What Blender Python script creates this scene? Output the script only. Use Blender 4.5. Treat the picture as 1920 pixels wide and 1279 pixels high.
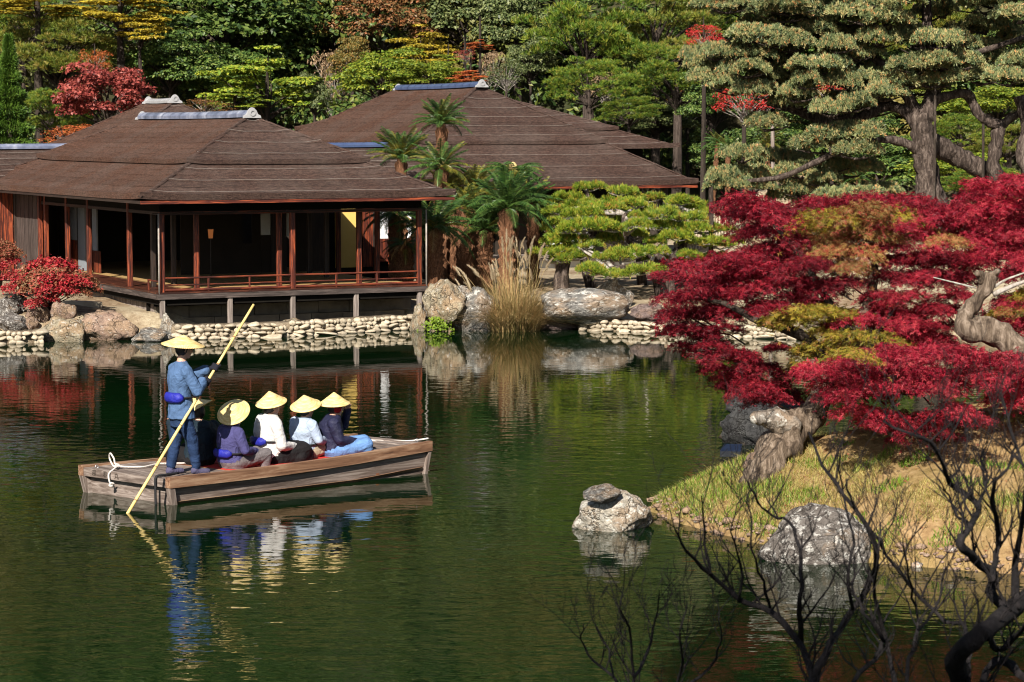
import bpy, bmesh, math, random
import numpy as np
from mathutils import Vector, Matrix, noise as mnoise

R = math.radians
sc = bpy.context.scene
for o in list(bpy.data.objects):
    bpy.data.objects.remove(o)
COL = sc.collection

# ------------------------------------------------------------------ camera
FPX, HORIZON, CAMZ = 4500.0, 250.0, 4.5          # focal length in photo pixels, horizon row, eye height (m)
PITCH = math.atan((639.5 - HORIZON) / FPX)
cam_d = bpy.data.cameras.new('camera')
cam_d.sensor_width = 36.0
cam_d.lens = FPX / 1920 * 36.0
cam_d.clip_start, cam_d.clip_end = 0.5, 1500
cam_d.dof.use_dof = True
cam_d.dof.focus_distance = 36.0
cam_d.dof.aperture_fstop = 9.0
cam = bpy.data.objects.new('camera', cam_d)
COL.objects.link(cam)
cam.location = (0, 0, CAMZ)
cam.rotation_euler = (math.pi / 2 - PITCH, 0, 0)
sc.camera = cam

# ------------------------------------------------------------------ light
SUN_AZ, SUN_EL = 16.0, 35.5                       # rays travel 16 deg to the right of the view direction
ray = Vector((math.sin(R(SUN_AZ)) * math.cos(R(SUN_EL)), math.cos(R(SUN_AZ)) * math.cos(R(SUN_EL)), -math.sin(R(SUN_EL))))
world = bpy.data.worlds.new('World')
sc.world = world
world.use_nodes = True
wn = world.node_tree.nodes
wn.clear()
wo = wn.new('ShaderNodeOutputWorld'); wb = wn.new('ShaderNodeBackground'); ws = wn.new('ShaderNodeTexSky')
ws.sky_type = 'NISHITA'; ws.sun_disc = False
ws.sun_elevation = R(SUN_EL); ws.sun_rotation = R(180 + SUN_AZ)
wb.inputs['Strength'].default_value = 0.05
world.node_tree.links.new(ws.outputs[0], wb.inputs[0]); world.node_tree.links.new(wb.outputs[0], wo.inputs[0])
sun_d = bpy.data.lights.new('sun', 'SUN')
sun_d.energy = 5.0; sun_d.angle = R(0.5); sun_d.color = (1.0, 0.93, 0.82)
sun = bpy.data.objects.new('sun', sun_d); COL.objects.link(sun)
sun.location = (-20, -40, 40)
sun.rotation_euler = ray.to_track_quat('-Z', 'Y').to_euler()

vs = sc.view_settings
vs.view_transform = 'Standard'; vs.look = 'None'; vs.gamma = 1.0; vs.exposure = 0.92
vs.use_curve_mapping = False
cy = sc.cycles
cy.use_denoising = True
cy.filter_width = 1.1
cy.max_bounces = 6; cy.diffuse_bounces = 3; cy.glossy_bounces = 3; cy.transmission_bounces = 3; cy.transparent_max_bounces = 4
cy.caustics_reflective = False; cy.caustics_refractive = False
cy.sample_clamp_indirect = 6.0
sc.render.use_motion_blur = False

# ------------------------------------------------------------------ helpers: places
cp, sp = math.cos(PITCH), math.sin(PITCH)
def _dir(px, py):
    a, b = (px - 960) / FPX, (639.5 - py) / FPX
    return Vector((a, cp + b * sp, -sp + b * cp))
def P(px, py, Y):
    """the point at ground distance Y that is seen along this line of sight"""
    d = _dir(px, py); t = Y / d.y
    return Vector((d.x * t, Y, CAMZ + d.z * t))
def W(px, py, z=0.0):
    """the point of the level plane z that is seen along this line of sight"""
    d = _dir(px, py); t = (z - CAMZ) / d.z
    return Vector((d.x * t, d.y * t, z))
def PXM(Y):
    return FPX / Y                                # photo pixels per metre at that distance

# ------------------------------------------------------------------ helpers: objects
def tag(o, label=None, cat=None, group=None, kind=None):
    if label: o['label'] = label
    if cat: o['category'] = cat
    if group: o['group'] = group
    if kind: o['kind'] = kind
    return o
def thing(name, label, cat, loc=(0, 0, 0), rz=0.0, group=None):
    o = bpy.data.objects.new(name, None)
    o.empty_display_size = 0.2
    COL.objects.link(o)
    o.location = loc; o.rotation_euler = (0, 0, rz)
    return tag(o, label, cat, group)
def link(name, mesh, parent=None, loc=None, rot=None, scale=None):
    o = bpy.data.objects.new(name, mesh)
    COL.objects.link(o)
    if parent is not None: o.parent = parent
    if loc is not None: o.location = loc
    if rot is not None: o.rotation_euler = rot
    if scale is not None: o.scale = scale
    return o
def set_mat(o, m):
    """material on the object, so that copies of one mesh may differ in colour"""
    o.material_slots[0].link = 'OBJECT'
    o.material_slots[0].material = m
    return o

def np_mesh(name, V, F, mats=(), smooth=False, fm=None):
    """mesh from arrays; F is an (n,k) index array or a list of such arrays"""
    V = np.asarray(V, dtype=np.float32)
    Fs = F if isinstance(F, list) else [F]
    Fs = [np.asarray(f, dtype=np.int32) for f in Fs if len(f)]
    me = bpy.data.meshes.new(name)
    me.vertices.add(len(V)); me.vertices.foreach_set('co', V.ravel())
    idx = np.concatenate([f.ravel() for f in Fs])
    tot = np.concatenate([np.full(len(f), f.shape[1], dtype=np.int32) for f in Fs])
    st = np.concatenate([[0], np.cumsum(tot)[:-1]]).astype(np.int32)
    me.loops.add(len(idx)); me.loops.foreach_set('vertex_index', idx)
    me.polygons.add(len(tot)); me.polygons.foreach_set('loop_start', st); me.polygons.foreach_set('loop_total', tot)
    if fm is not None: me.polygons.foreach_set('material_index', np.asarray(fm, dtype=np.int32))
    me.polygons.foreach_set('use_smooth', np.full(len(tot), smooth, dtype=bool))
    for m in mats: me.materials.append(m)
    me.update(calc_edges=True)
    return me

class MB:
    """collects boxes, bars and tubes for ONE mesh"""
    def __init__(s): s.v = []; s.f = []; s.m = []
    def add(s, V, F, m=0):
        k = len(s.v); s.v += [tuple(p) for p in V]; s.f += [tuple(i + k for i in f) for f in F]; s.m += [m] * len(F); return s
    def hexa(s, c, m=0):
        """eight corners: bottom ring then top ring"""
        return s.add(c, [(3, 2, 1, 0), (4, 5, 6, 7), (0, 1, 5, 4), (1, 2, 6, 5), (2, 3, 7, 6), (3, 0, 4, 7)], m)
    def box(s, a, b, m=0):
        x0, y0, z0 = a; x1, y1, z1 = b
        return s.hexa([(x0, y0, z0), (x1, y0, z0), (x1, y1, z0), (x0, y1, z0), (x0, y0, z1), (x1, y0, z1), (x1, y1, z1), (x0, y1, z1)], m)
    def bbox(s, a, b, c=0.01, m=0):
        """box with chamfered vertical edges"""
        x0, y0, z0 = a; x1, y1, z1 = b
        ring = [(x0 + c, y0), (x1 - c, y0), (x1, y0 + c), (x1, y1 - c), (x1 - c, y1), (x0 + c, y1), (x0, y1 - c), (x0, y0 + c)]
        V = [(x, y, z0) for x, y in ring] + [(x, y, z1) for x, y in ring]
        F = [tuple(range(7, -1, -1)), tuple(range(8, 16))] + [(i, (i + 1) % 8, 8 + (i + 1) % 8, 8 + i) for i in range(8)]
        return s.add(V, F, m)
    def tube(s, pts, rad, seg=8, m=0, cap=True, jit=0.0, rnd=None, flat=1.0):
        pts = [Vector(p) for p in pts]
        if not hasattr(rad, '__len__'): rad = [rad] * len(pts)
        V = []; n = len(pts); up = Vector((0, 0, 1))
        prev = None
        for i, p in enumerate(pts):
            t = (pts[min(i + 1, n - 1)] - pts[max(i - 1, 0)])
            t = t.normalized() if t.length > 1e-9 else Vector((0, 0, 1))
            if prev is None:
                a = t.cross(up) if abs(t.z) < 0.95 else t.cross(Vector((1, 0, 0)))
            else:
                a = prev - t * prev.dot(t)
                if a.length < 1e-5: a = t.cross(Vector((1, 0, 0)))
            a.normalize(); prev = a; b = t.cross(a)
            for k in range(seg):
                an = 2 * math.pi * k / seg
                r = rad[i] * (1 + (rnd.uniform(-jit, jit) if jit else 0))
                V.append(p + a * (math.cos(an) * r) + b * (math.sin(an) * r * flat))
        F = [(i * seg + k, i * seg + (k + 1) % seg, (i + 1) * seg + (k + 1) % seg, (i + 1) * seg + k) for i in range(n - 1) for k in range(seg)]
        if cap: F += [tuple(range(seg - 1, -1, -1)), tuple((n - 1) * seg + k for k in range(seg))]
        return s.add(V, F, m)
    def lathe(s, prof, seg=24, c=(0, 0, 0), m=0):
        V = []; n = len(prof)
        for r, z in prof:
            for k in range(seg):
                an = 2 * math.pi * k / seg
                V.append((c[0] + r * math.cos(an), c[1] + r * math.sin(an), c[2] + z))
        F = [(i * seg + k, i * seg + (k + 1) % seg, (i + 1) * seg + (k + 1) % seg, (i + 1) * seg + k) for i in range(n - 1) for k in range(seg)]
        return s.add(V, F, m)
    def mesh(s, name, mats, smooth=False):
        me = bpy.data.meshes.new(name)
        me.from_pydata(s.v, [], s.f)
        for m in (mats if isinstance(mats, (list, tuple)) else [mats]): me.materials.append(m)
        me.polygons.foreach_set('material_index', s.m)
        me.polygons.foreach_set('use_smooth', [smooth] * len(s.f))
        me.update(calc_edges=True)
        return me
    def build(s, name, mats, parent=None, smooth=False, loc=None, rot=None):
        return link(name, s.mesh(name, mats, smooth), parent, loc, rot)

def rel(o, pts):
    """world points into the frame of a thing"""
    m = (Matrix.Translation(o.location) @ o.rotation_euler.to_matrix().to_4x4()).inverted()
    return [m @ Vector(p) for p in pts]
def smooth_path(pts, n=6):
    """Catmull-Rom through points (tuples of any length)"""
    pts = [np.array(p, dtype=float) for p in pts]
    q = [2 * pts[0] - pts[1]] + pts + [2 * pts[-1] - pts[-2]]
    out = []
    for i in range(1, len(q) - 2):
        p0, p1, p2, p3 = q[i - 1:i + 3]
        for k in range(n):
            t = k / n
            out.append(0.5 * (2 * p1 + (p2 - p0) * t + (2 * p0 - 5 * p1 + 4 * p2 - p3) * t * t + (3 * p1 - p0 - 3 * p2 + p3) * t ** 3))
    out.append(pts[-1])
    return out

# ------------------------------------------------------------------ helpers: materials
class NT:
    def __init__(s, name):
        s.mat = bpy.data.materials.new(name); s.mat.use_nodes = True
        s.t = s.mat.node_tree; s.t.nodes.clear()
        s.out = s.n('ShaderNodeOutputMaterial')
    def n(s, typ, **kw):
        x = s.t.nodes.new(typ)
        for k, v in kw.items():
            if hasattr(x, k): setattr(x, k, v)
            else: x.inputs[k.replace('_', ' ')].default_value = v
        return x
    def l(s, a, b): s.t.links.new(a, b)
    def ramp(s, fac, cols, pos=None, interp='LINEAR'):
        r = s.n('ShaderNodeValToRGB'); e = r.color_ramp; e.interpolation = interp
        n = len(cols)
        pos = pos or [i / max(1, n - 1) for i in range(n)]
        while len(e.elements) < n: e.elements.new(0.5)
        for i in range(n):
            e.elements[i].position = pos[i]; e.elements[i].color = tuple(cols[i]) + (1,)
        s.l(fac, r.inputs[0]); return r.outputs[0]
    def coords(s, scale=(1, 1, 1), kind='Object', rot=(0, 0, 0)):
        tc = s.n('ShaderNodeTexCoord'); mp = s.n('ShaderNodeMapping')
        mp.inputs['Scale'].default_value = scale; mp.inputs['Rotation'].default_value = rot
        s.l(tc.outputs[kind], mp.inputs[0]); return mp.outputs[0]
    def noise(s, vec, scale, detail=5, rough=0.55, dist=0.0):
        x = s.n('ShaderNodeTexNoise'); x.inputs['Scale'].default_value = scale; x.inputs['Detail'].default_value = detail
        x.inputs['Roughness'].default_value = rough; x.inputs['Distortion'].default_value = dist
        if vec is not None: s.l(vec, x.inputs['Vector'])
        return x.outputs['Fac']
    def math(s, op, a, b=None, clamp=False):
        x = s.n('ShaderNodeMath'); x.operation = op; x.use_clamp = clamp
        for i, v in enumerate((a, b)):
            if v is None: continue
            if isinstance(v, (int, float)): x.inputs[i].default_value = v
            else: s.l(v, x.inputs[i])
        return x.outputs[0]
    def mix(s, fac, a, b, typ='MIX'):
        x = s.n('ShaderNodeMix'); x.data_type = 'RGBA'; x.blend_type = typ
        ins = [i for i in x.inputs if i.enabled or True]
        f, A, B = x.inputs[0], x.inputs[6], x.inputs[7]
        for sock, v in ((f, fac), (A, a), (B, b)):
            if isinstance(v, (int, float)): sock.default_value = v
            elif isinstance(v, tuple): sock.default_value = v + (1,) if len(v) == 3 else v
            else: s.l(v, sock)
        return x.outputs[2]
    def bump(s, h, strength=0.3, dist=0.02, normal=None):
        x = s.n('ShaderNodeBump'); x.inputs['Strength'].default_value = strength; x.inputs['Distance'].default_value = dist
        s.l(h, x.inputs['Height'])
        if normal is not None: s.l(normal, x.inputs['Normal'])
        return x.outputs[0]
    def principled(s, col, rough=0.6, normal=None, spec=0.4, **kw):
        b = s.n('ShaderNodeBsdfPrincipled')
        if isinstance(col, tuple): b.inputs['Base Color'].default_value = col + (1,)
        else: s.l(col, b.inputs['Base Color'])
        if isinstance(rough, (int, float)): b.inputs['Roughness'].default_value = rough
        else: s.l(rough, b.inputs['Roughness'])
        b.inputs['Specular IOR Level'].default_value = spec
        for k, v in kw.items(): b.inputs[k.replace('_', ' ')].default_value = v
        if normal is not None: s.l(normal, b.inputs['Normal'])
        s.l(b.outputs[0], s.out.inputs[0]); return b
    def jitter(s, col, amt=0.25):
        """each object a little lighter or darker than the next"""
        oi = s.n('ShaderNodeObjectInfo')
        v = s.math('ADD', s.math('MULTIPLY', oi.outputs['Random'], amt), 1 - amt / 2)
        h = s.n('ShaderNodeHueSaturation'); s.l(v, h.inputs['Value']); s.l(col, h.inputs['Color'])
        return h.outputs[0]

def pmat(name, cols, scale=4, stretch=(1, 1, 1), detail=6, rough=0.7, bump=0.3, bscale=None, bdist=0.02, spec=0.35, pos=None, jit=0.0, nrough=0.6, dist=0.0):
    t = NT(name); v = t.coords(stretch)
    c = t.ramp(t.noise(v, scale, detail, nrough, dist), cols, pos or [0.25 + 0.5 * i / max(1, len(cols) - 1) for i in range(len(cols))])
    if jit: c = t.jitter(c, jit)
    nrm = t.bump(t.noise(v, bscale or scale * 4, 5, 0.65), bump, bdist) if bump else None
    t.principled(c, rough, nrm, spec)
    return t.mat

def leafmat(name, cols, trans=0.3, jit=0.25, rough=0.5, spec=0.35, pos=None, patch=None):
    """leaves: every leaf its own tone from the ramp, light passing through"""
    t = NT(name)
    g = t.n('ShaderNodeNewGeometry')
    c = t.ramp(g.outputs['Random Per Island'], cols, pos)
    if patch:                                     # (colour, scale, share): whole sprigs that have turned
        f = t.ramp(t.noise(t.coords(), patch[1], 2), [(0, 0, 0), (1, 1, 1)], [1 - patch[2] - 0.05, 1 - patch[2] + 0.05])
        c = t.mix(f, c, patch[0])
    if jit: c = t.jitter(c, jit)
    b = t.principled(c, rough, None, spec)
    tr = t.n('ShaderNodeBsdfTranslucent'); t.l(c, tr.inputs[0])
    mx = t.n('ShaderNodeMixShader'); mx.inputs[0].default_value = trans
    t.l(b.outputs[0], mx.inputs[1]); t.l(tr.outputs[0], mx.inputs[2]); t.l(mx.outputs[0], t.out.inputs[0])
    return t.mat

# ------------------------------------------------------------------ materials
M = {}
def stonemat(name, cols, lichen=(0.62, 0.6, 0.55), share=0.3, warm=(0.3, 0.2, 0.12), wshare=0.25, scale=1.6):
    t = NT(name); v = t.coords()
    c = t.ramp(t.noise(v, scale, 9, 0.65), cols, [0.3, 0.5, 0.7][:len(cols)])
    w = t.ramp(t.noise(v, scale * 0.7, 4), [(0, 0, 0), (1, 1, 1)], [0.68 - wshare, 0.72 - wshare * 0.6])
    c = t.mix(t.math('MULTIPLY', w, 0.7), c, warm)
    l = t.ramp(t.noise(v, scale * 3.2, 8, 0.75, 0.15), [(0, 0, 0), (1, 1, 1)], [0.66 - share * 0.4, 0.70 - share * 0.4])
    c = t.mix(t.math('MULTIPLY', l, 0.75), c, lichen)
    d = t.ramp(t.noise(v, scale * 6, 6, 0.7), [(0.45, 0.45, 0.45), (1, 1, 1)], [0.33, 0.5])
    c = t.mix(1.0, c, d, 'MULTIPLY')
    vo = t.n('ShaderNodeTexVoronoi'); vo.feature = 'DISTANCE_TO_EDGE'; vo.inputs['Scale'].default_value = scale * 1.3
    wv = t.n('ShaderNodeTexNoise'); wv.inputs['Scale'].default_value = scale * 3; t.l(v, wv.inputs['Vector'])
    t.l(t.mix(0.35, v, wv.outputs['Color']), vo.inputs['Vector'])
    crk = t.ramp(vo.outputs['Distance'], [(0.3, 0.28, 0.26), (1, 1, 1)], [0.0, 0.035])
    c = t.mix(0.8, c, crk, 'MULTIPLY')
    h = t.math('ADD', t.noise(v, scale * 2.5, 8, 0.7), t.math('MULTIPLY', t.noise(v, scale * 14, 4, 0.6), 0.35))
    h = t.math('ADD', h, t.math('MULTIPLY', t.math('MINIMUM', vo.outputs['Distance'], 0.06), 5.0))
    t.principled(c, 0.85, t.bump(h, 1.0, 0.08), 0.25)
    return t.mat
M['stone_grey'] = stonemat('grey_stone', [(0.10, 0.095, 0.09), (0.2, 0.19, 0.175), (0.33, 0.31, 0.28)])
M['stone_purple'] = stonemat('purple_stone', [(0.12, 0.085, 0.078), (0.23, 0.17, 0.155), (0.34, 0.27, 0.245)], share=0.1, warm=(0.22, 0.14, 0.1))
M['stone_warm'] = stonemat('warm_stone', [(0.2, 0.165, 0.11), (0.36, 0.31, 0.22), (0.5, 0.45, 0.34)], share=0.25, warm=(0.35, 0.22, 0.12))
M['stone_pink'] = stonemat('pink_stone', [(0.2, 0.13, 0.1), (0.36, 0.25, 0.19), (0.48, 0.36, 0.28)], share=0.2)
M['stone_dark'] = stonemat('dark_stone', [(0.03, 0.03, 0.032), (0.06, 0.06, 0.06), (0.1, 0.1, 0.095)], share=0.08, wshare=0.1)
M['stone_lichen'] = stonemat('lichen_stone', [(0.10, 0.085, 0.075), (0.16, 0.14, 0.125), (0.24, 0.22, 0.2)], lichen=(0.6, 0.58, 0.54), share=0.33, wshare=0.1, scale=1.5)
M['stone_pale'] = stonemat('pale_stone', [(0.25, 0.22, 0.18), (0.45, 0.41, 0.34), (0.58, 0.54, 0.46)], lichen=(0.7, 0.68, 0.62), share=0.35)
M['cobble'] = pmat('pale_cobble', [(0.22, 0.175, 0.12), (0.4, 0.335, 0.245), (0.52, 0.46, 0.36)], 2, rough=0.85, bump=0.5, bscale=16, jit=0.5)
M['block'] = pmat('grey_stone_block', [(0.07, 0.06, 0.05), (0.14, 0.12, 0.095), (0.2, 0.17, 0.13)], 3, rough=0.9, bump=0.4, jit=0.3)

def roofmat(name, cols):
    t = NT(name)
    v = t.coords((1, 1, 1))
    a = t.noise(v, 18, 8, 0.75)
    fine = t.noise(v, 70, 3, 0.6)
    big = t.noise(v, 0.9, 4, 0.6)
    c = t.ramp(t.math('ADD', t.math('MULTIPLY', a, 0.55), t.math('MULTIPLY', fine, 0.45)), cols, [0.36, 0.5, 0.64])
    c = t.mix(t.math('MULTIPLY', t.ramp(big, [(0, 0, 0), (1, 1, 1)], [0.4, 0.7]), 0.45), c, (0.125, 0.098, 0.085))
    row = t.noise(t.coords((7, 7, 50)), 1.0, 4, 0.7)
    c = t.mix(1.0, c, t.ramp(row, [(0.5, 0.5, 0.5), (1.15, 1.12, 1.1)], [0.35, 0.6]), 'MULTIPLY')
    c = t.jitter(c, 0.25)
    t.principled(c, 0.9, t.bump(t.math('ADD', t.math('ADD', a, fine), t.math('MULTIPLY', row, 1.5)), 0.9, 0.03), 0.15)
    return t.mat
M['bark'] = roofmat('cypress_bark_shingle', [(0.034, 0.017, 0.011), (0.094, 0.047, 0.032), (0.175, 0.1, 0.07)])
M['bark_dark'] = roofmat('weathered_bark_shingle', [(0.03, 0.018, 0.014), (0.075, 0.044, 0.035), (0.145, 0.093, 0.076)])
M['wire'] = pmat('grey_wire', [(0.16, 0.13, 0.11), (0.42, 0.38, 0.34)], 4, rough=0.6, bump=0)
M['tile'] = pmat('blue_grey_glazed_tile', [(0.06, 0.075, 0.12), (0.16, 0.18, 0.26), (0.4, 0.42, 0.5)], 3, rough=0.3, bump=0.15, spec=0.6)
M['tile_blue'] = pmat('blue_glazed_tile', [(0.04, 0.06, 0.13), (0.075, 0.105, 0.2)], 4, rough=0.25, bump=0.1, spec=0.6)
M['tile_pale'] = pmat('pale_grey_tile', [(0.25, 0.25, 0.26), (0.4, 0.4, 0.41)], 4, rough=0.5, bump=0.1)
def woodmat(name, cols, axis=2, scale=5, rough=0.55, spec=0.4, jit=0.3, bump=0.35):
    t = NT(name); st = [9, 9, 9]; st[axis] = 0.55
    v = t.coords(tuple(st))
    n = t.noise(v, scale, 7, 0.65, 0.8)
    c = t.ramp(n, cols, [0.3, 0.48, 0.66][:len(cols)])
    if jit: c = t.jitter(c, jit)
    t.principled(c, rough, t.bump(n, bump, 0.01), spec)
    return t.mat
RED = [(0.016, 0.005, 0.004), (0.06, 0.012, 0.007), (0.33, 0.07, 0.024)]
for i, ax in enumerate('xyz'):
    M['red_' + ax] = woodmat('red_stained_wood_' + ax, RED, i, 3)
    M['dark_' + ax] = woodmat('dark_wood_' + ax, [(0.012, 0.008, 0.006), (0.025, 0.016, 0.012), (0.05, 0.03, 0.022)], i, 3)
    M['grey_' + ax] = woodmat('grey_weathered_wood_' + ax, [(0.09, 0.07, 0.06), (0.19, 0.155, 0.135), (0.33, 0.28, 0.25)], i, 3, 0.8, 0.25)
    M['beam_' + ax] = woodmat('dark_weathered_wood_' + ax, [(0.018, 0.013, 0.011), (0.045, 0.034, 0.03), (0.11, 0.085, 0.075)], i, 3, 0.7, 0.3)
    M['boat_' + ax] = woodmat('boat_timber_' + ax, [(0.055, 0.038, 0.03), (0.155, 0.12, 0.102), (0.31, 0.26, 0.23)], i, 2.2, 0.8, 0.25)
M['boat_rail'] = woodmat('boat_rail_timber', [(0.03, 0.012, 0.007), (0.17, 0.088, 0.05), (0.32, 0.21, 0.135)], 0, 1.5, 0.75, 0.3, bump=0.6)
M['boat_in'] = woodmat('boat_inner_timber', [(0.1, 0.035, 0.018), (0.24, 0.1, 0.05), (0.36, 0.18, 0.1)], 0, 2.2, 0.8, 0.25)
M['plaster'] = pmat('white_paper', [(0.6, 0.62, 0.64), (0.75, 0.76, 0.78)], 2, rough=0.9, bump=0.05)
M['grey_paper'] = pmat('aged_grey_paper', [(0.17, 0.19, 0.215), (0.24, 0.26, 0.29)], 2, rough=0.9, bump=0.05)  # screen paper toned down: verandah shade put into the colour, and dirt
M['ochre'] = pmat('ochre_plaster', [(0.6, 0.4, 0.1), (0.7, 0.49, 0.15)], 2, rough=0.9, bump=0.1)
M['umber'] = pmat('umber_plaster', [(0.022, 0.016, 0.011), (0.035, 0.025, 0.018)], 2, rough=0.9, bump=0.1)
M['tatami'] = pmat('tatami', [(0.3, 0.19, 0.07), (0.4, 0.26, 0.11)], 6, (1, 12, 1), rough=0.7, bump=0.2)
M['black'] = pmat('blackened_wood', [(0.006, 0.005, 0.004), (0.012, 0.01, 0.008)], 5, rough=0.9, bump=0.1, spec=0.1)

def groundmat(name, cols, cols2, scale=1.2):
    t = NT(name); v = t.coords()
    a = t.ramp(t.noise(v, scale * 8, 8, 0.7), cols, [0.3, 0.5, 0.7])
    b = t.ramp(t.noise(v, scale * 6, 8, 0.7), cols2, [0.3, 0.5, 0.7])
    f = t.ramp(t.noise(v, scale * 0.6, 5, 0.6), [(0, 0, 0), (1, 1, 1)], [0.42, 0.58])
    c = t.mix(f, a, b)
    t.principled(c, 0.95, t.bump(t.noise(v, scale * 22, 6, 0.7), 0.7, 0.04), 0.15)
    return t.mat
M['sand'] = groundmat('pale_gravel', [(0.2, 0.155, 0.1), (0.36, 0.295, 0.2), (0.48, 0.41, 0.3)], [(0.1, 0.07, 0.04), (0.22, 0.15, 0.09), (0.4, 0.32, 0.22)])
M['island'] = groundmat('dry_turf', [(0.1, 0.075, 0.022), (0.24, 0.17, 0.065), (0.36, 0.26, 0.12)], [(0.16, 0.09, 0.04), (0.31, 0.2, 0.095), (0.44, 0.31, 0.17)])
M['hill'] = groundmat('woodland_floor', [(0.012, 0.016, 0.007), (0.03, 0.035, 0.014), (0.06, 0.055, 0.025)], [(0.02, 0.022, 0.01), (0.05, 0.045, 0.022), (0.12, 0.09, 0.055)], 0.25)
M['bank'] = groundmat('dark_bank_soil', [(0.02, 0.018, 0.01), (0.04, 0.035, 0.02), (0.07, 0.055, 0.03)], [(0.03, 0.03, 0.01), (0.05, 0.05, 0.02), (0.08, 0.07, 0.03)])

# ------------------------------------------------------------------ the pond
t = NT('pond_water')
v1 = t.coords((1.0, 1.5, 1.0), rot=(0, 0, R(8)))
v2 = t.coords((1.0, 1.8, 1.0), rot=(0, 0, R(-12)))
rip = t.math('ADD', t.noise(v1, 2.4, 1, 0.5, 0.3), t.math('MULTIPLY', t.noise(v2, 7.0, 1, 0.5), 0.22))
tc = t.n('ShaderNodeTexCoord'); sx = t.n('ShaderNodeSeparateXYZ'); t.l(tc.outputs['Object'], sx.inputs[0])
calm = t.n('ShaderNodeMapRange'); calm.interpolation_type = 'SMOOTHSTEP'
for k, val in (('From Min', 34.0), ('From Max', 50.0), ('To Min', 1.0), ('To Max', 0.16)): calm.inputs[k].default_value = val
t.l(sx.outputs['Y'], calm.inputs['Value'])
gust = t.ramp(t.noise(t.coords((0.09, 0.3, 1)), 1.0, 3, 0.5), [(0.35, 0.35, 0.35), (1, 1, 1)], [0.35, 0.65])
amp = t.math('MULTIPLY', calm.outputs[0], gust)
bp = t.n('ShaderNodeBump'); bp.inputs['Distance'].default_value = 0.02
t.l(t.math('MULTIPLY', amp, 0.42), bp.inputs['Strength']); t.l(rip, bp.inputs['Height'])
murk = t.ramp(t.noise(t.coords((0.05, 0.12, 1)), 1.0, 3), [(0.0012, 0.0075, 0.002), (0.003, 0.0145, 0.0035)], [0.35, 0.7])
b = t.principled(murk, 0.025, bp.outputs[0], 0.5, IOR=1.36)
M['water'] = t.mat
W_X, W_Y0, W_Y1 = 120.0, 8.0, 62.0
wm = MB().add([(-W_X, W_Y0, 0), (W_X, W_Y0, 0), (W_X, W_Y1, 0), (-W_X, W_Y1, 0)], [(0, 1, 2, 3)])
tag(wm.build('pond_water', M['water']), kind='structure')

# ------------------------------------------------------------------ far bank and hill
SHORE = [(-200, 49.0), (-14, 50.6), (-10.9, 51.4), (-9.5, 52.0), (-7.8, 52.5), (-6.8, 53.6), (-4.7, 54.5), (-2.6, 55.7), (-2.0, 55.7), (-0.7, 55.5), (1.56, 55.1), (3.2, 54.7), (5.7, 53.6), (9, 52.6), (14, 51.5), (200, 50)]
_sx = np.array([p[0] for p in SHORE]); _sy = np.array([p[1] for p in SHORE])
def smst(a, b, x):
    t_ = np.clip((x - a) / (b - a), 0, 1); return t_ * t_ * (3 - 2 * t_)
def gz(x, y):
    """height of the far bank, the garden behind it and the wooded hill"""
    x = np.asarray(x, dtype=float); y = np.asarray(y, dtype=float)
    d = y - np.interp(x, _sx, _sy)
    z = -0.8 + 0.86 * smst(-0.5, 0.55, d) + 0.44 * smst(0.5, 1.4, d) + 0.1 * smst(1, 5, d)
    z = z + 1.5 * np.exp(-(((x - 11.5) / 4.2) ** 2 + ((y - 62) / 5.0) ** 2)) * smst(0.5, 4, d)
    z = z + 2.6 * np.exp(-(((x - 9.0) / 3.0) ** 2 + ((y - 77.5) / 4.0) ** 2))
    h = np.maximum(0, y - 88.0)
    z = z + 0.62 * h * smst(0, 16, h) + 0.5 * np.sin(x * 0.21 + y * 0.13) * smst(2, 18, h)
    return z
def gzs(x, y): return float(gz(x, y))
xs = np.unique(np.concatenate([np.linspace(-200, -15, 38), np.arange(-15, 16, 0.3), np.linspace(16, 200, 38)]))
ys = np.unique(np.concatenate([np.arange(49, 58, 0.25), np.arange(58, 92, 1.0), np.linspace(92, 240, 60)]))
X, Y = np.meshgrid(xs, ys)
Z = gz(X, Y) + 0.03 * np.sin(X * 3.1 + Y) * np.sin(Y * 2.3 - X) * (Y < 90)
V = np.stack([X.ravel(), Y.ravel(), Z.ravel()], 1)
nx, ny = len(xs), len(ys)
ii = (np.arange(ny - 1)[:, None] * nx + np.arange(nx - 1)[None, :]).ravel()
F = np.stack([ii, ii + 1, ii + 1 + nx, ii + nx], 1)
fy = Y[:-1, :-1].ravel()
tag(link('garden_ground', np_mesh('garden_ground', V, F, [M['sand'], M['hill']], True, (fy > 84).astype(int))), kind='structure')

# ------------------------------------------------------------------ island mound on which the maple grows
ISL = [(1.62, 28.55), (1.95, 27.5), (2.67, 26.2), (3.77, 24.95), (5.1, 24.3), (9, 23.6), (16, 24.5), (16, 40), (9, 37), (5.6, 34.2), (3.9, 31.6), (2.6, 30.0)]
_ip = np.array(ISL)
def isl_d(x, y):
    """signed distance, positive inside the island's outline"""
    x = np.asarray(x, float); y = np.asarray(y, float)
    d = np.full(x.shape, 1e9); ins = np.zeros(x.shape, bool)
    for i in range(len(_ip)):
        a = _ip[i]; b_ = _ip[(i + 1) % len(_ip)]
        e = b_ - a
        t_ = np.clip(((x - a[0]) * e[0] + (y - a[1]) * e[1]) / (e @ e), 0, 1)
        d = np.minimum(d, np.hypot(x - a[0] - t_ * e[0], y - a[1] - t_ * e[1]))
        c = ((a[1] > y) != (b_[1] > y)) & (x < (b_[0] - a[0]) * (y - a[1]) / (b_[1] - a[1] + 1e-12) + a[0])
        ins ^= c
    return np.where(ins, d, -d)
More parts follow.
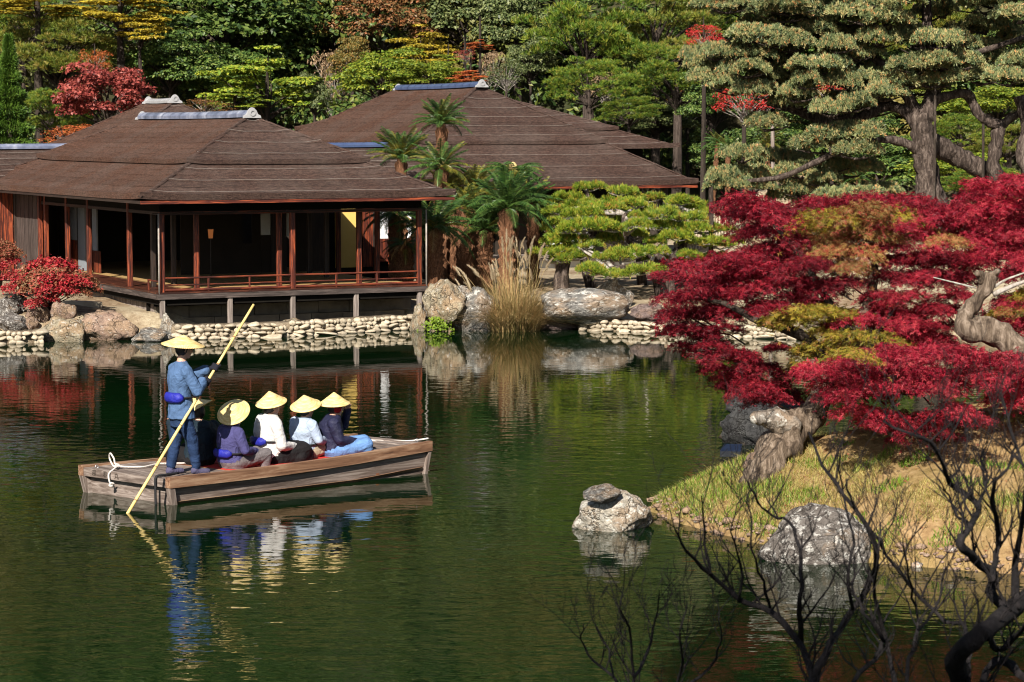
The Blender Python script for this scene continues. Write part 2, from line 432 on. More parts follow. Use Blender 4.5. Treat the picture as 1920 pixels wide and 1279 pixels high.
def iz(x, y):
    d = isl_d(x, y)
    z = np.where(d > 0, 0.07 * smst(0, 0.06, d) + 1.5 * (1 - np.exp(-np.maximum(d, 0) / 2.3)), d * 0.8)
    return z + (0.05 * np.sin(x * 2.1 + 0.7 * y) * np.sin(y * 1.7 - x) + 0.02 * np.sin(x * 7.3) * np.sin(y * 6.1)) * smst(0.1, 0.8, d)
def izs(x, y): return float(iz(x, y))
xs = np.arange(0.6, 16.6, 0.08); ys = np.concatenate([np.arange(23.0, 32, 0.08), np.arange(32, 41, 0.4)])
X, Y = np.meshgrid(xs, ys); Z = iz(X, Y)
nx, ny = len(xs), len(ys)
ii = (np.arange(ny - 1)[:, None] * nx + np.arange(nx - 1)[None, :]).ravel()
F = np.stack([ii, ii + 1, ii + 1 + nx, ii + nx], 1)
keep = (Z.ravel()[F].max(axis=1) > -0.4)
tag(link('island_ground', np_mesh('island_ground', np.stack([X.ravel(), Y.ravel(), Z.ravel()], 1), F[keep], [M['island']], True)), kind='structure')

# ------------------------------------------------------------------ the bank one looks from (below the frame)
def nbz(x, y): return 2.75 - 2.95 * smst(1.5, 17.0, np.asarray(y, float) + 0 * np.asarray(x, float)) + 0.05 * np.sin(np.asarray(x) * 1.3 + np.asarray(y))
xs = np.linspace(-40, 40, 81); ys = np.linspace(-30, 18.5, 60)
X, Y = np.meshgrid(xs, ys); Z = nbz(X, Y) - 0.6 * smst(16.0, 18.5, Y)
nx, ny = len(xs), len(ys)
ii = (np.arange(ny - 1)[:, None] * nx + np.arange(nx - 1)[None, :]).ravel()
tag(link('near_bank', np_mesh('near_bank', np.stack([X.ravel(), Y.ravel(), Z.ravel()], 1), np.stack([ii, ii + 1, ii + 1 + nx, ii + nx], 1), [M['bank']], True)), kind='structure')

# ------------------------------------------------------------------ buildings
ANG = math.atan2(0.455, 0.89)
XB = Vector((math.cos(ANG), math.sin(ANG), 0)); YB = Vector((-math.sin(ANG), math.cos(ANG), 0))
PAV = W(303, 590, 0.5); PAV.z = 0.0; PAV = Vector((-7.74, 53.0, 0))
def u_at(px, v, o=PAV):
    """how far along the front a line of sight meets the plane at depth v"""
    k = (px - 960) / FPX; b_ = o + YB * v
    return (k * b_.y - b_.x) / (XB.x - k * XB.y)
def v_at(px, u, o=PAV):
    k = (px - 960) / FPX; b_ = o + XB * u
    return (k * b_.y - b_.x) / (YB.x - k * YB.y)
def z_at(py, u, v, o=PAV):
    p = o + XB * u + YB * v; return P(960, py, p.y).z

def lerp(a, b, t_): return [a[i] + (b[i] - a[i]) * t_ for i in range(3)]
def roof_course(name, parent, A0, B0, A1, B1, s0, s1, th, mats, rnd, wire=True, flick=0.05, base=0.0, lift=0.0):
    """one course of shingles between the hip lines A0-A1 and B0-B1, from fraction s0 to s1 of the slope"""
    a, b_ = lerp(A0, A1, s0), lerp(B0, B1, s0); c, d = lerp(A0, A1, min(1, s1)), lerp(B0, B1, min(1, s1))
    n = max(3, int((Vector(b_) - Vector(a)).length / 0.35))
    rows = [[], [], []]
    for i in range(n + 1):
        t_ = i / n; up = flick * abs(2 * t_ - 1) ** 9
        p, q = lerp(a, b_, t_), lerp(c, d, t_)
        j = rnd.uniform(-0.01, 0.01)
        rows[0].append((p[0], p[1], p[2] + base + up - 0.01)); rows[1].append((p[0], p[1], p[2] + lift + th + up + j)); rows[2].append((q[0], q[1], q[2] + lift + 0.006 + up * 0.6))
    m = MB()
    k = n + 1
    V = rows[0] + rows[1] + rows[2]
    m.add(V, [(i, i + 1, k + i + 1, k + i) for i in range(n)] + [(k + i, k + i + 1, 2 * k + i + 1, 2 * k + i) for i in range(n)])
    o = m.build(name, mats[0], parent)
    if wire:
        wpts = [Vector(rows[1][i]).lerp(Vector(rows[2][i]), 0.13) + Vector((0, 0, 0.012)) for i in range(n + 1)]
        w = MB()
        s_ = 0.0035
        w.tube(wpts, s_, 4, cap=False)
        w.build('wire', mats[1], o)
    return o
def hip_roof(root, E, ze, Rg, zr, split, faces, nl, nu, seed, mats, step=0.1, eave=0.13, soff=None, wires=('front',)):
    """E: eave corners front-left, front-right, back-right, back-left (u,v); Rg: ridge ends front and back (u,v)"""
    rnd = random.Random(seed)
    e = [(p[0], p[1], ze) for p in E]; r0 = (Rg[0][0], Rg[0][1], zr); r1 = (Rg[1][0], Rg[1][1], zr)
    quad = {'front': (e[0], e[1], r0, r0), 'right': (e[1], e[2], r0, r1), 'back': (e[2], e[3], r1, r1), 'left': (e[3], e[0], r1, r0)}
    for f, (A0, B0, A1, B1) in quad.items():
        if f in faces:
            mt = mats[f] if f in mats else mats['left']
            for i in range(nl):
                s0, s1 = split * i / nl, split * (i + 1.12) / nl
                roof_course('shingle_course', root, A0, B0, A1, B1, s0, s1, eave if i == 0 else 0.02, (mt, M['wire']), rnd, f in wires and i % 2 == 1)
            for i in range(nu):
                s0, s1 = split + (1 - split) * i / nu - (0.012 if i == 0 else 0), split + (1 - split) * (i + 1.12) / nu
                roof_course('shingle_course', root, A0, B0, A1, B1, s0, s1, step * 0.5 if i == 0 else 0.02, (mt, M['wire']), rnd, f in wires and i % 2 == 1, base=step * 0.55 if i == 0 else 0.0, lift=step)
        else:
            m = MB()
            for a, b_, dz in ((0, split, 0.03), (split, 1, step)):
                p = [lerp(A0, A1, a), lerp(B0, B1, a), lerp(B0, B1, b_), lerp(A0, A1, b_)]
                for q in p: q[2] += dz
                m.add(p, [(0, 1, 2, 3)])
            m.build('roof_slope', mats['left'], root)
    for A0, A1 in ((e[0], r0), (e[1], r0), (e[2], r1), (e[3], r1)):   # hip ridges
        for a, b_, dz in ((0.0, split, 0.045), (split, 1, step + 0.035)):
            m = MB(); pts = []
            for i in range(13):
                q = lerp(A0, A1, a + (b_ - a) * i / 12); q[2] += dz + (0.05 if a == 0 and i == 0 else 0)
                pts.append(q)
            m.tube(pts, 0.06, 6, jit=0.25, rnd=rnd, flat=0.5)
            m.build('hip_ridge', mats['hip'], root)
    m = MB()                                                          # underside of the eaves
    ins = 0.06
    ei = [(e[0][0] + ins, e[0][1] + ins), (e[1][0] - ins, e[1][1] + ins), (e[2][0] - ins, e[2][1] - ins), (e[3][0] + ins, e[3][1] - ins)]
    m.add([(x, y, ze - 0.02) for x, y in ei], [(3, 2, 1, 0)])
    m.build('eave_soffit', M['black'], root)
def ridge_cap(root, p0, p1, mat, w=0.15, h=0.17, ends=True, esc=1.0):
    """tile ridge along p0-p1 with an upright end tile at p0"""
    p0, p1 = Vector(p0), Vector(p1); d = (p1 - p0); L = d.length; a = math.atan2(d.y, d.x)
    m = MB(); n = 12; prof = [(-w, 0), (-w, h * 0.45), (-w * 0.55, h * 0.85), (0, h), (w * 0.55, h * 0.85), (w, h * 0.45), (w, 0)]
    V = []
    for i in range(n + 1):
        for y, z in prof: V.append((L * i / n, y, z + 0.02 * (2 * i / n - 1) ** 2))
    k = len(prof)
    m.add(V, [(i * k + j, (i + 1) * k + j, (i + 1) * k + j + 1, i * k + j + 1) for i in range(n) for j in range(k - 1)] + [tuple(range(k)), tuple(n * k + j for j in range(k - 1, -1, -1))])
    cap = m.build('ridge_cap', mat, root, loc=p0, rot=(0, 0, a))
    for i in range(1, n):                                             # lap joints of the cap tiles
        m = MB(); x = L * i / n
        for xx in (x - 0.012, x + 0.012):
            pass
        V = [(x + dx, y * 1.06, z * 1.05 + 0.02 * (2 * i / n - 1) ** 2) for dx in (-0.014, 0.014) for y, z in prof]
        m.add(V, [(j, j + k, j + k + 1, j + 1) for j in range(k - 1)])
        m.build('tile_joint', mat, cap)
    if ends:
        def end_tile(loc, rz, s):
            t_ = MB(); s *= esc * 0.8
            pr = [(-0.27 * s, 0), (-0.25 * s, 0.07 * s), (-0.17 * s, 0.11 * s), (-0.12 * s, 0.22 * s), (-0.05 * s, 0.29 * s), (0, 0.31 * s), (0.05 * s, 0.29 * s), (0.12 * s, 0.22 * s), (0.17 * s, 0.11 * s), (0.25 * s, 0.07 * s), (0.27 * s, 0)]
            kk = len(pr)
            t_.add([(0, y, z) for y, z in pr] + [(0.09, y, z) for y, z in pr], [tuple(range(kk - 1, -1, -1)), tuple(range(kk, 2 * kk))] + [(j, j + 1, kk + j + 1, kk + j) for j in range(kk - 1)])
            o = t_.build('ridge_end_tile', M['tile_pale'], root, loc=loc, rot=(0, 0, rz))
            e_ = MB(); ring = []
            for r_, x in ((0.055 * s, -0.002), (0.055 * s, -0.02), (0.095 * s, -0.02), (0.095 * s, -0.002)):
                ring.append((r_, x))
            V = []
            for i in range(16):
                an = 2 * math.pi * i / 16
                for r_, x in ring: V.append((x, r_ * math.cos(an), 0.15 * s + r_ * math.sin(an)))
            e_.add(V, [(i * 4 + j, i * 4 + j + 1, ((i + 1) % 16) * 4 + j + 1, ((i + 1) % 16) * 4 + j) for i in range(16) for j in range(3)])
            e_.build('crest', M['tile_pale'], o)
        end_tile(p0 - d.normalized() * 0.09, a, 1.0)
        end_tile(p1 + d.normalized() * 0.09, a + math.pi, 0.9)

RM = {'front': M['bark_dark'], 'left': M['bark'], 'hip': M['bark_dark']}
# ---- the water-side pavilion
pav = thing('tea_pavilion', 'open wooden tea pavilion on posts over the pond, brown bark roof', 'pavilion', PAV, ANG)
FW, FL, EV = 6.26, 1.0, 0.72
hip_roof(pav, [(-EV, -EV), (FW + EV * 0.85, -EV), (FW + EV * 0.85, 14.2), (-EV, 14.2)], 3.05, [(3.13, 2.75), (3.13, 10.7)], 4.78, 0.42, ('front', 'left'), 6, 8, 1, RM, wires=('front',))
ridge_cap(pav, (3.13, 2.6, 4.86), (3.13, 10.6, 4.86), M['tile'])
for a, b_, mm in (((-EV + 0.03, -EV + 0.03), (FW + EV * 0.85 - 0.03, -EV + 0.03), 'red_x'),):
    MB().box((a[0], a[1] - 0.02, 2.965), (b_[0], a[1] + 0.05, 3.035)).build('eave_board', M['red_x'], pav)
MB().box((-EV + 0.02, -EV + 0.1, 2.97), (-EV + 0.08, 14.1, 3.035)).build('eave_board', M['dark_y'], pav)
MB().box((FW + EV * 0.85 - 0.08, -EV + 0.1, 2.97), (FW + EV * 0.85 - 0.02, 14.1, 3.035)).build('eave_board', M['red_y'], pav)
for i in range(24):                                                   # rafters under the front eave
    x = -0.55 + i * 0.31
    MB().hexa([(x, -0.6, 2.955), (x + 0.06, -0.6, 2.955), (x + 0.06, 1.2, 3.0), (x, 1.2, 3.0), (x, -0.6, 3.0), (x + 0.06, -0.6, 3.0), (x + 0.06, 1.2, 3.02), (x, 1.2, 3.02)]).build('rafter', M['dark_y'], pav)
cw = 0.056
def column(u, v, z0, z1, mat='red_z', w=cw, name='column', parent=None):
    return MB().bbox((u - w, v - w, z0), (u + w, v + w, z1), 0.014).build(name, M[mat], parent or pav)
LZ = 2.70
for u in (0.0, 3.1, FW): column(u, 0, FL - 0.02, LZ)
for px in (368, 523, 673): column(u_at(px, 0.5), 0.5, FL, 2.95)
vl = [v_at(px, 0.0) for px in (243, 167, 127, 87)]
for v in vl: column(0, v, FL, 2.95)
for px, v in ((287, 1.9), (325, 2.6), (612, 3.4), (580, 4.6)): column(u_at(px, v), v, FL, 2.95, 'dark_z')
for v in (2.4, 4.8): column(FW, v, FL, 2.95)
# lintels, hanging wall above them
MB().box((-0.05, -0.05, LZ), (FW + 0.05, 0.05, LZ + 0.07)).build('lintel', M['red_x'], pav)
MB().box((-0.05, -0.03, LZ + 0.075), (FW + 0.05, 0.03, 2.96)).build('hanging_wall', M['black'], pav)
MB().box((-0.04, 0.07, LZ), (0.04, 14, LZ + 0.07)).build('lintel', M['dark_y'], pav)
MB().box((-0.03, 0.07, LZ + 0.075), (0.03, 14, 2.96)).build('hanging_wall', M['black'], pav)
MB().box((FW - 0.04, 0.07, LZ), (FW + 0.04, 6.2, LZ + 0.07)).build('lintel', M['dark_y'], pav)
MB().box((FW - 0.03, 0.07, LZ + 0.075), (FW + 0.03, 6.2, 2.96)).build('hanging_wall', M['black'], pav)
for u in (u_at(368, 0.5), u_at(523, 0.5)): pass
for i, ax in enumerate('xy'): M['maroon_' + ax] = woodmat('polished_maroon_boards_' + ax, [(0.012, 0.006, 0.005), (0.045, 0.016, 0.011), (0.16, 0.05, 0.025)], i, 3, 0.35)
# floor: edge beams, verandah boards, tatami
MB().box((-0.16, -0.16, FL - 0.16), (FW + 0.16, -0.06, FL - 0.045)).build('floor_beam', M['beam_x'], pav)
MB().box((-0.16, -0.055, FL - 0.16), (-0.06, 10.0, FL - 0.045)).build('floor_beam', M['beam_y'], pav)
MB().box((FW + 0.06, -0.055, FL - 0.16), (FW + 0.16, 6.2, FL - 0.045)).build('floor_beam', M['beam_y'], pav)
for i in range(6):
    v0 = -0.14 + i * 0.118
    MB().box((-0.15, v0, FL - 0.04), (FW + 0.15, v0 + 0.113, FL - 0.005 + 0.002 * (i % 2))).build('floor_plank', M['maroon_x'], pav)
for i in range(8):
    u0 = -0.14 + i * 0.118
    MB().box((u0, 0.58, FL - 0.04), (u0 + 0.113, 10, FL - 0.006 + 0.002 * (i % 2))).build('floor_plank', M['maroon_y'], pav)
for i in range(6):
    for j in range(3):
        u0, v0 = 0.83 + i * 0.91, 0.6 + j * 1.83
        m = MB().box((u0, v0, FL - 0.04), (u0 + 0.9, v0 + 1.82, FL)).build('tatami_mat', M['tatami'], pav)
        MB().box((u0 - 0.004, v0, FL + 0.0005), (u0 + 0.02, v0 + 1.82, FL + 0.003)).build('mat_border', M['dark_y'], m)
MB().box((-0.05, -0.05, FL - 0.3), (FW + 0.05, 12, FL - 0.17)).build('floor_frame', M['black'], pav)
# railing
for z, r_ in ((FL + 0.30, 0.021), (FL + 0.145, 0.016), (FL + 0.035, 0.03)):
    MB().tube([(-0.02, -0.02, z), (1.5, -0.02, z), (FW + 0.02, -0.02, z)], r_, 8).build('handrail', M['red_x'], pav)
for u in [u_at(px, -0.02) for px in (390, 467, 630, 706)]:
    MB().bbox((u - 0.02, -0.04, FL), (u + 0.02, 0.0, FL + 0.285), 0.005).build('rail_post', M['red_z'], pav)
for v in (0.35,):
    MB().tube([(-0.02, 0.02, FL + 0.22), (-0.02, 0.9, FL + 0.22)], 0.016, 8).build('handrail', M['red_y'], pav)
    MB().bbox((-0.04, 0.86, FL), (0.0, 0.9, FL + 0.24), 0.005).build('rail_post', M['red_z'], pav)
# gutters' down pipes beside the corner posts
for u in (-0.11, FW + 0.13):
    MB().tube([(u, -0.13, FL - 0.04), (u, -0.13, 1.9), (u, -0.13, 2.74)], 0.02, 8).build('down_pipe', M['wire'], pav, smooth=True)
MB().tube([(-0.25, -0.13, 2.745), (FW + 0.2, -0.13, 2.745)], 0.012, 6).build('gutter', M['dark_x'], pav)
# posts and stone sill under the floor
for px, zb in ((303, 0.42), (430, 0.22), (548, 0.2), (667, 0.12), (786, 0.4)):
    u = u_at(px, -0.08); MB().bbox((u - 0.055, -0.13, zb), (u + 0.055, -0.03, FL - 0.16), 0.012).build('stilt_post', M['grey_z'], pav)
n = 8
for i in range(n):
    u0 = 0.1 + i * 0.79
    MB().box((u0, 0.75 + 0.012 * (i % 3), 0.36), (u0 + 0.775, 1.05, 0.62)).build('foundation_block', M['block'], pav)
    u0 += 0.3
    MB().box((u0 - 0.5, 0.70 + 0.01 * (i % 2), 0.1), (u0 + 0.275, 1.1, 0.352)).build('foundation_block', M['block'], pav)
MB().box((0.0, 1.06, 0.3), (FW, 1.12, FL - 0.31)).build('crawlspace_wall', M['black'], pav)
nb = 26
for i in range(nb):                                                   # upright skirting boards under the left verandah
    v0 = 0.9 + i * 0.2
    MB().box((0.08 + 0.006 * (i % 2), v0, 0.5), (0.105 + 0.006 * (i % 2), v0 + 0.192, FL - 0.16)).build('skirting_board', M['grey_z'], pav)
# inner partitions
def panel(name, px0, px1, v, z0, z1, mat, th=0.04):
    a, b_ = sorted((u_at(px0, v), u_at(px1, v)))
    return MB().box((a, v - th, z0), (b_, v, z1)).build(name, M[mat], pav)
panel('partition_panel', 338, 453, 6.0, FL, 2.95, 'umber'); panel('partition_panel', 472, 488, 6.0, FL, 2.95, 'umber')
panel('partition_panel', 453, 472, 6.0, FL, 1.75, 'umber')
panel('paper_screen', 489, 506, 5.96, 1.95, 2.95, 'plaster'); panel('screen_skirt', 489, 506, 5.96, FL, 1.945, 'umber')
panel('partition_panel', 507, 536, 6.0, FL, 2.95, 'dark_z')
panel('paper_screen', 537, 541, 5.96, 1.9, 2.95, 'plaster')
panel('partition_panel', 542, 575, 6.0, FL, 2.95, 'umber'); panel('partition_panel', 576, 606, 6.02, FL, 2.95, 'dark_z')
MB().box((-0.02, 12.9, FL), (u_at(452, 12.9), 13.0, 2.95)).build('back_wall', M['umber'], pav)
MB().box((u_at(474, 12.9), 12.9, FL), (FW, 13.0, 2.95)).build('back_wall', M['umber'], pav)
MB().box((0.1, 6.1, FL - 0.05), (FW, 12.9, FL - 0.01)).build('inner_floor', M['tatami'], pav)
# left flank: paper screens seen edge-on, shutters and boarded wall
def lpanel(name, px0, px1, u, z0, z1, mat, th=0.04):
    a, b_ = sorted((v_at(px0, u), v_at(px1, u)))
    return MB().box((u, a, z0), (u + th, b_, z1)).build(name, M[mat], pav)
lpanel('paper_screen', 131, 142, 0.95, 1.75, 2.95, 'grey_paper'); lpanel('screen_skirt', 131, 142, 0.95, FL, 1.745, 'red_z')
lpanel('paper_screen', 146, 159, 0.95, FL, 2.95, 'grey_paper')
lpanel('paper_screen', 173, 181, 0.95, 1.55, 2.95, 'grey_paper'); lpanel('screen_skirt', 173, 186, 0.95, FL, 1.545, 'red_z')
lpanel('partition_panel', 89, 108, 0.9, FL, 2.95, 'umber'); lpanel('partition_panel', 109, 124, 0.95, FL, 2.95, 'dark_z')
va, vb = v_at(82, 0.05), v_at(39, 0.05)
nb = 11
for i in range(nb):                                                   # narrow shutter-box boards
    a = va + (vb - va) * i / nb; b_ = va + (vb - va) * (i + 0.95) / nb
    MB().box((-0.06 - 0.008 * (i % 2), a, 0.72), (-0.02, b_, 2.9)).build('shutter_board', M['beam_z'], pav)
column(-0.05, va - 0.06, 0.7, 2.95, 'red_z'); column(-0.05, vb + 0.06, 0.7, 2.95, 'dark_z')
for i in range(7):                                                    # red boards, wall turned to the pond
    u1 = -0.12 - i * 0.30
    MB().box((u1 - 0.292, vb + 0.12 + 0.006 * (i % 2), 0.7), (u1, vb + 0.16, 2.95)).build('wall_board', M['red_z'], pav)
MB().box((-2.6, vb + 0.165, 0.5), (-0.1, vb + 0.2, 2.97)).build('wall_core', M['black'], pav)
# the wing behind its right flank, in full sun
V2 = 7.5
panel('ochre_wall', 628, 668, V2, 0.98, 3.1, 'ochre'); column(u_at(673, V2 - 0.05), V2 - 0.05, 0.9, 3.1, 'dark_z')
a, b_ = u_at(679, V2), u_at(699, V2)
for i in range(3):
    MB().box((a + (b_ - a) * i / 3, V2 - 0.05 - 0.005 * (i % 2), 0.98), (a + (b_ - a) * (i + 0.97) / 3, V2, 3.1)).build('wall_board', M['red_z'], pav)
column(u_at(704, V2 - 0.05), V2 - 0.05, 0.9, 3.1, 'dark_z', 0.075)
panel('paper_screen', 709, 727, V2, 1.72, 3.1, 'plaster'); panel('paper_screen', 737, 770, V2, 1.72, 3.1, 'plaster')
column(u_at(732, V2 - 0.06), V2 - 0.06, 0.9, 3.1, 'red_z')
a, b_ = u_at(709, V2), u_at(770, V2)
for i in range(9):
    MB().box((a + (b_ - a) * i / 9, V2 - 0.05 - 0.005 * (i % 2), 1.2), (a + (b_ - a) * (i + 0.97) / 9, V2, 1.71)).build('wall_board', M['red_z'], pav)
MB().box((a, V2 - 0.09, 1.11), (b_, V2 - 0.0, 1.19)).build('wall_sill', M['red_x'], pav)
MB().box((u_at(606, V2), V2 - 0.02, 0.5), (b_, V2 + 0.02, 0.97)).build('wing_plinth', M['black'], pav)
MB().box((u_at(606, V2), V2 + 0.03, 0.5), (b_ + 1.5, V2 + 0.1, 3.1)).build('wall_core', M['black'], pav)
rnd = random.Random(4)
A0, B0, A1, B1 = (4.5, 6.95, 3.15), (10.6, 6.95, 3.15), (4.5, 9.1, 4.12), (9.8, 9.1, 4.12)
for i in range(7):
    roof_course('shingle_course', pav, A0, B0, A1, B1, i / 7, (i + 1.1) / 7, 0.1 if i == 0 else 0.03, (M['bark_dark'], M['wire']), rnd, i > 0)
MB().add([(4.5, 11.2, 3.15), (10.6, 11.2, 3.15), (9.8, 9.1, 4.12), (4.5, 9.1, 4.12)], [(0, 1, 2, 3)]).build('roof_slope', M['bark'], pav)
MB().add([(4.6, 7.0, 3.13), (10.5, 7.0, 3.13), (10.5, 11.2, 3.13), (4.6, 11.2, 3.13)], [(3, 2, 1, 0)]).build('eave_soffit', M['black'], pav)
ridge_cap(pav, (9.8, 9.1, 4.12), (4.6, 9.1, 4.12), M['tile_blue'], 0.12, 0.13, False)

# ---- low lamp burning in the pavilion
lo = PAV + XB * u_at(395, 4.4) + YB * 4.4
lamp = thing('floor_lantern', 'small lit paper lantern on a thin stand inside the dark pavilion', 'lantern', (lo.x, lo.y, FL), ANG)
t = NT('lantern_paper'); em = t.n('ShaderNodeEmission'); em.inputs[0].default_value = (1.0, 0.33, 0.1, 1); em.inputs[1].default_value = 0.12
t.l(em.outputs[0], t.out.inputs[0])
lz = z_at(447, u_at(395, 4.4), 4.4) - FL
MB().tube([(0, 0, 0.0), (0, 0, lz * 0.6), (0, 0, lz)], 0.014, 8).build('stand', M['dark_z'], lamp)
MB().lathe([(0.0, 0.0), (0.12, 0.0), (0.13, 0.02), (0.03, 0.04), (0, 0.04)], 16).build('foot', M['dark_z'], lamp)
MB().lathe([(0.0, lz), (0.05, lz), (0.07, lz + 0.22), (0.0, lz + 0.22)], 12).build('lamp_shade', t.mat, lamp)
for z, r_ in ((lz - 0.012, 0.068), (lz + 0.22, 0.075)):
    MB().lathe([(0.0, z), (r_, z), (r_, z + 0.014), (0, z + 0.014)], 12).build('shade_rim', M['dark_z'], lamp)

# ---- small roof peeping over the pavilion's ridge
o2 = P(325, 196, 70.0); o2.z = 0
bk = thing('rear_house', 'bark roofed house whose peak shows above the pavilion ridge', 'house', o2, ANG)
zt = P(325, 192, 70.0).z
hip_roof(bk, [(-4.2, -3.6), (4.2, -3.6), (4.2, 6), (-4.2, 6)], zt - 2.3, [(0, 0), (0, 2.2)], zt - 0.1, 0.42, ('front', 'left'), 6, 8, 7, RM)
ridge_cap(bk, (0, -0.1, zt - 0.02), (0, 2.2, zt - 0.02), M['tile_pale'], 0.12, 0.14)
MB().box((-3.2, -2.6, 0.4), (3.2, 5, zt - 2.33)).build('wall', M['umber'], bk)

# ---- gallery running out of the frame behind the pavilion
g0 = P(40, 285, 66.0); g0.z = 0
gl = thing('gallery_house', 'low bark roofed gallery with pale ridge tiles behind the pavilion', 'house', g0, ANG)
zg = P(40, 280, 66.0).z
rnd = random.Random(9)
A0, B0, A1, B1 = (-9, -2.2, zg - 1.05), (2.0, -2.2, zg - 1.05), (-9, 0, zg), (1.1, 0, zg)
for i in range(7):
    roof_course('shingle_course', gl, A0, B0, A1, B1, i / 7, (i + 1.1) / 7, 0.1 if i == 0 else 0.03, (M['bark_dark'], M['wire']), rnd, i > 0)
MB().add([(-9, 2.2, zg - 1.05), (2, 2.2, zg - 1.05), (1.1, 0, zg), (-9, 0, zg)], [(0, 1, 2, 3)]).build('roof_slope', M['bark'], gl)
ridge_cap(gl, (-9, 0, zg), (1.3, 0, zg), M['tile'], 0.13, 0.14, False)
MB().box((-9, -1.4, 0.4), (1.4, 1.4, zg - 1.06)).build('wall', M['umber'], gl)

# ---- the large hall behind
HC = W(1310, 346, 3.0); HC.z = 0
hall = thing('main_hall', 'large hall with a two-tiered bark roof and blue ridge tiles', 'house', HC, ANG)
HW = 10.6
hip_roof(hall, [(-HW, 0), (0, 0), (0, 14), (-HW, 14)], 3.0, [(-HW / 2, 3.9), (-HW / 2, 9.6)], 5.78, 0.42, ('front', 'left'), 7, 12, 3, RM, wires=('front',))
ridge_cap(hall, (-HW / 2, 3.7, 5.86), (-HW / 2, 9.6, 5.86), M['tile_blue'], 0.15, 0.16, True, 0.95)
MB().box((-HW + 0.03, 0.0, 2.91), (-0.03, 0.06, 2.985)).build('eave_board', M['red_x'], hall)
MB().box((-HW + 1.0, 1.6, 0.4), (-1.0, 1.7, 2.97)).build('front_wall', M['black'], hall)
MB().box((-HW + 1.0, 1.75, 0.4), (-1.0, 13, 2.97)).build('wall_core', M['umber'], hall)
MB().box((-HW + 0.6, 0.7, 0.92), (-0.5, 1.58, 1.0)).build('verandah_floor', M['grey_x'], hall)
MB().box((-HW + 0.6, 0.72, 0.84), (-0.5, 0.8, 0.915)).build('floor_beam', M['beam_x'], hall)
for i in range(6):
    u = -HW + 0.9 + i * (HW - 1.6) / 5
    column(u, 0.75, 0.55, 2.95, 'dark_z', 0.065, 'column', hall)
for i in range(5):
    u = -HW + 1.1 + i * (HW - 1.6) / 5
    MB().box((u, 1.55, 1.02), (u + 1.4, 1.59, 2.1)).build('paper_screen', M['plaster' if i % 2 else 'umber'], hall)
MB().box((-HW + 0.7, 1.0, 0.45), (-0.6, 1.04, 0.83)).build('plinth', M['plaster'], hall)

# ---- a further roof beside the hall
ho = P(1275, 278, 80.0); ze2 = ho.z; ho.z = 0
h3 = thing('side_hall', 'bark roofed hall half hidden behind the large hall', 'house', ho, ANG)
zr2 = P(968, 176, 83).z
hip_roof(h3, [(-11, 0), (0, 0), (0, 12), (-11, 12)], ze2, [(-5.7, 4.2), (-5.7, 7.2)], zr2, 0.3, ('front', 'left'), 5, 10, 5, RM, wires=('front',))
ridge_cap(h3, (-5.7, 4.0, zr2 + 0.09), (-5.7, 7.2, zr2 + 0.09), M['tile_blue'], 0.14, 0.15, True, 0.95)
MB().box((-10.2, 0.9, 0.4), (-0.9, 11, ze2 - 0.03)).build('wall', M['black'], h3)

# ------------------------------------------------------------------ plant generators
def unit(v): return v / np.maximum(1e-9, np.linalg.norm(v, axis=-1, keepdims=True))
def frames(nrm, rng):
    """random tangent frames round the given normals"""
    h = unit(rng.normal(size=nrm.shape))
    a = unit(np.cross(nrm, h)); b_ = np.cross(nrm, a)
    return a, b_
def leaf_cloud(C, N, S, rng, kind='oval'):
    """leaf-sized faces at C, facing N, size S -> (V, F)"""
    n = len(C); a, b_ = frames(N, rng); S = S[:, None]
    if kind == 'oval':                            # folded diamond
        k = 4
        fold = N * S * rng.uniform(-0.25, 0.25, (n, 1))
        V = np.stack([C - a * S, C + b_ * S * 0.55 + fold, C + a * S, C - b_ * S * 0.55 + fold], 1)
        F = np.arange(n * 4, dtype=np.int32).reshape(n, 4)
        return V.reshape(-1, 3), F
    if kind == 'maple':                           # five pointed lobes
        lobes = [(0, 1.0), (62, 0.92), (-62, 0.92), (122, 0.62), (-122, 0.62)]
        pts = [C]
        F = []
        for i, (an, L) in enumerate(lobes):
            t_ = R(an); w = R(17)
            d = lambda q: a * math.cos(q) + b_ * math.sin(q)
            dr = -N * S * 0.22 * L
            pts += [C + d(t_ - w) * S * L * 0.45, C + d(t_) * S * L + dr, C + d(t_ + w) * S * L * 0.45]
            F.append([0, 1 + 3 * i, 2 + 3 * i, 3 + 3 * i])
        V = np.stack(pts, 1); F = np.array(F)
        return V.reshape(-1, 3), (np.arange(n)[:, None, None] * 16 + F[None]).reshape(-1, 4)
def tuft_cloud(C, D, L, rng, m=12, spread=0.9, wid=0.06):
    """needle tufts: m thin triangles from each C around direction D, length L"""
    n = len(C)
    d = unit(D[:, None, :] + spread * rng.normal(size=(n, m, 3)) * 0.6)
    side = unit(np.cross(d, unit(rng.normal(size=(n, m, 3)))))
    Lr = L[:, None, None] * rng.uniform(0.7, 1.1, (n, m, 1))
    w = L[:, None, None] * wid
    base = C[:, None, :] + d * Lr * 0.02
    mid = base + d * Lr * 0.55
    V = np.stack([np.broadcast_to(C[:, None, :], d.shape), mid + side * w, base + d * Lr, mid - side * w], 2)   # (n,m,4,3)
    # share the root of the tuft
    Vt = np.concatenate([C[:, None, :], V[:, :, 1:, :].reshape(n, m * 3, 3)], 1)
    k = 1 + 3 * m
    F = np.stack([np.zeros(m, int), 1 + 3 * np.arange(m), 2 + 3 * np.arange(m), 3 + 3 * np.arange(m)], 1)
    return Vt.reshape(-1, 3), (np.arange(n)[:, None, None] * k + F[None]).reshape(-1, 4)

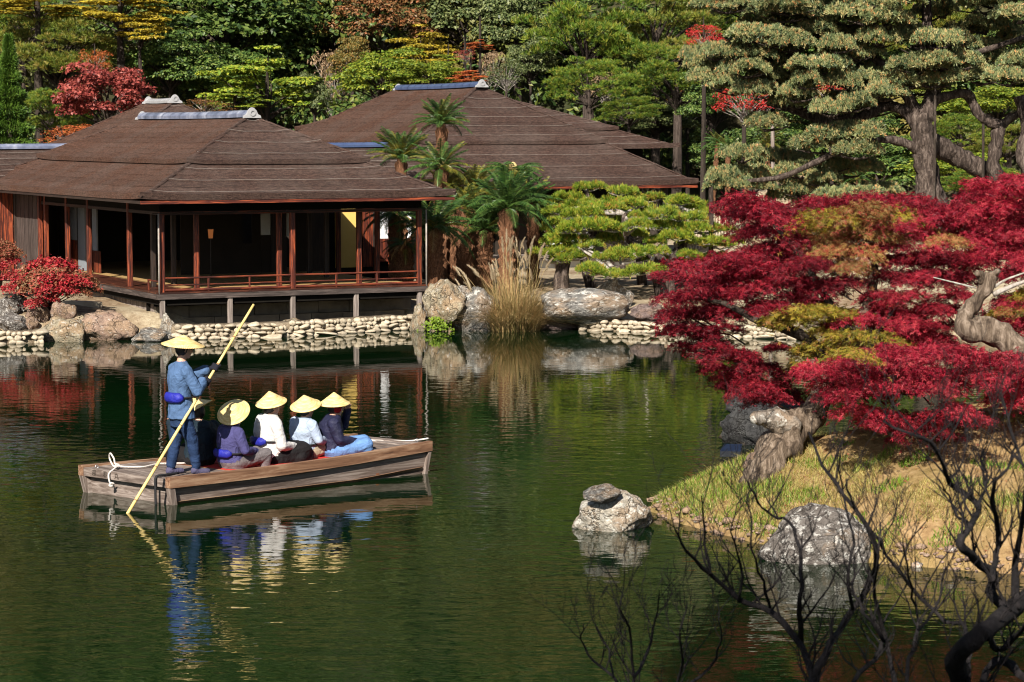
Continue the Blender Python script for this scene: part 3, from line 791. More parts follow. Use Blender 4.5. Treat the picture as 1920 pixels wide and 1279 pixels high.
def crown_mesh(name, seed, R0=3.0, H0=2.6, nc=42, per=230, leaf=0.15, flat=0.5, crad=(0.7, 1.25), kind='oval', low=-0.35, tilt=0.55):
    """uneven crown of leaf clumps within an ellipsoid (radius R0, half height H0) around the origin; returns mesh and clump centres"""
    rng = np.random.default_rng(seed)
    cs = []; tries = 0
    while len(cs) < nc and tries < 4000:
        tries += 1
        d = unit(rng.normal(size=3))
        if d[2] < low: continue
        r = rng.uniform(0.45, 0.98) ** 0.6
        c = d * r * np.array([R0, R0, H0]) * (1 + 0.12 * rng.normal())
        if any(np.linalg.norm((c - q) / np.array([1, 1, flat])) < 0.95 * crad[0] for q in cs): continue
        cs.append(c)
    VV, FF, off = [], [], 0
    for c in cs:
        r = rng.uniform(*crad); n = int(per * r * r)
        d = unit(rng.normal(size=(n, 3))); d[:, 2] = np.where(d[:, 2] < -0.3, -d[:, 2], d[:, 2])
        lump = 1 + 0.25 * np.sin(d[:, :1] * 5 + c[0] * 3) * np.sin(d[:, 1:2] * 6 + c[1])
        rr = rng.uniform(0.45, 1.0, (n, 1)) ** 0.5 * lump
        C = c + d * rr * r * np.array([1, 1, flat])
        N = unit(d * 0.8 + np.array([0, 0, tilt]) + rng.normal(size=(n, 3)) * 0.45)
        if kind == 'tuft':
            v, f = tuft_cloud(C, unit(d * 0.7 + np.array([0, 0, 0.8])), rng.uniform(0.75, 1.2, n) * leaf, rng, 9, 0.8, 0.055)
        else:
            v, f = leaf_cloud(C, N, rng.uniform(0.6, 1.25, n) * leaf, rng, kind)
        VV.append(v); FF.append(f + off); off += len(v)
    return np_mesh(name, np.concatenate(VV), np.concatenate(FF), [None] if False else [M['leaf_default']]), cs
def branch_mesh(name, cs, r0, z0, seed, mat, every=2):
    """limbs from the foot of a crown to its clumps"""
    rnd = random.Random(seed); m = MB()
    for c in cs[::every]:
        c = Vector(c); s_ = Vector((0, 0, z0 + rnd.uniform(0.0, 0.5) * (c.z - z0)))
        mid = s_.lerp(c, 0.5) + Vector((rnd.uniform(-.2, .2), rnd.uniform(-.2, .2), rnd.uniform(-0.1, 0.3)))
        m.tube([s_, mid, c], [r0, r0 * 0.6, r0 * 0.2], 5, cap=False)
    return m.mesh(name, mat, True)
M['leaf_default'] = leafmat('leaf_default', [(0.05, 0.09, 0.02), (0.09, 0.14, 0.03)])
def barkmat(name, cols, sc_=3.0):
    t = NT(name); v = t.coords((6, 6, 1.6)); n = t.noise(v, sc_, 7, 0.7, 0.5)
    t.principled(t.ramp(n, cols, [0.35, 0.5, 0.65]), 0.9, t.bump(n, 0.9, 0.05), 0.2); return t.mat
M['trunk_dark'] = barkmat('dark_bark', [(0.018, 0.013, 0.01), (0.045, 0.034, 0.027), (0.1, 0.08, 0.065)])
M['trunk_pine'] = barkmat('pine_bark', [(0.014, 0.01, 0.008), (0.055, 0.04, 0.033), (0.16, 0.125, 0.105)], 2.2)
M['trunk_maple'] = barkmat('maple_bark', [(0.035, 0.024, 0.017), (0.125, 0.092, 0.066), (0.28, 0.22, 0.17)], 2.2)
M['twig_pale'] = barkmat('pale_twigs', [(0.2, 0.17, 0.14), (0.36, 0.32, 0.28), (0.5, 0.46, 0.42)])
M['cycad_trunk'] = pmat('cycad_trunk', [(0.04, 0.016, 0.008), (0.17, 0.075, 0.035), (0.42, 0.22, 0.12)], 14, (1, 1, 2), rough=0.9, bump=0.9, bscale=22, bdist=0.05)

LEAF = {
 'evergreen': leafmat('evergreen_leaves', [(0.019, 0.044, 0.010), (0.05, 0.098, 0.019), (0.095, 0.15, 0.028), (0.16, 0.2, 0.045)], 0.15),
 'greygreen': leafmat('grey_green_leaves', [(0.03, 0.048, 0.016), (0.068, 0.096, 0.03), (0.125, 0.15, 0.05), (0.18, 0.195, 0.078)], 0.15),
 'lime': leafmat('lime_leaves', [(0.06, 0.11, 0.012), (0.14, 0.22, 0.02), (0.25, 0.3, 0.03), (0.36, 0.36, 0.04)], 0.3),
 'yellow': leafmat('yellow_leaves', [(0.16, 0.13, 0.015), (0.34, 0.25, 0.02), (0.5, 0.36, 0.03), (0.2, 0.19, 0.025)], 0.3),
 'olive': leafmat('olive_turning_leaves', [(0.05, 0.06, 0.015), (0.11, 0.1, 0.025), (0.2, 0.15, 0.035), (0.3, 0.14, 0.03)], 0.2),
 'rust': leafmat('rust_turning_leaves', [(0.07, 0.06, 0.02), (0.17, 0.09, 0.03), (0.28, 0.1, 0.04), (0.14, 0.11, 0.04)], 0.2),
 'coral': leafmat('coral_red_leaves', [(0.09, 0.014, 0.013), (0.23, 0.036, 0.03), (0.42, 0.1, 0.075), (0.15, 0.022, 0.02)], 0.25),
 'orange': leafmat('orange_leaves', [(0.32, 0.07, 0.02), (0.55, 0.17, 0.05), (0.42, 0.09, 0.03)], 0.3),
 'scarlet': leafmat('scarlet_leaves', [(0.25, 0.012, 0.014), (0.48, 0.03, 0.03), (0.6, 0.07, 0.05)], 0.3),
 'pine': leafmat('pine_needles', [(0.035, 0.08, 0.009), (0.08, 0.15, 0.014), (0.15, 0.21, 0.02), (0.26, 0.24, 0.032)], 0.15),
 'pine_yellow': leafmat('yellowing_pine_needles', [(0.06, 0.1, 0.012), (0.13, 0.17, 0.02), (0.2, 0.22, 0.03), (0.27, 0.2, 0.04)], 0.15),
 'cypress': leafmat('cypress_foliage', [(0.025, 0.06, 0.008), (0.06, 0.12, 0.014), (0.1, 0.17, 0.02)], 0.15),
 'dry': leafmat('dry_brush', [(0.18, 0.11, 0.06), (0.32, 0.21, 0.12), (0.42, 0.3, 0.18)], 0.2),
 'wood': leafmat('hill_wood_leaves', [(0.02, 0.042, 0.01), (0.045, 0.085, 0.017), (0.085, 0.125, 0.022), (0.15, 0.16, 0.03)], 0.12, 0, patch=((0.17, 0.14, 0.035), 0.06, 0.42)),
 'niwaki': leafmat('clipped_pine_needles', [(0.05, 0.105, 0.010), (0.12, 0.2, 0.016), (0.22, 0.28, 0.024), (0.32, 0.3, 0.035), (0.36, 0.19, 0.04)], 0.2, pos=[0, 0.3, 0.6, 0.92, 1.0]),
 'goyo': leafmat('five_needle_pine_tufts', [(0.055, 0.085, 0.04), (0.125, 0.16, 0.065), (0.23, 0.245, 0.1), (0.38, 0.32, 0.14), (0.5, 0.24, 0.09)], 0.15, pos=[0, 0.35, 0.68, 0.9, 1.0]),
 'crimson': leafmat('crimson_maple_leaves', [(0.065, 0.003, 0.008), (0.15, 0.004, 0.015), (0.26, 0.008, 0.024), (0.38, 0.025, 0.04)], 0.38, 0.45),
 'red': leafmat('bright_red_maple_leaves', [(0.1, 0.004, 0.012), (0.26, 0.007, 0.026), (0.4, 0.013, 0.04), (0.5, 0.07, 0.08)], 0.38, 0.45),
 'turning': leafmat('turning_maple_leaves', [(0.12, 0.1, 0.025), (0.3, 0.17, 0.05), (0.36, 0.05, 0.04), (0.42, 0.24, 0.09), (0.22, 0.18, 0.04), (0.34, 0.03, 0.03)], 0.3, 0.4),
 'olive_maple': leafmat('olive_yellow_maple_leaves', [(0.1, 0.1, 0.012), (0.23, 0.2, 0.02), (0.36, 0.28, 0.03), (0.3, 0.12, 0.04)], 0.3, 0.25),
 'azalea': leafmat('red_azalea_leaves', [(0.22, 0.008, 0.018), (0.4, 0.02, 0.032), (0.46, 0.05, 0.05), (0.24, 0.08, 0.05)], 0.25, 0.3),
 'azalea_brown': leafmat('browning_azalea_leaves', [(0.13, 0.08, 0.035), (0.26, 0.12, 0.06), (0.36, 0.07, 0.05), (0.18, 0.13, 0.06)], 0.25, 0.25),
 'cycad': leafmat('cycad_leaflets', [(0.022, 0.06, 0.012), (0.048, 0.105, 0.02), (0.09, 0.15, 0.032)], 0.15, 0.5, 0.4, 0.4),
 'cycad_yellow': leafmat('yellowing_cycad_leaflets', [(0.05, 0.07, 0.014), (0.12, 0.13, 0.02), (0.22, 0.18, 0.025)], 0.2, 0.4, 0.4, 0.5),
 'cycad_dead': leafmat('withered_cycad_leaflets', [(0.16, 0.08, 0.03), (0.28, 0.16, 0.06), (0.36, 0.24, 0.1)], 0.1, 0.3),
 'pampas': leafmat('pampas_blades', [(0.12, 0.13, 0.03), (0.3, 0.22, 0.09), (0.48, 0.35, 0.17), (0.5, 0.3, 0.13)], 0.2, 0),
 'plume': leafmat('pampas_plumes', [(0.34, 0.26, 0.16), (0.5, 0.4, 0.26), (0.62, 0.52, 0.38)], 0.35, 0.2),
 'fern': leafmat('bright_fern', [(0.1, 0.18, 0.01), (0.18, 0.28, 0.02), (0.26, 0.36, 0.03)], 0.3, 0.1),
 'grass': leafmat('dry_grass_blades', [(0.26, 0.2, 0.05), (0.42, 0.33, 0.1), (0.5, 0.42, 0.18), (0.2, 0.24, 0.04)], 0.25, 0),
 'weed': leafmat('green_weed_blades', [(0.08, 0.16, 0.015), (0.14, 0.25, 0.02), (0.24, 0.34, 0.04)], 0.25, 0),
}
CR, BR = {}, {}
for i in range(4):
    CR['broad%d' % i], cs = crown_mesh('leaf_crown', 100 + i, nc=46, per=230, leaf=0.135, flat=0.5); BR['broad%d' % i] = branch_mesh('limbs', cs, 0.1, -2.2, i, M['trunk_dark'])
for i in range(2):
    CR['layer%d' % i], cs = crown_mesh('leaf_crown', 120 + i, nc=30, per=190, leaf=0.15, flat=0.2, crad=(0.75, 1.3), low=-0.5, tilt=1.0); BR['layer%d' % i] = branch_mesh('limbs', cs, 0.09, -2.2, i, M['trunk_dark'])
for i in range(3):
    CR['pine%d' % i], cs = crown_mesh('needle_crown', 140 + i, nc=38, per=95, leaf=0.3, flat=0.42, crad=(0.7, 1.2), kind='tuft', low=-0.6); BR['pine%d' % i] = branch_mesh('limbs', cs, 0.1, -2.4, i, M['trunk_dark'])
CR['thin0'], cs = crown_mesh('leaf_crown', 160, nc=40, per=60, leaf=0.13, flat=0.6, crad=(0.6, 1.2)); BR['thin0'] = branch_mesh('limbs', cs, 0.06, -2.6, 60, M['twig_pale'], 1)
def cypress_mesh():
    rng = np.random.default_rng(5); n = 5200
    z = rng.uniform(-1, 1, n) ; r = (1.02 - z) * 0.5 * (0.75 + 0.25 * np.sin(z * 23)) ; an = rng.uniform(0, 6.283, n)
    rr = r * rng.uniform(0.5, 1.0, n) ** 0.5
    C = np.stack([np.cos(an) * rr * 2.2, np.sin(an) * rr * 2.2, z * 2.6], 1)
    D = unit(np.stack([np.cos(an), np.sin(an), 0.1 + 0 * z], 1))
    v, f = tuft_cloud(C, D, rng.uniform(0.2, 0.4, n), rng, 7, 0.5, 0.09)
    return np_mesh('cypress_crown', v, f, [M['leaf_default']])
CR['cypress0'] = cypress_mesh()
trunk_me = {}
for k, mt in (('dark', 'trunk_dark'), ('pine', 'trunk_pine')):
    rnd = random.Random(3); pts = smooth_path([(0, 0, -0.3, 1.25), (0.04, 0.02, 0.15, 0.95), (-0.03, 0.05, 0.5, 0.8), (0.05, -0.02, 0.8, 0.65), (0, 0, 1.1, 0.4)], 3)
    trunk_me[k] = MB().tube([p[:3] for p in pts], [p[3] for p in pts], 8, jit=0.08, rnd=rnd).mesh('trunk', M[mt], True)
def tree(name, label, px, py, wpx, hpx, Y, crown, leaf, group=None, cat='tree', rot=None, trunk='dark', tr=0.16):
    """a tree whose crown of this apparent size stands at distance Y"""
    c = P(px, py, Y); s_ = PXM(Y)
    rx, rz = wpx / 2 / s_, hpx / 2 / s_
    g = gzs(c.x, Y)
    o = thing(name, label, cat, (c.x, Y, g), 0, group)
    rnd = random.Random(hash((int(px), int(py), crown)) & 0xffff if False else int(px * 7 + py * 13))
    a = rnd.uniform(0, 6.28) if rot is None else rot
    sc_ = (rx / 3.3, rx / 3.3, rz / 2.9)
    cz = c.z - g
    set_mat(link('crown', CR[crown], o, (0, 0, cz), (0, 0, a), sc_), LEAF[leaf])
    if crown in BR: link('branches', BR[crown], o, (0, 0, cz), (0, 0, a), sc_)
    h = max(0.4, cz - rz * 0.5)
    link('trunk', trunk_me[trunk], o, (0, 0, 0), (0, 0, a), (tr, tr, h))
    return o

# ------------------------------------------------------------------ trees on and below the hill
G = 'autumn trees below the hill'
T = [
 # px, py, w, h, Y, crown, leaf, name, label
 (18, 185, 150, 230, 84, 'cypress0', 'cypress', 'cypress_tree', 'feathery bright green cypress at the very edge of the picture'),
 (110, 95, 230, 150, 92, 'pine0', 'pine_yellow', 'pine_tree', 'yellow-green pine above the coral red tree'),
 (40, 40, 160, 140, 96, 'pine1', 'pine', 'pine_tree', 'green pine in the upper corner above the cypress'),
 (100, 215, 150, 110, 88, 'pine2', 'pine', 'pine_tree', 'shaded pine low between the cypress and the coral red tree'),
 (205, 195, 165, 140, 86, 'broad0', 'coral', 'maple_tree', 'coral red maple behind the small pale peak tile'),
 (150, 262, 120, 60, 84, 'thin0', 'orange', 'shrub', 'thin orange shrub above the gallery roof'),
 (225, 22, 210, 100, 91, 'layer0', 'yellow', 'tree', 'golden yellow tree over the pines in the upper corner'),
 (262, 58, 100, 90, 90, 'layer1', 'yellow', 'tree', 'small golden tree beside the dark evergreen crown'),
 (70, 18, 140, 60, 91, 'layer1', 'yellow', 'tree', 'golden yellow spray at the top edge above the cypress'),
 (178, 122, 60, 60, 90, 'thin0', 'orange', 'shrub', 'small orange leaved sapling over the coral maple'),
 (410, 60, 330, 220, 97, 'broad1', 'evergreen', 'evergreen_tree', 'big dark evergreen oak above the pavilion ridge'),
 (320, 130, 170, 130, 92, 'broad2', 'evergreen', 'evergreen_tree', 'dark round evergreen just behind the small pale peak tile'),
 (420, 150, 170, 120, 93, 'broad3', 'evergreen', 'evergreen_tree', 'dense evergreen in front of the big oak'),
 (500, 168, 200, 150, 88, 'layer1', 'lime', 'tree', 'layered lime green tree right of the pavilion ridge'),
 (440, 190, 120, 60, 87, 'layer0', 'lime', 'tree', 'low lime green spray touching the pavilion ridge tile'),
 (385, 205, 90, 40, 86, 'thin0', 'rust', 'shrub', 'reddish brown shrub between the two ridge tiles'),
 (540, 60, 170, 190, 101, 'broad0', 'evergreen', 'evergreen_tree', 'tall evergreen between the oak and the rust-coloured tree'),
 (590, 190, 60, 90, 88, 'broad2', 'greygreen', 'evergreen_tree', 'narrow grey-green tree beside the layered lime tree'),
 (630, 40, 190, 150, 100, 'layer0', 'olive', 'tree', 'olive tree turning rust at the top middle'),
 (720, 45, 170, 140, 98, 'broad3', 'rust', 'tree', 'rust and green tree above the yellow one'),
 (625, 165, 80, 150, 95, 'thin0', 'dry', 'shrub', 'dry pinkish brush on the bare slope left of the hall roof'),
 (660, 118, 70, 90, 93, 'broad1', 'olive', 'tree', 'small olive tree on the slope beside dry brush'),
 (790, 100, 120, 100, 90, 'layer1', 'yellow', 'tree', 'bright yellow tree above the hall ridge'),
 (715, 155, 150, 110, 88, 'broad2', 'lime', 'tree', 'lime green bush by the end of the hall ridge'),
 (800, 150, 120, 70, 87, 'broad0', 'lime', 'tree', 'yellow-green bush below the bright yellow tree'),
 (840, 125, 60, 50, 88, 'layer0', 'lime', 'tree', 'small green spray beside the bright yellow tree'),
 (880, 40, 190, 150, 99, 'broad1', 'greygreen', 'evergreen_tree', 'broad grey-green tree at the top middle'),
 (970, 60, 150, 150, 97, 'broad3', 'greygreen', 'evergreen_tree', 'grey-green tree beside the tall black pines'),
 (840, 15, 120, 80, 103, 'broad2', 'evergreen', 'evergreen_tree', 'dark evergreen at the top edge over the hall'),
 (900, 88, 50, 26, 90, 'layer1', 'orange', 'maple_tree', 'small orange maple spray over the hall ridge, upper one'),
 (882, 148, 70, 34, 86, 'layer0', 'orange', 'maple_tree', 'orange maple just above the hall ridge tiles'),
 (872, 108, 40, 30, 89, 'thin0', 'coral', 'maple_tree', 'faint red sapling beside the orange maple spray'),
 (950, 145, 70, 60, 90, 'thin0', 'greygreen', 'shrub', 'grey-green scrub on the bare slope'),
 (995, 125, 80, 90, 91, 'broad0', 'greygreen', 'shrub', 'grey-green bush before the tall black pines'),
 (925, 135, 50, 80, 93, 'thin0', 'dry', 'shrub', 'pale dry brush above the hall ridge'),
 (1135, 170, 60, 70, 89, 'thin0', 'dry', 'shrub', 'dry tan brush right of the hall roof'),
 (1100, 60, 210, 190, 90, 'pine0', 'pine', 'pine_tree', 'tall black pine with a dark trunk behind the hall'),
 (1105, 160, 150, 100, 86, 'pine1', 'pine', 'pine_tree', 'green pine crown just over the hall eave'),
 (1230, 60, 220, 190, 92, 'pine2', 'pine_yellow', 'pine_tree', 'yellow-green pine beside the tall black pine'),
 (1270, 150, 190, 130, 88, 'pine0', 'pine', 'pine_tree', 'green pine above the side hall roof'),
 (1180, 210, 110, 60, 85, 'pine1', 'pine', 'pine_tree', 'low pine at the end of the side hall'),
 (1330, 30, 150, 140, 95, 'pine1', 'pine', 'pine_tree', 'dark green pine behind the great spreading pine, upper'),
 (1340, 200, 120, 110, 84, 'broad2', 'evergreen', 'shrub', 'dark evergreen shrub behind the back cycads'),
 (1395, 195, 110, 80, 76, 'thin0', 'scarlet', 'maple_tree', 'scarlet maple glimpsed behind the great spreading pine'),
 (1320, 75, 70, 60, 80, 'thin0', 'scarlet', 'maple_tree', 'scarlet sapling beside the upper boughs of the great pine'),
 (1560, 185, 110, 60, 74, 'thin0', 'scarlet', 'maple_tree', 'thin scarlet maple behind the trunk of the great pine'),
 (1460, 40, 160, 120, 96, 'broad3', 'evergreen', 'evergreen_tree', 'dark evergreen behind the top of the great pine'),
 (1560, 240, 200, 120, 82, 'broad0', 'evergreen', 'evergreen_tree', 'dark evergreen in shade under the great pine boughs'),
 (1450, 300, 190, 110, 80, 'broad1', 'evergreen', 'shrub', 'dark shrubbery under the low boughs of the great pine'),
 (1650, 320, 200, 130, 78, 'broad3', 'evergreen', 'shrub', 'dark shrub behind the great pine trunk'),
 (1730, 60, 190, 130, 94, 'pine2', 'pine_yellow', 'pine_tree', 'sunlit green pine seen through the boughs at top'),
 (1770, 200, 120, 60, 78, 'broad2', 'lime', 'shrub', 'bright green clipped shrub beside the great pine fork'),
 (1870, 200, 150, 70, 80, 'broad1', 'lime', 'shrub', 'bright green clipped shrub at the picture edge, upper'),
 (1800, 250, 150, 70, 76, 'pine1', 'pine', 'pine_tree', 'bright green clipped pine between the two thick trunks'),
 (1890, 270, 130, 80, 75, 'pine2', 'pine_yellow', 'pine_tree', 'bright green clipped pine beyond the bent trunk'),
 (1800, 320, 170, 70, 74, 'broad0', 'lime', 'shrub', 'green shrub just over the crimson maple top'),
 (1900, 100, 140, 160, 97, 'broad3', 'evergreen', 'evergreen_tree', 'dark evergreen behind the upper boughs at the picture edge'),
 (1600, 60, 170, 150, 99, 'broad1', 'evergreen', 'evergreen_tree', 'dark evergreen behind the middle of the great pine'),

 (1050, 110, 180, 150, 100, 'broad2', 'evergreen', 'evergreen_tree', 'dark evergreen filling the gap left of the tall black pine'),
 (1180, 110, 200, 170, 101, 'broad0', 'evergreen', 'evergreen_tree', 'dark evergreen between the tall black pine and its yellow-green neighbour'),
 (1300, 120, 200, 180, 100, 'broad1', 'evergreen', 'evergreen_tree', 'dark evergreen above the back garden cycads'),
 (1230, 230, 130, 70, 90, 'broad3', 'greygreen', 'shrub', 'grey-green shrub at the end of the side hall roof'),
 (1420, 130, 200, 170, 98, 'broad2', 'evergreen', 'evergreen_tree', 'dark evergreen seen through the left boughs of the great pine'),
 (1540, 150, 190, 170, 97, 'broad3', 'evergreen', 'evergreen_tree', 'dark evergreen seen through the middle boughs of the great pine'),
 (1670, 170, 190, 190, 96, 'broad0', 'evergreen', 'evergreen_tree', 'dark evergreen just left of the great pine fork'),
 (1820, 150, 220, 170, 98, 'broad1', 'evergreen', 'evergreen_tree', 'dark evergreen above the bright clipped pines at the edge'),
 (1740, 290, 150, 90, 80, 'pine0', 'pine', 'pine_tree', 'clipped green pine right behind the great pine trunk'),
 (1850, 345, 170, 70, 72, 'pine1', 'pine', 'pine_tree', 'low green pine behind the bent trunk foot'),
 (1380, 300, 150, 100, 82, 'broad3', 'evergreen', 'shrub', 'dark shrub behind the back garden cycads, lower'),
 (1530, 330, 190, 100, 79, 'broad2', 'evergreen', 'shrub', 'dark shrub low behind the bamboo fence'),
 (1290, 200, 90, 70, 92, 'thin0', 'rust', 'shrub', 'rust-coloured scrub under the green pines beside the hall'),
]
for px, py, w, h, Y_, cr, lf, nm, lb in T:
    tree(nm, lb, px, py, w * 1.12, h * 1.12, Y_, cr, lf, G, 'shrub' if nm == 'shrub' else 'tree', trunk='pine' if 'pine' in nm else 'dark', tr=0.22 if w > 120 else 0.1)

# the wooded slope above: one mass of crowns nobody could count
rng = np.random.default_rng(77)
VV, FF, off = [], [], 0
def wood(n, y0, y1, xw, leaf, per, rad):
    global off
    yy = rng.uniform(y0, y1, n); xx = rng.uniform(-1, 1, n) * xw * (yy / 100)
    for x, y in zip(xx, yy):
        g = gzs(x, y); r = rng.uniform(*rad)
        d = unit(rng.normal(size=(per, 3))); d[:, 2] = np.abs(d[:, 2])
        C = np.array([x, y, g + rng.uniform(1.0, 4.5)]) + d * r * np.array([1, 1, 0.8]) * rng.uniform(0.6, 1.0, (per, 1)) * (1 + 0.25 * np.sin(d[:, :1] * 6 + x))
        N = unit(d + rng.normal(size=d.shape) * 0.5 + np.array([0, -0.1, 0.4]))
        v, f = leaf_cloud(C, N, rng.uniform(0.6, 1.3, per) * leaf, rng)
        VV.append(v); FF.append(f + off); off += len(v)
wood(520, 92, 124, 29, 0.135, 430, (1.1, 2.4))
wood(900, 122, 225, 62, 0.6, 90, (2.2, 4.2))
tag(link('hillside_forest', np_mesh('hillside_forest', np.concatenate(VV), np.concatenate(FF), [LEAF['wood']])), 'mass of dark green and turning woodland covering the hill', 'forest', kind='stuff')
# bare rock showing on the slope above the hall

# ------------------------------------------------------------------ boulders and stone edging
def rock_mesh(name, seed, mat, sub=4, cuts=11, rough=0.2, taper=0.0, cut=(0.5, 0.85)):
    """a boulder inside the unit box: facets cut by planes, then roughened"""
    rnd = random.Random(seed)
    bm = bmesh.new(); bmesh.ops.create_icosphere(bm, subdivisions=sub, radius=1.0)
    pl = []
    for _ in range(cuts):
        d = Vector((rnd.gauss(0, 1), rnd.gauss(0, 1), rnd.gauss(0, 1))).normalized(); pl.append((d, rnd.uniform(*cut)))
    off = Vector((seed * 3.7, seed * 1.3, 0))
    for v in bm.verts:
        p = v.co.copy()
        for d, h in pl:
            k = p.dot(d)
            if k > h: p -= d * (k - h) * 0.92
        n1 = mnoise.fractal(p * 1.6 + off, 1.0, 2.0, 4); n2 = mnoise.ridged_multi_fractal(p * 3.5 + off, 1.0, 2.0, 4, 1.0, 2.0)
        p = p * (1 + rough * n1 - rough * 0.4 * (n2 - 1)); k = 1 - taper * p.z
        v.co = Vector((p.x * k, p.y * k, p.z))
    me = bpy.data.meshes.new(name); bm.to_mesh(me); bm.free()
    co = np.empty(len(me.vertices) * 3, dtype=np.float32); me.vertices.foreach_get('co', co); co = co.reshape(-1, 3)
    lo, hi = co.min(0), co.max(0); co = (co - (lo + hi) / 2) / ((hi - lo) / 2)
    me.vertices.foreach_set('co', co.ravel()); me.materials.append(mat)
    me.polygons.foreach_set('use_smooth', [True] * len(me.polygons)); me.update()
    return me
def boulder(label, px, pyb, wpx, hpx, zb, mat, seed, dep=0.75, rz=0.0, name='boulder', sink=0.5, group='boulders on the far bank', tiltx=0.0, tilty=0.0, **kw):
    """boulder whose foot is seen at (px, pyb) on level zb"""
    f = W(px, pyb, zb); s_ = PXM(f.y)
    hx, hz = wpx / 2 / s_, hpx / s_ * (0.5 + 0.4 * sink)
    hy = hx * dep
    o = link(name, rock_mesh(name, seed, M[mat], **kw), None, (f.x, f.y + hy * 0.8, zb + hpx / s_ - hz), (R(tiltx), R(tilty), rz), (hx, hy, hz))
    return tag(o, label, 'rock', group)
B = [
 ('rounded boulder half in the water, furthest along the bank beside the red azalea', 112, 641, 96, 48, 0, 'stone_warm', 11, dict(cut=(0.75, 0.95))),
 ('long dark boulder with a pale patch, next to the rounded one', 200, 639, 112, 56, 0, 'stone_pink', 12, dict(cut=(0.7, 0.9))),
 ('flat grey stone under the pavilion corner post', 285, 641, 90, 26, 0, 'stone_grey', 13, dict(dep=0.6)),
 ('upright pale splintered stone under the pavilion corner', 312, 627, 30, 44, 0.1, 'stone_pale', 14, dict(rough=0.2)),
 ('broad cream boulder at the middle stilt', 546, 629, 64, 32, 0, 'stone_warm', 15, dict(cut=(0.7, 0.9))),
 ('small flat stone in the cobble edge between two stilts', 392, 634, 70, 16, 0, 'stone_pale', 16, {}),
 ('upright split stone, pale grey, at the end of the cobble edge', 783, 620, 32, 52, 0, 'stone_warm', 17, dict(dep=0.9, rough=0.2)),
 ('narrow standing stone touching the split stone', 800, 618, 18, 44, 0, 'stone_grey', 18, dict(rough=0.2)),
 ('tall cream cliff-like stone behind the fern', 832, 598, 84, 74, 0.3, 'stone_warm', 19, dict(cut=(0.6, 0.8))),
 ('large pointed grey boulder left of the pampas grass', 895, 621, 108, 84, 0, 'stone_grey', 20, dict(cut=(0.55, 0.8), rough=0.15)),
 ('small grey boulder at the foot of the pampas grass', 948, 618, 50, 50, 0, 'stone_grey', 21, {}),
 ('long low purple-brown stone at the water line', 1042, 619, 92, 22, 0, 'stone_purple', 22, dict(cut=(0.7, 0.9))),
 ('small grey stone end-on beside the purple-brown one', 990, 618, 34, 16, 0, 'stone_grey', 23, {}),
 ('huge whale-backed boulder with a cream top', 1100, 594, 172, 52, 0.35, 'stone_grey', 24, dict(cut=(0.75, 0.95), rough=0.1)),
 ('square grey-green block behind the whale-backed boulder', 1150, 556, 66, 38, 0.6, 'stone_pale', 25, dict(cuts=14, cut=(0.55, 0.75))),
 ('small knob of stone at the end of the whale-backed boulder', 1181, 572, 18, 28, 0.5, 'stone_grey', 26, {}),
 ('flat purplish slab beside the crimson maple', 1215, 597, 70, 28, 0.3, 'stone_purple', 27, dict(cut=(0.7, 0.9))),
 ('mossy white rock at the picture edge under the azalea', 12, 596, 44, 40, 0.45, 'stone_lichen', 28, {}),
 ('mossy white rock wedged between two others by the azalea', 32, 580, 38, 38, 0.6, 'stone_lichen', 29, {}),
 ('pinkish stone below the azalea stem', 68, 605, 46, 36, 0.35, 'stone_pink', 30, {}),
 ('brown angular stone behind the long dark boulder', 118, 596, 50, 30, 0.5, 'stone_pink', 31, {}),
 ('low lichen rock at the picture edge near the water', 20, 618, 60, 30, 0.25, 'stone_lichen', 32, {}),
 ('small pink rock in front of the lichen pile', 52, 616, 36, 22, 0.25, 'stone_pink', 33, {}),
]
for lb, px, pyb, w, h, zb, mt, sd, kw in B: boulder(lb, px, pyb, w, h, zb, mt, sd, **kw)

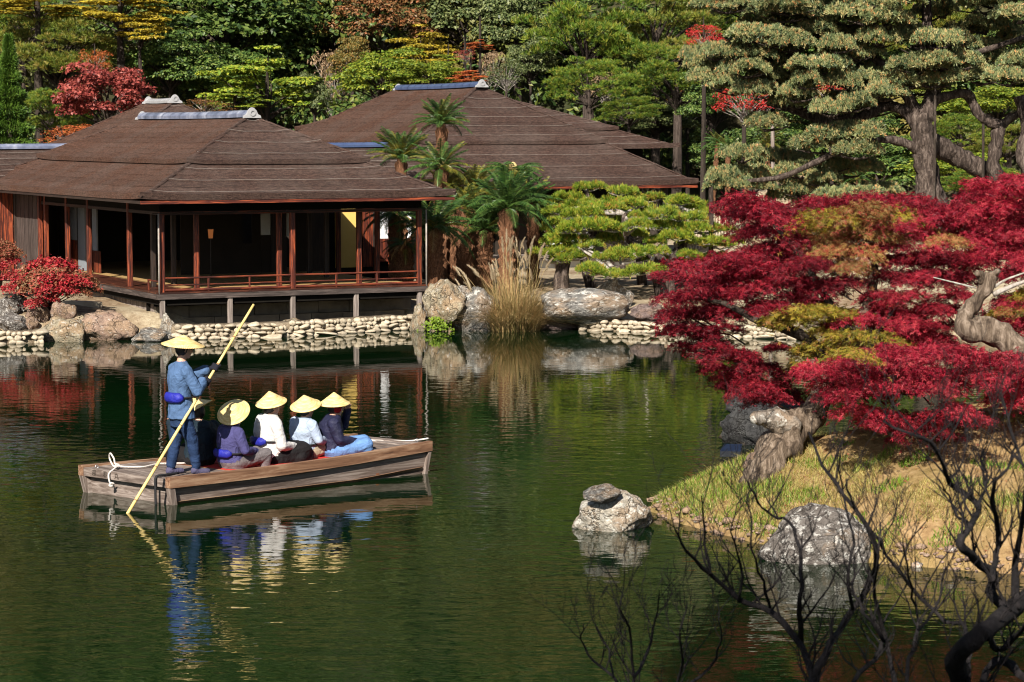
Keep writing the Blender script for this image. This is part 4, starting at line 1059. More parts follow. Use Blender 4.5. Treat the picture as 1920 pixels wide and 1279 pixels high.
M['mortar'] = groundmat('pale_mortar', [(0.1, 0.075, 0.05), (0.24, 0.19, 0.13), (0.4, 0.33, 0.24)], [(0.06, 0.045, 0.03), (0.16, 0.12, 0.08), (0.3, 0.24, 0.17)], 2.0)
cob = [rock_mesh('stone', 200 + i, M['cobble'], 2, 9, 0.1, cut=(0.6, 0.85)) for i in range(4)]
def cobble_wall(label, path, rows, size, seed, zb=0.0, dz=0.85):
    """dry edging of rounded stones along a path of world points; each stone a part"""
    rnd = random.Random(seed)
    root = thing('cobble_edging', label, 'stone edging', path[0], 0, 'cobble edgings of the far bank')
    pts = [Vector(p) for p in path]; L = [0]
    for a, b_ in zip(pts, pts[1:]): L.append(L[-1] + (b_ - a).length)
    def at_(s_):
        for i in range(len(pts) - 1):
            if s_ <= L[i + 1]: return pts[i].lerp(pts[i + 1], (s_ - L[i]) / (L[i + 1] - L[i]))
        return pts[-1]
    base = pts[0]
    mm = MB(); H = size * dz * 0.8 * rows; k = 24; V = []            # mortar and earth between the stones
    for i in range(k + 1):
        p = at_(L[-1] * i / k) - base
        for dy, z in ((0.0, -0.2), (0.03, H * 0.35), (0.07, H * 0.8), (0.4, H * 0.95), (0.5, -0.2)): V.append((p.x, p.y + dy + size * 0.12 + rnd.uniform(-.02, .02), z - base.z + rnd.uniform(-.02, .02)))
    mm.add(V, [(5 * i + j, 5 * i + 5 + j, 5 * i + 6 + j, 5 * i + 1 + j) for i in range(k) for j in range(4)])
    mm.build('mortar', M['mortar'], root, True)
    for r_ in range(rows):
        s_ = rnd.uniform(0, size)
        while s_ < L[-1]:
            w = size * (rnd.uniform(0.6, 1.3) if rnd.random() < 0.8 else rnd.uniform(1.5, 2.3)); p = at_(s_ + w / 2)
            if r_ == 0 and rnd.random() < 0.6: w *= 1.8
            if rnd.random() < 0.05 * (r_ + 1): s_ += w * 0.6; continue
            z = zb + (r_ + 0.25) * size * dz * 0.8
            link('stone', cob[rnd.randrange(4)], root, (p.x - base.x, p.y - base.y + r_ * size * 0.1 + rnd.uniform(-.02, .02), z - base.z + rnd.uniform(-.012, .012)), (rnd.uniform(-.3, .3), rnd.uniform(-.3, .3), rnd.uniform(-.3, .3) + math.pi * rnd.randrange(2)), (w * 0.54, w * 0.45, size * dz * rnd.uniform(0.36, 0.66)))
            s_ += w * 0.97
    return root
fw = [W(px, py, 0) for px, py in ((318, 640), (420, 637), (520, 634), (640, 627), (775, 619))]
cobble_wall('cream cobble edging along the water below the pavilion', [(p.x, p.y + 0.2, 0) for p in fw], 4, 0.135, 1, dz=0.8)
fw = [W(px, py, 0) for px, py in ((1085, 621), (1180, 623), (1250, 627), (1400, 634), (1520, 640))]
cobble_wall('cream cobble edging below the whale-backed boulder', [(p.x, p.y + 0.15, 0) for p in fw], 3, 0.13, 2)
fw = [W(px, py, 0) for px, py in ((-40, 647), (30, 646), (75, 644))]
cobble_wall('cream cobble edging at the picture edge below the azalea', [(p.x, p.y + 0.15, 0) for p in fw], 3, 0.14, 3)

# cream kerb of the gravel court and low slab by the pavilion
a, b_ = W(95, 566, 0.62), W(192, 574, 0.58)
tag(MB().hexa([(a.x, a.y, 0.5), (b_.x, b_.y, 0.5), (b_.x - 0.1, b_.y + 0.35, 0.5), (a.x - 0.1, a.y + 0.35, 0.5), (a.x, a.y, 0.66), (b_.x, b_.y, 0.66), (b_.x - 0.1, b_.y + 0.35, 0.66), (a.x - 0.1, a.y + 0.35, 0.66)]).build('step_stone', M['cobble']), 'long cream step stone beside the skirting of the pavilion', 'step')

# ------------------------------------------------------------------ cycads
def frond_mesh(seed, bend=0.75):
    rng = np.random.default_rng(seed); n = 36
    s_ = np.linspace(0.06, 1, n); x = s_ * (1 - 0.12 * bend * s_); z = 0.40 * s_ - bend * 0.66 * s_ ** 2.0
    P_ = np.stack([x, 0 * x, z], 1); tan = unit(np.gradient(P_, axis=0)); upv = np.cross(tan, np.array([0, 1.0, 0])) * -1
    V, F = [], []
    for side in (-1, 1):
        for i in range(n):
            L = 0.17 * math.sin(math.pi * (0.1 + 0.86 * s_[i])) ** 0.6
            d = unit(np.array([0, side * 1.0, 0]) + tan[i] * 0.7 + upv[i] * 0.5 + rng.normal(size=3) * 0.10)
            w = tan[i] * 0.0085; k = len(V)
            V += [P_[i] - w, P_[i] + w, P_[i] + d * L * 0.6 + w * 0.8 + upv[i] * 0.01, P_[i] + d * L, P_[i] + d * L * 0.6 - w * 0.8 + upv[i] * 0.01]
            F.append((k, k + 1, k + 2, k + 3, k + 4))
    k = len(V)
    for i in range(n): V += [P_[i] + np.array([0, -0.008, 0.004]), P_[i] + np.array([0, 0.008, 0.004])]
    Q = [(k + 2 * i, k + 2 * i + 2, k + 2 * i + 3, k + 2 * i + 1) for i in range(n - 1)]
    return np_mesh('frond', np.array(V), [np.array(F), np.array(Q)], [LEAF['cycad']])
FR = [frond_mesh(1, 0.6), frond_mesh(2, 0.85), frond_mesh(3, 1.05)]
trunk_cy = []
for sd in (1, 2):
    rnd = random.Random(sd); bm = bmesh.new(); m = MB()
    m.lathe([(0.0, 0), (1.0, 0), (0.95, 0.25), (1.0, 0.5), (0.97, 0.75), (1.05, 0.92), (0.7, 1.0), (0, 1.02)], 14)
    for r_ in range(9):                           # leaf-base scales in rings
        for k in range(12):
            an = 2 * math.pi * (k + 0.5 * (r_ % 2)) / 12; z = 0.05 + r_ * 0.105
            c, s_ = math.cos(an), math.sin(an); q = rnd.uniform(0.9, 1.12)
            m.add([(c * 0.9 - s_ * 0.22, s_ * 0.9 + c * 0.22, z - 0.03), (c * 0.9 + s_ * 0.22, s_ * 0.9 - c * 0.22, z - 0.03), (c * 1.22 * q, s_ * 1.22 * q, z + 0.06), (c * 0.9, s_ * 0.9, z + 0.09)], [(0, 1, 2), (0, 2, 3), (1, 3, 2)])
    trunk_cy.append(m.mesh('trunk', M['cycad_trunk']))
M['cone'] = pmat('cycad_cone', [(0.45, 0.3, 0.12), (0.62, 0.46, 0.22)], 12, rough=0.9, bump=0.6)
def cycad(label, px, py, Rpx, Y_, trpx=22, zg=None, nf=24, leaf='cycad', lean=0.0, cone=False, droop=1.0, group='cycads', elev=(-0.35, 1.15), yellow=0.25):
    """cycad whose crown centre is seen at (px, py), frond length Rpx"""
    c = P(px, py, Y_); s_ = PXM(Y_); L = Rpx / s_ * 1.28; nf = int(nf * 1.45)
    g = gzs(c.x, Y_) if zg is None else zg
    rnd = random.Random(int(px * 3 + py))
    o = thing('cycad', label, 'cycad', (c.x - lean, Y_, g), 0, group)
    h = c.z - g; r_ = trpx / 2 / s_
    tr = link('trunk', trunk_cy[rnd.randrange(2)], o, (0, 0, 0), (0, math.atan2(lean, h), 0), (r_, r_, math.hypot(h, lean)))
    for i in range(nf):
        e = elev[0] + (elev[1] - elev[0]) * ((i + 0.5) / nf) ** 0.9 + rnd.uniform(-.1, .1)
        an = i * 2.39996 + rnd.uniform(-.2, .2); sc_ = L * rnd.uniform(0.85, 1.12) * (1 - 0.12 * max(0, e - 0.6))
        f = link('frond', FR[2 if e < 0.1 else (1 if e < 0.6 else 0)], o, (lean, 0, h - 0.02), (0, -e * 0.9, an), (sc_, sc_, sc_))
        set_mat(f, LEAF['cycad_dead'] if e < -0.2 and rnd.random() < 0.35 else LEAF['cycad_yellow'] if (leaf == 'cycad_yellow' or rnd.random() < yellow) else LEAF['cycad'])
    if cone:
        k = MB().lathe([(0.0, -0.05), (0.09, 0.0), (0.12, 0.08), (0.1, 0.17), (0.05, 0.23), (0, 0.25)], 12, (lean, 0, h)).build('seed_cone', M['cone'], o, True)
    return o
CY = [
 ('tallest cycad, standing free against the hall roof', 828, 232, 52, 63.0, 20, dict(nf=28, elev=(-0.05, 1.3))),
 ('cycad over the corner of the pavilion roof', 752, 297, 60, 62.0, 20, dict(nf=28, elev=(-0.05, 1.3), yellow=0.45)),
 ('thick trunked cycad with pale new growth in its heart', 826, 315, 56, 60.5, 25, dict(nf=26, cone=True)),
 ('flat topped cycad with a cream cone, against the hall roof', 962, 322, 54, 60.0, 20, dict(nf=22, cone=True, elev=(-0.15, 0.5))),
 ('yellowing cycad in the middle of the clump', 890, 356, 52, 61.0, 30, dict(nf=28, leaf='cycad_yellow')),
 ('dark glossy cycad with long upright fronds', 950, 392, 78, 58.2, 28, dict(nf=30, elev=(-0.2, 1.35), yellow=0.0)),
 ('cycad peeping out behind the hall eave', 1000, 380, 50, 60.5, 22, dict(nf=22, yellow=0.1)),
 ('low cycad with a tan cone, beside the pavilion railing', 815, 428, 72, 57.6, 30, dict(nf=28, cone=True, yellow=0.05)),
 ('cycad hidden behind the pavilion railing with a mottled trunk', 742, 402, 60, 60.0, 26, dict(nf=20, elev=(-0.5, 0.4))),
 ('short cycad in shade under the clump', 872, 385, 50, 59.5, 30, dict(nf=24)),
 ('bare footed cycad at the pavilion wing corner', 760, 458, 40, 58.6, 28, dict(nf=16, yellow=0.3, elev=(-0.7, 0.6))),
 ('cycad filling the gap above the pampas grass', 910, 430, 60, 59.2, 28, dict(nf=22, yellow=0.1)),
 ('cycad just above the pavilion eave tip', 845, 358, 54, 60.8, 24, dict(nf=22, leaf='cycad_yellow')),
]
for lb, px, py, rp, y_, tp, kw in CY: cycad(lb, px, py, rp, y_, tp, **kw)
CB = [
 ('back garden cycad leaning over the white props', 1345, 268, 28, 77, 8, dict(lean=0.15)),
 ('back garden cycad among grey wrapped trunks', 1365, 280, 30, 76, 9, dict()),
 ('yellow tipped back garden cycad by the great pine', 1440, 268, 30, 77, 9, dict(leaf='cycad_yellow')),
 ('small back garden cycad beside the yellow tipped one', 1400, 290, 26, 75, 9, dict()),
 ('cycad in shade behind the low boughs of the great pine', 1610, 335, 30, 72, 9, dict()),
]
for lb, px, py, rp, y_, tp, kw in CB: cycad(lb, px, py, rp, y_, tp, nf=16, group='cycads in the back garden', **kw)

# ------------------------------------------------------------------ clipped pines on the bank
def pad_mesh(name, seed, rx, hz, n, L, m=12, wid=0.05, spread=0.9, leaf='niwaki', lumps=5):
    """flat cushion of needle tufts, rx wide, hz high, origin at its underside"""
    rng = np.random.default_rng(seed)
    lc = np.stack([rng.uniform(-0.7, 0.7, lumps), rng.uniform(-0.7, 0.7, lumps)], 1); lr = rng.uniform(0.3, 0.55, lumps)
    C = []
    while len(C) < n:
        p = rng.uniform(-1, 1, 2); q = 1e9
        d = np.linalg.norm(lc - p, axis=1) / lr
        if d.min() < 1.0 or (np.linalg.norm(p) < 0.55 and rng.random() < 0.6):
            k = max(0, 1 - d.min() ** 2)
            C.append((p[0] * rx, p[1] * rx, hz * (0.25 + 0.75 * k) * rng.uniform(0.6, 1.0)))
    C = np.array(C)
    D = unit(np.stack([C[:, 0] / rx * 0.9, C[:, 1] / rx * 0.9, 0.9 + 0 * C[:, 0]], 1))
    v, f = tuft_cloud(C, D, rng.uniform(0.75, 1.2, n) * L, rng, m, spread, wid)
    return np_mesh(name, v, f, [LEAF[leaf]])
NP = [pad_mesh('foliage', 300 + i, 0.62, 0.23, 230, 0.15, 14, 0.055) for i in range(5)]
def pine_by_pads(name, label, base, trunk_pts, pads, meshes, mref, rad, bark, group, leaf=None, twig=0.03, branch=True, squash=1.0):
    """trunk through world points; pads = (px, py, halfwidth px, Y)"""
    o = thing(name, label, 'tree', base, 0, group)
    rnd = random.Random(int(base[0] * 100 + base[1] * 10))
    pts = smooth_path([tuple(p) + (r_,) for p, r_ in zip(trunk_pts, rad)], 5)
    loc = Vector(base)
    MB().tube([Vector(p[:3]) - loc for p in pts], [p[3] for p in pts], 10, jit=0.12, rnd=rnd).build('trunk', M[bark], o, True)
    tp = [Vector(p[:3]) for p in pts]
    for px, py, hw, y_ in pads:
        c = P(px, py, y_); s_ = 0.98 * hw / PXM(y_) / mref
        p = link('foliage', meshes[rnd.randrange(len(meshes))], o, c - loc - Vector((0, 0, 0.08)), (rnd.uniform(-.08, .08), rnd.uniform(-.08, .08), rnd.uniform(0, 6.28)), (s_, s_, s_ ** 0.5 * squash * rnd.uniform(0.85, 1.15)))
        if leaf: set_mat(p, LEAF[leaf])
        if branch:
            # bough from the trunk to the pad, with a few twigs under the cushion
            q = min(tp, key=lambda a_: (a_ - c).length + max(0, a_.z - c.z) * 1.5)
            m = MB(); mid = q.lerp(c, 0.55) + Vector((rnd.uniform(-.15, .15), rnd.uniform(-.1, .1), rnd.uniform(-0.15, 0.05)))
            m.tube([q - loc, mid - loc, c - loc - Vector((0, 0, 0.1))], [twig * 2.0, twig * 1.4, twig * 0.8], 6, cap=False)
            for _ in range(6):
                an = rnd.uniform(0, 6.28); e = c + Vector((math.cos(an), math.sin(an), 0.05)) * s_ * mref * rnd.uniform(0.5, 0.85)
                m.tube([c - loc - Vector((0, 0, 0.1)), c.lerp(e, 0.5) - loc - Vector((0, 0, 0.08)), e - loc - Vector((0, 0, 0.03))], [twig * 0.55, twig * 0.4, twig * 0.15], 5, cap=False)
            m.build('bough', M['twig_pale' if bark == 'trunk_pine' else bark], o, True)
    return o
NG = 'clipped pines on the far bank'
def npine(label, trunk, pads, r0=0.13, leaf=None):
    tw = [P(*q) for q in trunk]
    k = len(tw); base = (tw[0].x, tw[0].y, gzs(tw[0].x, tw[0].y))
    pine_by_pads('clipped_pine', label, base, [(tw[0].x, tw[0].y, base[2] - 0.1)] + tw[1:], pads, NP, 0.62, [r0 * (1.15 - 0.75 * i / (k - 1)) for i in range(k)], 'trunk_pine', NG, leaf)
npine('clipped pine with a mushroom-like topmost pad beneath the hall eave', [(1110, 520, 60.5), (1095, 470, 60.4), (1115, 420, 60.6), (1100, 360, 60.8)],
      [(1104, 352, 34, 60.8), (1060, 372, 32, 60.8), (1030, 378, 28, 60.6), (1085, 385, 40, 60.2), (1045, 395, 34, 60.0), (1145, 378, 26, 61.0), (1075, 405, 38, 59.6), (1122, 402, 44, 59.8), (1150, 418, 34, 59.8)])
npine('clipped pine with golden pads in the middle of the bank', [(1255, 565, 58.6), (1240, 490, 58.6), (1180, 450, 58.8), (1170, 400, 59.0)],
      [(1100, 400, 36, 58.6), (1130, 390, 40, 59.0), (1105, 425, 42, 58.0), (1150, 428, 44, 58.0), (1190, 422, 36, 58.2), (1060, 430, 30, 58.0), (1195, 383, 34, 59.4), (1240, 400, 36, 59.2), (1215, 405, 30, 58.8), (1175, 475, 44, 57.6), (1130, 482, 30, 57.4)], 0.16)
npine('clipped pine reaching low over the square grey-green block', [(1242, 550, 58.0), (1225, 500, 57.8), (1190, 500, 57.4), (1140, 505, 57.0)],
      [(1115, 508, 40, 56.8), (1150, 515, 34, 56.6), (1200, 508, 44, 57.0), (1160, 478, 34, 57.6), (1225, 470, 28, 57.8), (1100, 460, 36, 58.0), (1075, 450, 30, 58.2)], 0.14)
npine('clipped pine behind the pampas grass with a stout short trunk', [(1052, 530, 58.4), (1055, 500, 58.4), (1070, 470, 58.6), (1050, 440, 58.8)],
      [(1045, 420, 32, 59.0), (1060, 445, 34, 58.6), (1030, 455, 26, 58.4), (1065, 468, 30, 58.2), (1085, 480, 34, 58.2), (1020, 475, 28, 58.0), (1050, 485, 26, 58.0)], 0.19)
npine('clipped pine on a crooked bough before the white court', [(1250, 560, 59.4), (1262, 490, 59.6), (1290, 440, 60.0), (1300, 400, 60.4)],
      [(1270, 380, 40, 60.6), (1300, 388, 34, 60.8), (1285, 410, 44, 60.0), (1330, 400, 26, 60.6), (1255, 425, 34, 59.8), (1300, 430, 40, 59.8), (1340, 428, 34, 60.4), (1270, 445, 38, 59.4), (1320, 452, 40, 59.6), (1350, 460, 36, 60.0), (1300, 478, 30, 59.2), (1235, 452, 26, 59.4)], 0.17)
npine('clipped pine tucked behind the white notice box', [(1205, 520, 61.5), (1200, 470, 61.5), (1210, 430, 61.6)],
      [(1160, 360, 30, 62), (1215, 372, 34, 62), (1180, 400, 34, 61.6), (1235, 425, 30, 61.4), (1195, 440, 36, 61.0), (1150, 450, 34, 60.6), (1225, 490, 36, 60.6), (1090, 375, 30, 61.8), (1020, 400, 28, 61.0), (1030, 430, 30, 60.6)], 0.12)
npine('low spreading clipped pine over the flat purplish slab', [(1330, 545, 60.0), (1325, 505, 60.0), (1310, 490, 60.0)],
      [(1320, 488, 40, 60.0), (1345, 480, 30, 60.4), (1290, 500, 34, 59.6), (1340, 500, 30, 59.8), (1370, 455, 28, 60.8)], 0.12)

# ------------------------------------------------------------------ pampas grass
def blades(n, base_r, L, lean, rng, w=0.008, droop=0.5, seg=3):
    an = rng.uniform(0, 6.283, n); r_ = base_r * np.sqrt(rng.random(n))
    C = np.stack([np.cos(an) * r_, np.sin(an) * r_, 0 * an], 1)
    a2 = an + rng.normal(size=n) * 0.6; d = np.stack([np.cos(a2), np.sin(a2)], 1)
    Ls = L * rng.uniform(0.55, 1.1, n); le = np.abs(rng.normal(size=n)) * lean + 0.04
    VV = []
    for i in range(seg + 1):
        t_ = i / seg
        hor = le * t_ + droop * le * t_ ** 2.2
        p = C + np.concatenate([d * (hor * Ls)[:, None], (Ls * (t_ - 0.35 * droop * t_ ** 3 * np.minimum(1, le * 2)))[:, None]], 1)
        sd = np.stack([-d[:, 1], d[:, 0], 0 * an], 1) * (w * (1 - t_ * 0.95))
        rot = rng.uniform(-1, 1, (n, 1)) * 0
        VV += [p - sd, p + sd]
    V = np.stack(VV, 1); k = 2 * (seg + 1)
    F = np.array([[2 * i, 2 * i + 1, 2 * i + 3, 2 * i + 2] for i in range(seg)])
    return V.reshape(-1, 3), (np.arange(n)[:, None, None] * k + F[None]).reshape(-1, 4)
rng = np.random.default_rng(8)
pb = W(962, 619, 0.0); pb.z = -0.03
pam = thing('pampas_grass', 'tall tan pampas grass clump with feathery plumes at the water', 'grass clump', pb, 0)
v, f = blades(1700, 0.5, 1.25, 0.36, rng, 0.008, 1.1, 4)
v2, f2 = blades(1500, 0.62, 0.95, 0.55, rng, 0.008, 1.5, 4)
v3, f3 = blades(420, 0.4, 1.75, 0.24, rng, 0.007, 0.9, 4)
f = np.concatenate([f, f2 + len(v), f3 + len(v) + len(v2)]); v = np.concatenate([v, v2, v3])
tag(link('blades', np_mesh('blades', v, f, [LEAF['pampas']]), pam), kind='stuff')
pl = []
for k in range(3):
    n = 260; s_ = rng.random(n); an = rng.uniform(0, 6.28, n)
    C = np.stack([0.1 * s_ ** 2 + 0 * s_, 0 * s_, s_ * 0.4], 1)
    D = unit(np.stack([np.cos(an) * 0.16 + 0.2, np.sin(an) * 0.16, 0.9 + 0 * an], 1))
    v, f = tuft_cloud(C, D, 0.14 * (1.1 - s_ * 0.6), rng, 2, 0.25, 0.02)
    pl.append(np_mesh('plume', v, f, [LEAF['plume']]))
rnd = random.Random(5)
for i in range(34):
    an = rnd.uniform(0, 6.28); lean = abs(rnd.gauss(0, 0.3)); h = rnd.uniform(1.2, 2.1) * (1 - 0.18 * lean)
    if i < 6: an = math.pi + rnd.uniform(-.6, .6); lean = rnd.uniform(0.6, 1.3); h = rnd.uniform(0.9, 1.6)
    p0 = Vector((rnd.uniform(-.5, .5), rnd.uniform(-.3, .3), 0)); p1 = p0 + Vector((math.cos(an) * lean * 0.75, math.sin(an) * lean * 0.5, h))
    st = MB().tube([p0, p0.lerp(p1, 0.5) + Vector((0, 0, 0.08)), p1], [0.006, 0.005, 0.004], 4, cap=False).build('stem', LEAF['pampas'], pam)
    sc_ = rnd.uniform(0.6, 1.0)
    link('plume', pl[i % 3], pam, p1 - Vector((0, 0, 0.05)), (0, lean * 0.45, an if i % 2 else an + rnd.uniform(-.6, .6)), (sc_, sc_, sc_))

# fern hanging over the water
fb = W(823, 622, 0.0)
rng = np.random.default_rng(9); n = 700
C = np.stack([rng.normal(size=n) * 0.14, rng.normal(size=n) * 0.1, rng.uniform(0.02, 0.34, n)], 1); C[:, 0] *= (1.25 - C[:, 2] * 2)
v, f = leaf_cloud(C, unit(np.stack([rng.normal(size=n) * 0.4, -0.7 + rng.normal(size=n) * 0.3, 0.6 + 0 * C[:, 0]], 1)), rng.uniform(0.02, 0.045, n), rng)
fe = thing('fern', 'bright green fern clump at the water between pale stones', 'fern', (fb.x, fb.y + 0.12, 0)); tag(link('leaves', np_mesh('leaves', v, f, [LEAF['fern']]), fe), kind='stuff')

# ------------------------------------------------------------------ azaleas by the pavilion
def spray_mesh(name, seed, rx, hz, n, leaf, kind, mat, ny=1.0):
    """flat spray of leaves, wider than high, origin in the middle"""
    rng = np.random.default_rng(seed)
    lc = rng.uniform(-0.65, 0.65, (6, 2)); lr = rng.uniform(0.28, 0.5, 6)
    C = []
    while len(C) < n:
        p = rng.uniform(-1, 1, 2); d = (np.linalg.norm(lc - p, axis=1) / lr).min()
        if d < 1 or rng.random() < 0.06:
            C.append((p[0] * rx, p[1] * rx * ny, hz * (0.5 - 0.9 * (p @ p)) + hz * rng.normal() * 0.33))
    C = np.array(C)
    N = unit(np.stack([C[:, 0] / rx * 0.5, C[:, 1] / rx * 0.4 - 0.15, 0.8 + 0 * C[:, 0]], 1) + rng.normal(size=C.shape) * 0.42)
    v, f = leaf_cloud(C, N, rng.uniform(0.65, 1.2, n) * leaf, rng, kind)
    return np_mesh(name, v, f, [mat])
AZ = [spray_mesh('foliage', 400 + i, 0.34, 0.1, 900, 0.027, 'oval', LEAF['azalea']) for i in range(3)]
def azalea(label, base, sprays):
    o = thing('azalea_bush', label, 'shrub', base, 0)
    loc = Vector(base); rnd = random.Random(int(base[0] * 50))
    for px, py, hw, y_, lf in sprays:
        c = P(px, py, y_); s_ = 1.2 * hw / PXM(y_) / 0.34
        set_mat(link('foliage', AZ[rnd.randrange(3)], o, c - loc, (rnd.uniform(-.15, .15), rnd.uniform(-.15, .15), rnd.uniform(0, 6)), (s_, s_, s_)), LEAF[lf])
        m = MB(); e = c - loc
        m.tube([(0, 0, 0), (e.x * 0.35, e.y * 0.4, e.z * 0.4), tuple(e)], [0.022, 0.014, 0.005], 5, cap=False)
        m.build('stem', M['trunk_dark'], o, True)
b_ = W(92, 580, 0.55)
azalea('domed scarlet azalea with browning top above the bank boulders', b_,
       [(90, 500, 44, 53.4, 'azalea'), (60, 508, 34, 53.4, 'azalea_brown'), (120, 505, 34, 53.6, 'azalea'), (145, 520, 30, 53.5, 'azalea_brown'), (40, 520, 30, 53.2, 'azalea'), (95, 515, 40, 53.0, 'azalea_brown'),
        (105, 522, 34, 52.8, 'azalea'), (70, 530, 36, 52.8, 'azalea_brown'), (125, 532, 36, 52.9, 'azalea'), (30, 540, 26, 53.0, 'azalea'), (155, 535, 28, 53.2, 'azalea_brown'), (60, 545, 26, 52.7, 'azalea_brown'),
        (95, 540, 30, 52.6, 'azalea'), (115, 548, 30, 52.6, 'azalea'), (85, 562, 24, 52.5, 'azalea'), (60, 568, 20, 52.5, 'azalea'), (150, 548, 22, 52.9, 'azalea_brown'), (110, 512, 30, 54.0, 'azalea'), (70, 518, 30, 54.0, 'azalea_brown')])
b_ = W(2, 540, 0.62)
azalea('browning azalea cut by the picture edge before the red boarded wall', b_, [(5, 460, 26, 57, 'azalea_brown'), (18, 470, 24, 56.8, 'azalea_brown'), (-10, 475, 30, 57, 'azalea_brown'), (8, 480, 28, 56.5, 'azalea_brown'), (20, 490, 20, 56.6, 'azalea'), (0, 500, 20, 56.5, 'azalea'), (-15, 495, 24, 56.7, 'azalea')])

# ------------------------------------------------------------------ small garden things
M['white'] = pmat('white_paint', [(0.7, 0.7, 0.7), (0.78, 0.78, 0.78)], 3, rough=0.6, bump=0.05)
c = P(1225, 415, 63.0)
sg = thing('notice_box', 'white notice box with a grey sloping lid behind the clipped pines', 'box', (c.x, c.y, gzs(c.x, c.y)), 0)
h = c.z - sg.location.z
MB().box((-0.45, 0, h - 0.17), (0.33, 0.5, h + 0.11)).build('body', M['white'], sg)
MB().hexa([(-0.5, -0.06, h + 0.113), (0.36, -0.06, h + 0.113), (0.36, 0.55, h + 0.16), (-0.5, 0.55, h + 0.16), (-0.5, -0.06, h + 0.135), (0.36, -0.06, h + 0.135), (0.36, 0.55, h + 0.2), (-0.5, 0.55, h + 0.2)]).build('lid', M['tile'], sg)
for x in (-0.38, 0.26): MB().box((x - 0.03, 0.2, 0), (x + 0.03, 0.26, h - 0.172)).build('leg', M['grey_z'], sg)
# pale bamboo fence behind the maple's top
a, b_ = P(1290, 398, 74.0), P(1530, 392, 73.0)
fn = thing('bamboo_fence', 'pale bamboo stake fence in the back garden under the great pine', 'fence', (a.x, a.y, gzs(a.x, a.y)), math.atan2(b_.y - a.y, b_.x - a.x))
L = math.hypot(b_.x - a.x, b_.y - a.y); zt = a.z - fn.location.z + 0.25
n = 44; st = MB().tube([(0, 0, 0), (0, 0, zt)], 0.028, 6).mesh('stake', M['cobble'])
for i in range(n):
    link('stake', st, fn, (L * i / n, 0, 0), None, (1, 1, 0.92 + 0.1 * ((i * 7) % 5) / 5))
for z in (zt * 0.55, zt * 0.85): MB().tube([(0, -0.05, z), (L, -0.05, z)], 0.022, 6).build('rail', M['cobble'], fn)

# ------------------------------------------------------------------ the great spreading pine
GP = [pad_mesh('foliage', 500 + i, 1.15, 0.5, 900, 0.125, 10, 0.12, 1.2, 'goyo', 8) for i in range(5)]
YP = 61.0
def PP(px, py, dy=0.0): return P(px, py, YP + dy)
gb = PP(1742, 392); gbz = gzs(gb.x, gb.y)
gp = thing('great_pine', 'great spreading five-needle pine with grey-green boughs and a stout trunk', 'tree', (gb.x, gb.y, gbz))
def limb(root, pts, name='limb', mat='trunk_pine', seg=10, jit=0.12, seed=1):
    """pts: (px, py, Y, radius)"""
    rnd = random.Random(seed); w = []
    for px, py, y_, r_ in pts:
        q = P(px, py, y_) - root.location; w.append((q.x, q.y, q.z, r_))
    big = max(q[3] for q in w) > 0.1
    sm = smooth_path(w, 9 if big else 5); sg = 18 if big else seg
    m = MB().tube([q[:3] for q in sm], [q[3] for q in sm], sg, jit=0 if big else jit, rnd=rnd)
    if big:                                      # knots and furrows
        for i, q in enumerate(sm):
            for k in range(sg):
                v_ = Vector(m.v[i * sg + k]); c = Vector(q[:3]); d = v_ - c
                n_ = mnoise.fractal(v_ * 5.0 + Vector((seed, 0, 0)), 1.0, 2.0, 3) * 0.30 + mnoise.noise(Vector((k * 0.9, i * 0.16, seed))) * 0.16
                m.v[i * sg + k] = tuple(c + d * (1 + n_ * min(1.5, jit * 9)))
    return m.build(name, M[mat], root, True)
limb(gp, [(1760, 470, YP, 0.5), (1748, 392, YP, 0.42), (1738, 330, YP, 0.30), (1732, 270, YP, 0.28), (1728, 228, YP, 0.27), (1745, 190, YP, 0.2), (1752, 130, YP + 0.3, 0.17), (1740, 60, YP + 0.4, 0.14), (1735, -40, YP + .5, 0.1)], 'trunk', seed=2)
limb(gp, [(1725, 240, YP, 0.2), (1700, 210, YP, 0.16), (1660, 200, YP + .2, 0.14), (1610, 220, YP + .3, 0.13), (1540, 222, YP + .6, 0.14), (1490, 205, YP + .8, 0.13), (1440, 190, YP + 1, 0.1)], seed=3)
limb(gp, [(1728, 232, YP, 0.17), (1690, 160, YP, 0.13), (1640, 110, YP + .2, 0.11), (1590, 85, YP + .4, 0.09), (1520, 60, YP + .6, 0.07)], seed=4)
limb(gp, [(1735, 300, YP + .1, 0.12), (1700, 270, YP - .2, 0.11), (1640, 262, YP - .4, 0.09), (1560, 290, YP - .6, 0.08), (1470, 330, YP - .8, 0.07), (1400, 340, YP - 1, 0.05)], seed=5)
limb(gp, [(1740, 262, YP + .5, 0.26), (1780, 285, YP + .8, 0.25), (1830, 312, YP + 1, 0.24), (1880, 345, YP + 1.2, 0.27), (1920, 380, YP + 1.2, 0.3)], 'thick_limb', seed=6)
limb(gp, [(1750, 190, YP, 0.13), (1785, 178, YP, 0.11), (1815, 178, YP + .2, 0.12), (1835, 215, YP + .2, 0.12), (1870, 235, YP + .3, 0.15)], seed=7)
limb(gp, [(1752, 140, YP + .3, 0.1), (1800, 110, YP, 0.08), (1860, 90, YP - .2, 0.07), (1920, 70, YP - .2, 0.06)], seed=8)
bent = thing('bent_pine_trunk', 'pale bent pine trunk forking at the picture edge beside the great pine', 'tree', PP(1870, 390, 0.3))
limb(bent, [(1885, 420, YP + .3, 0.36), (1872, 345, YP + .3, 0.24), (1862, 310, YP + .3, 0.17), (1868, 270, YP + .3, 0.16), (1872, 240, YP + .3, 0.17)], 'trunk', seed=9)
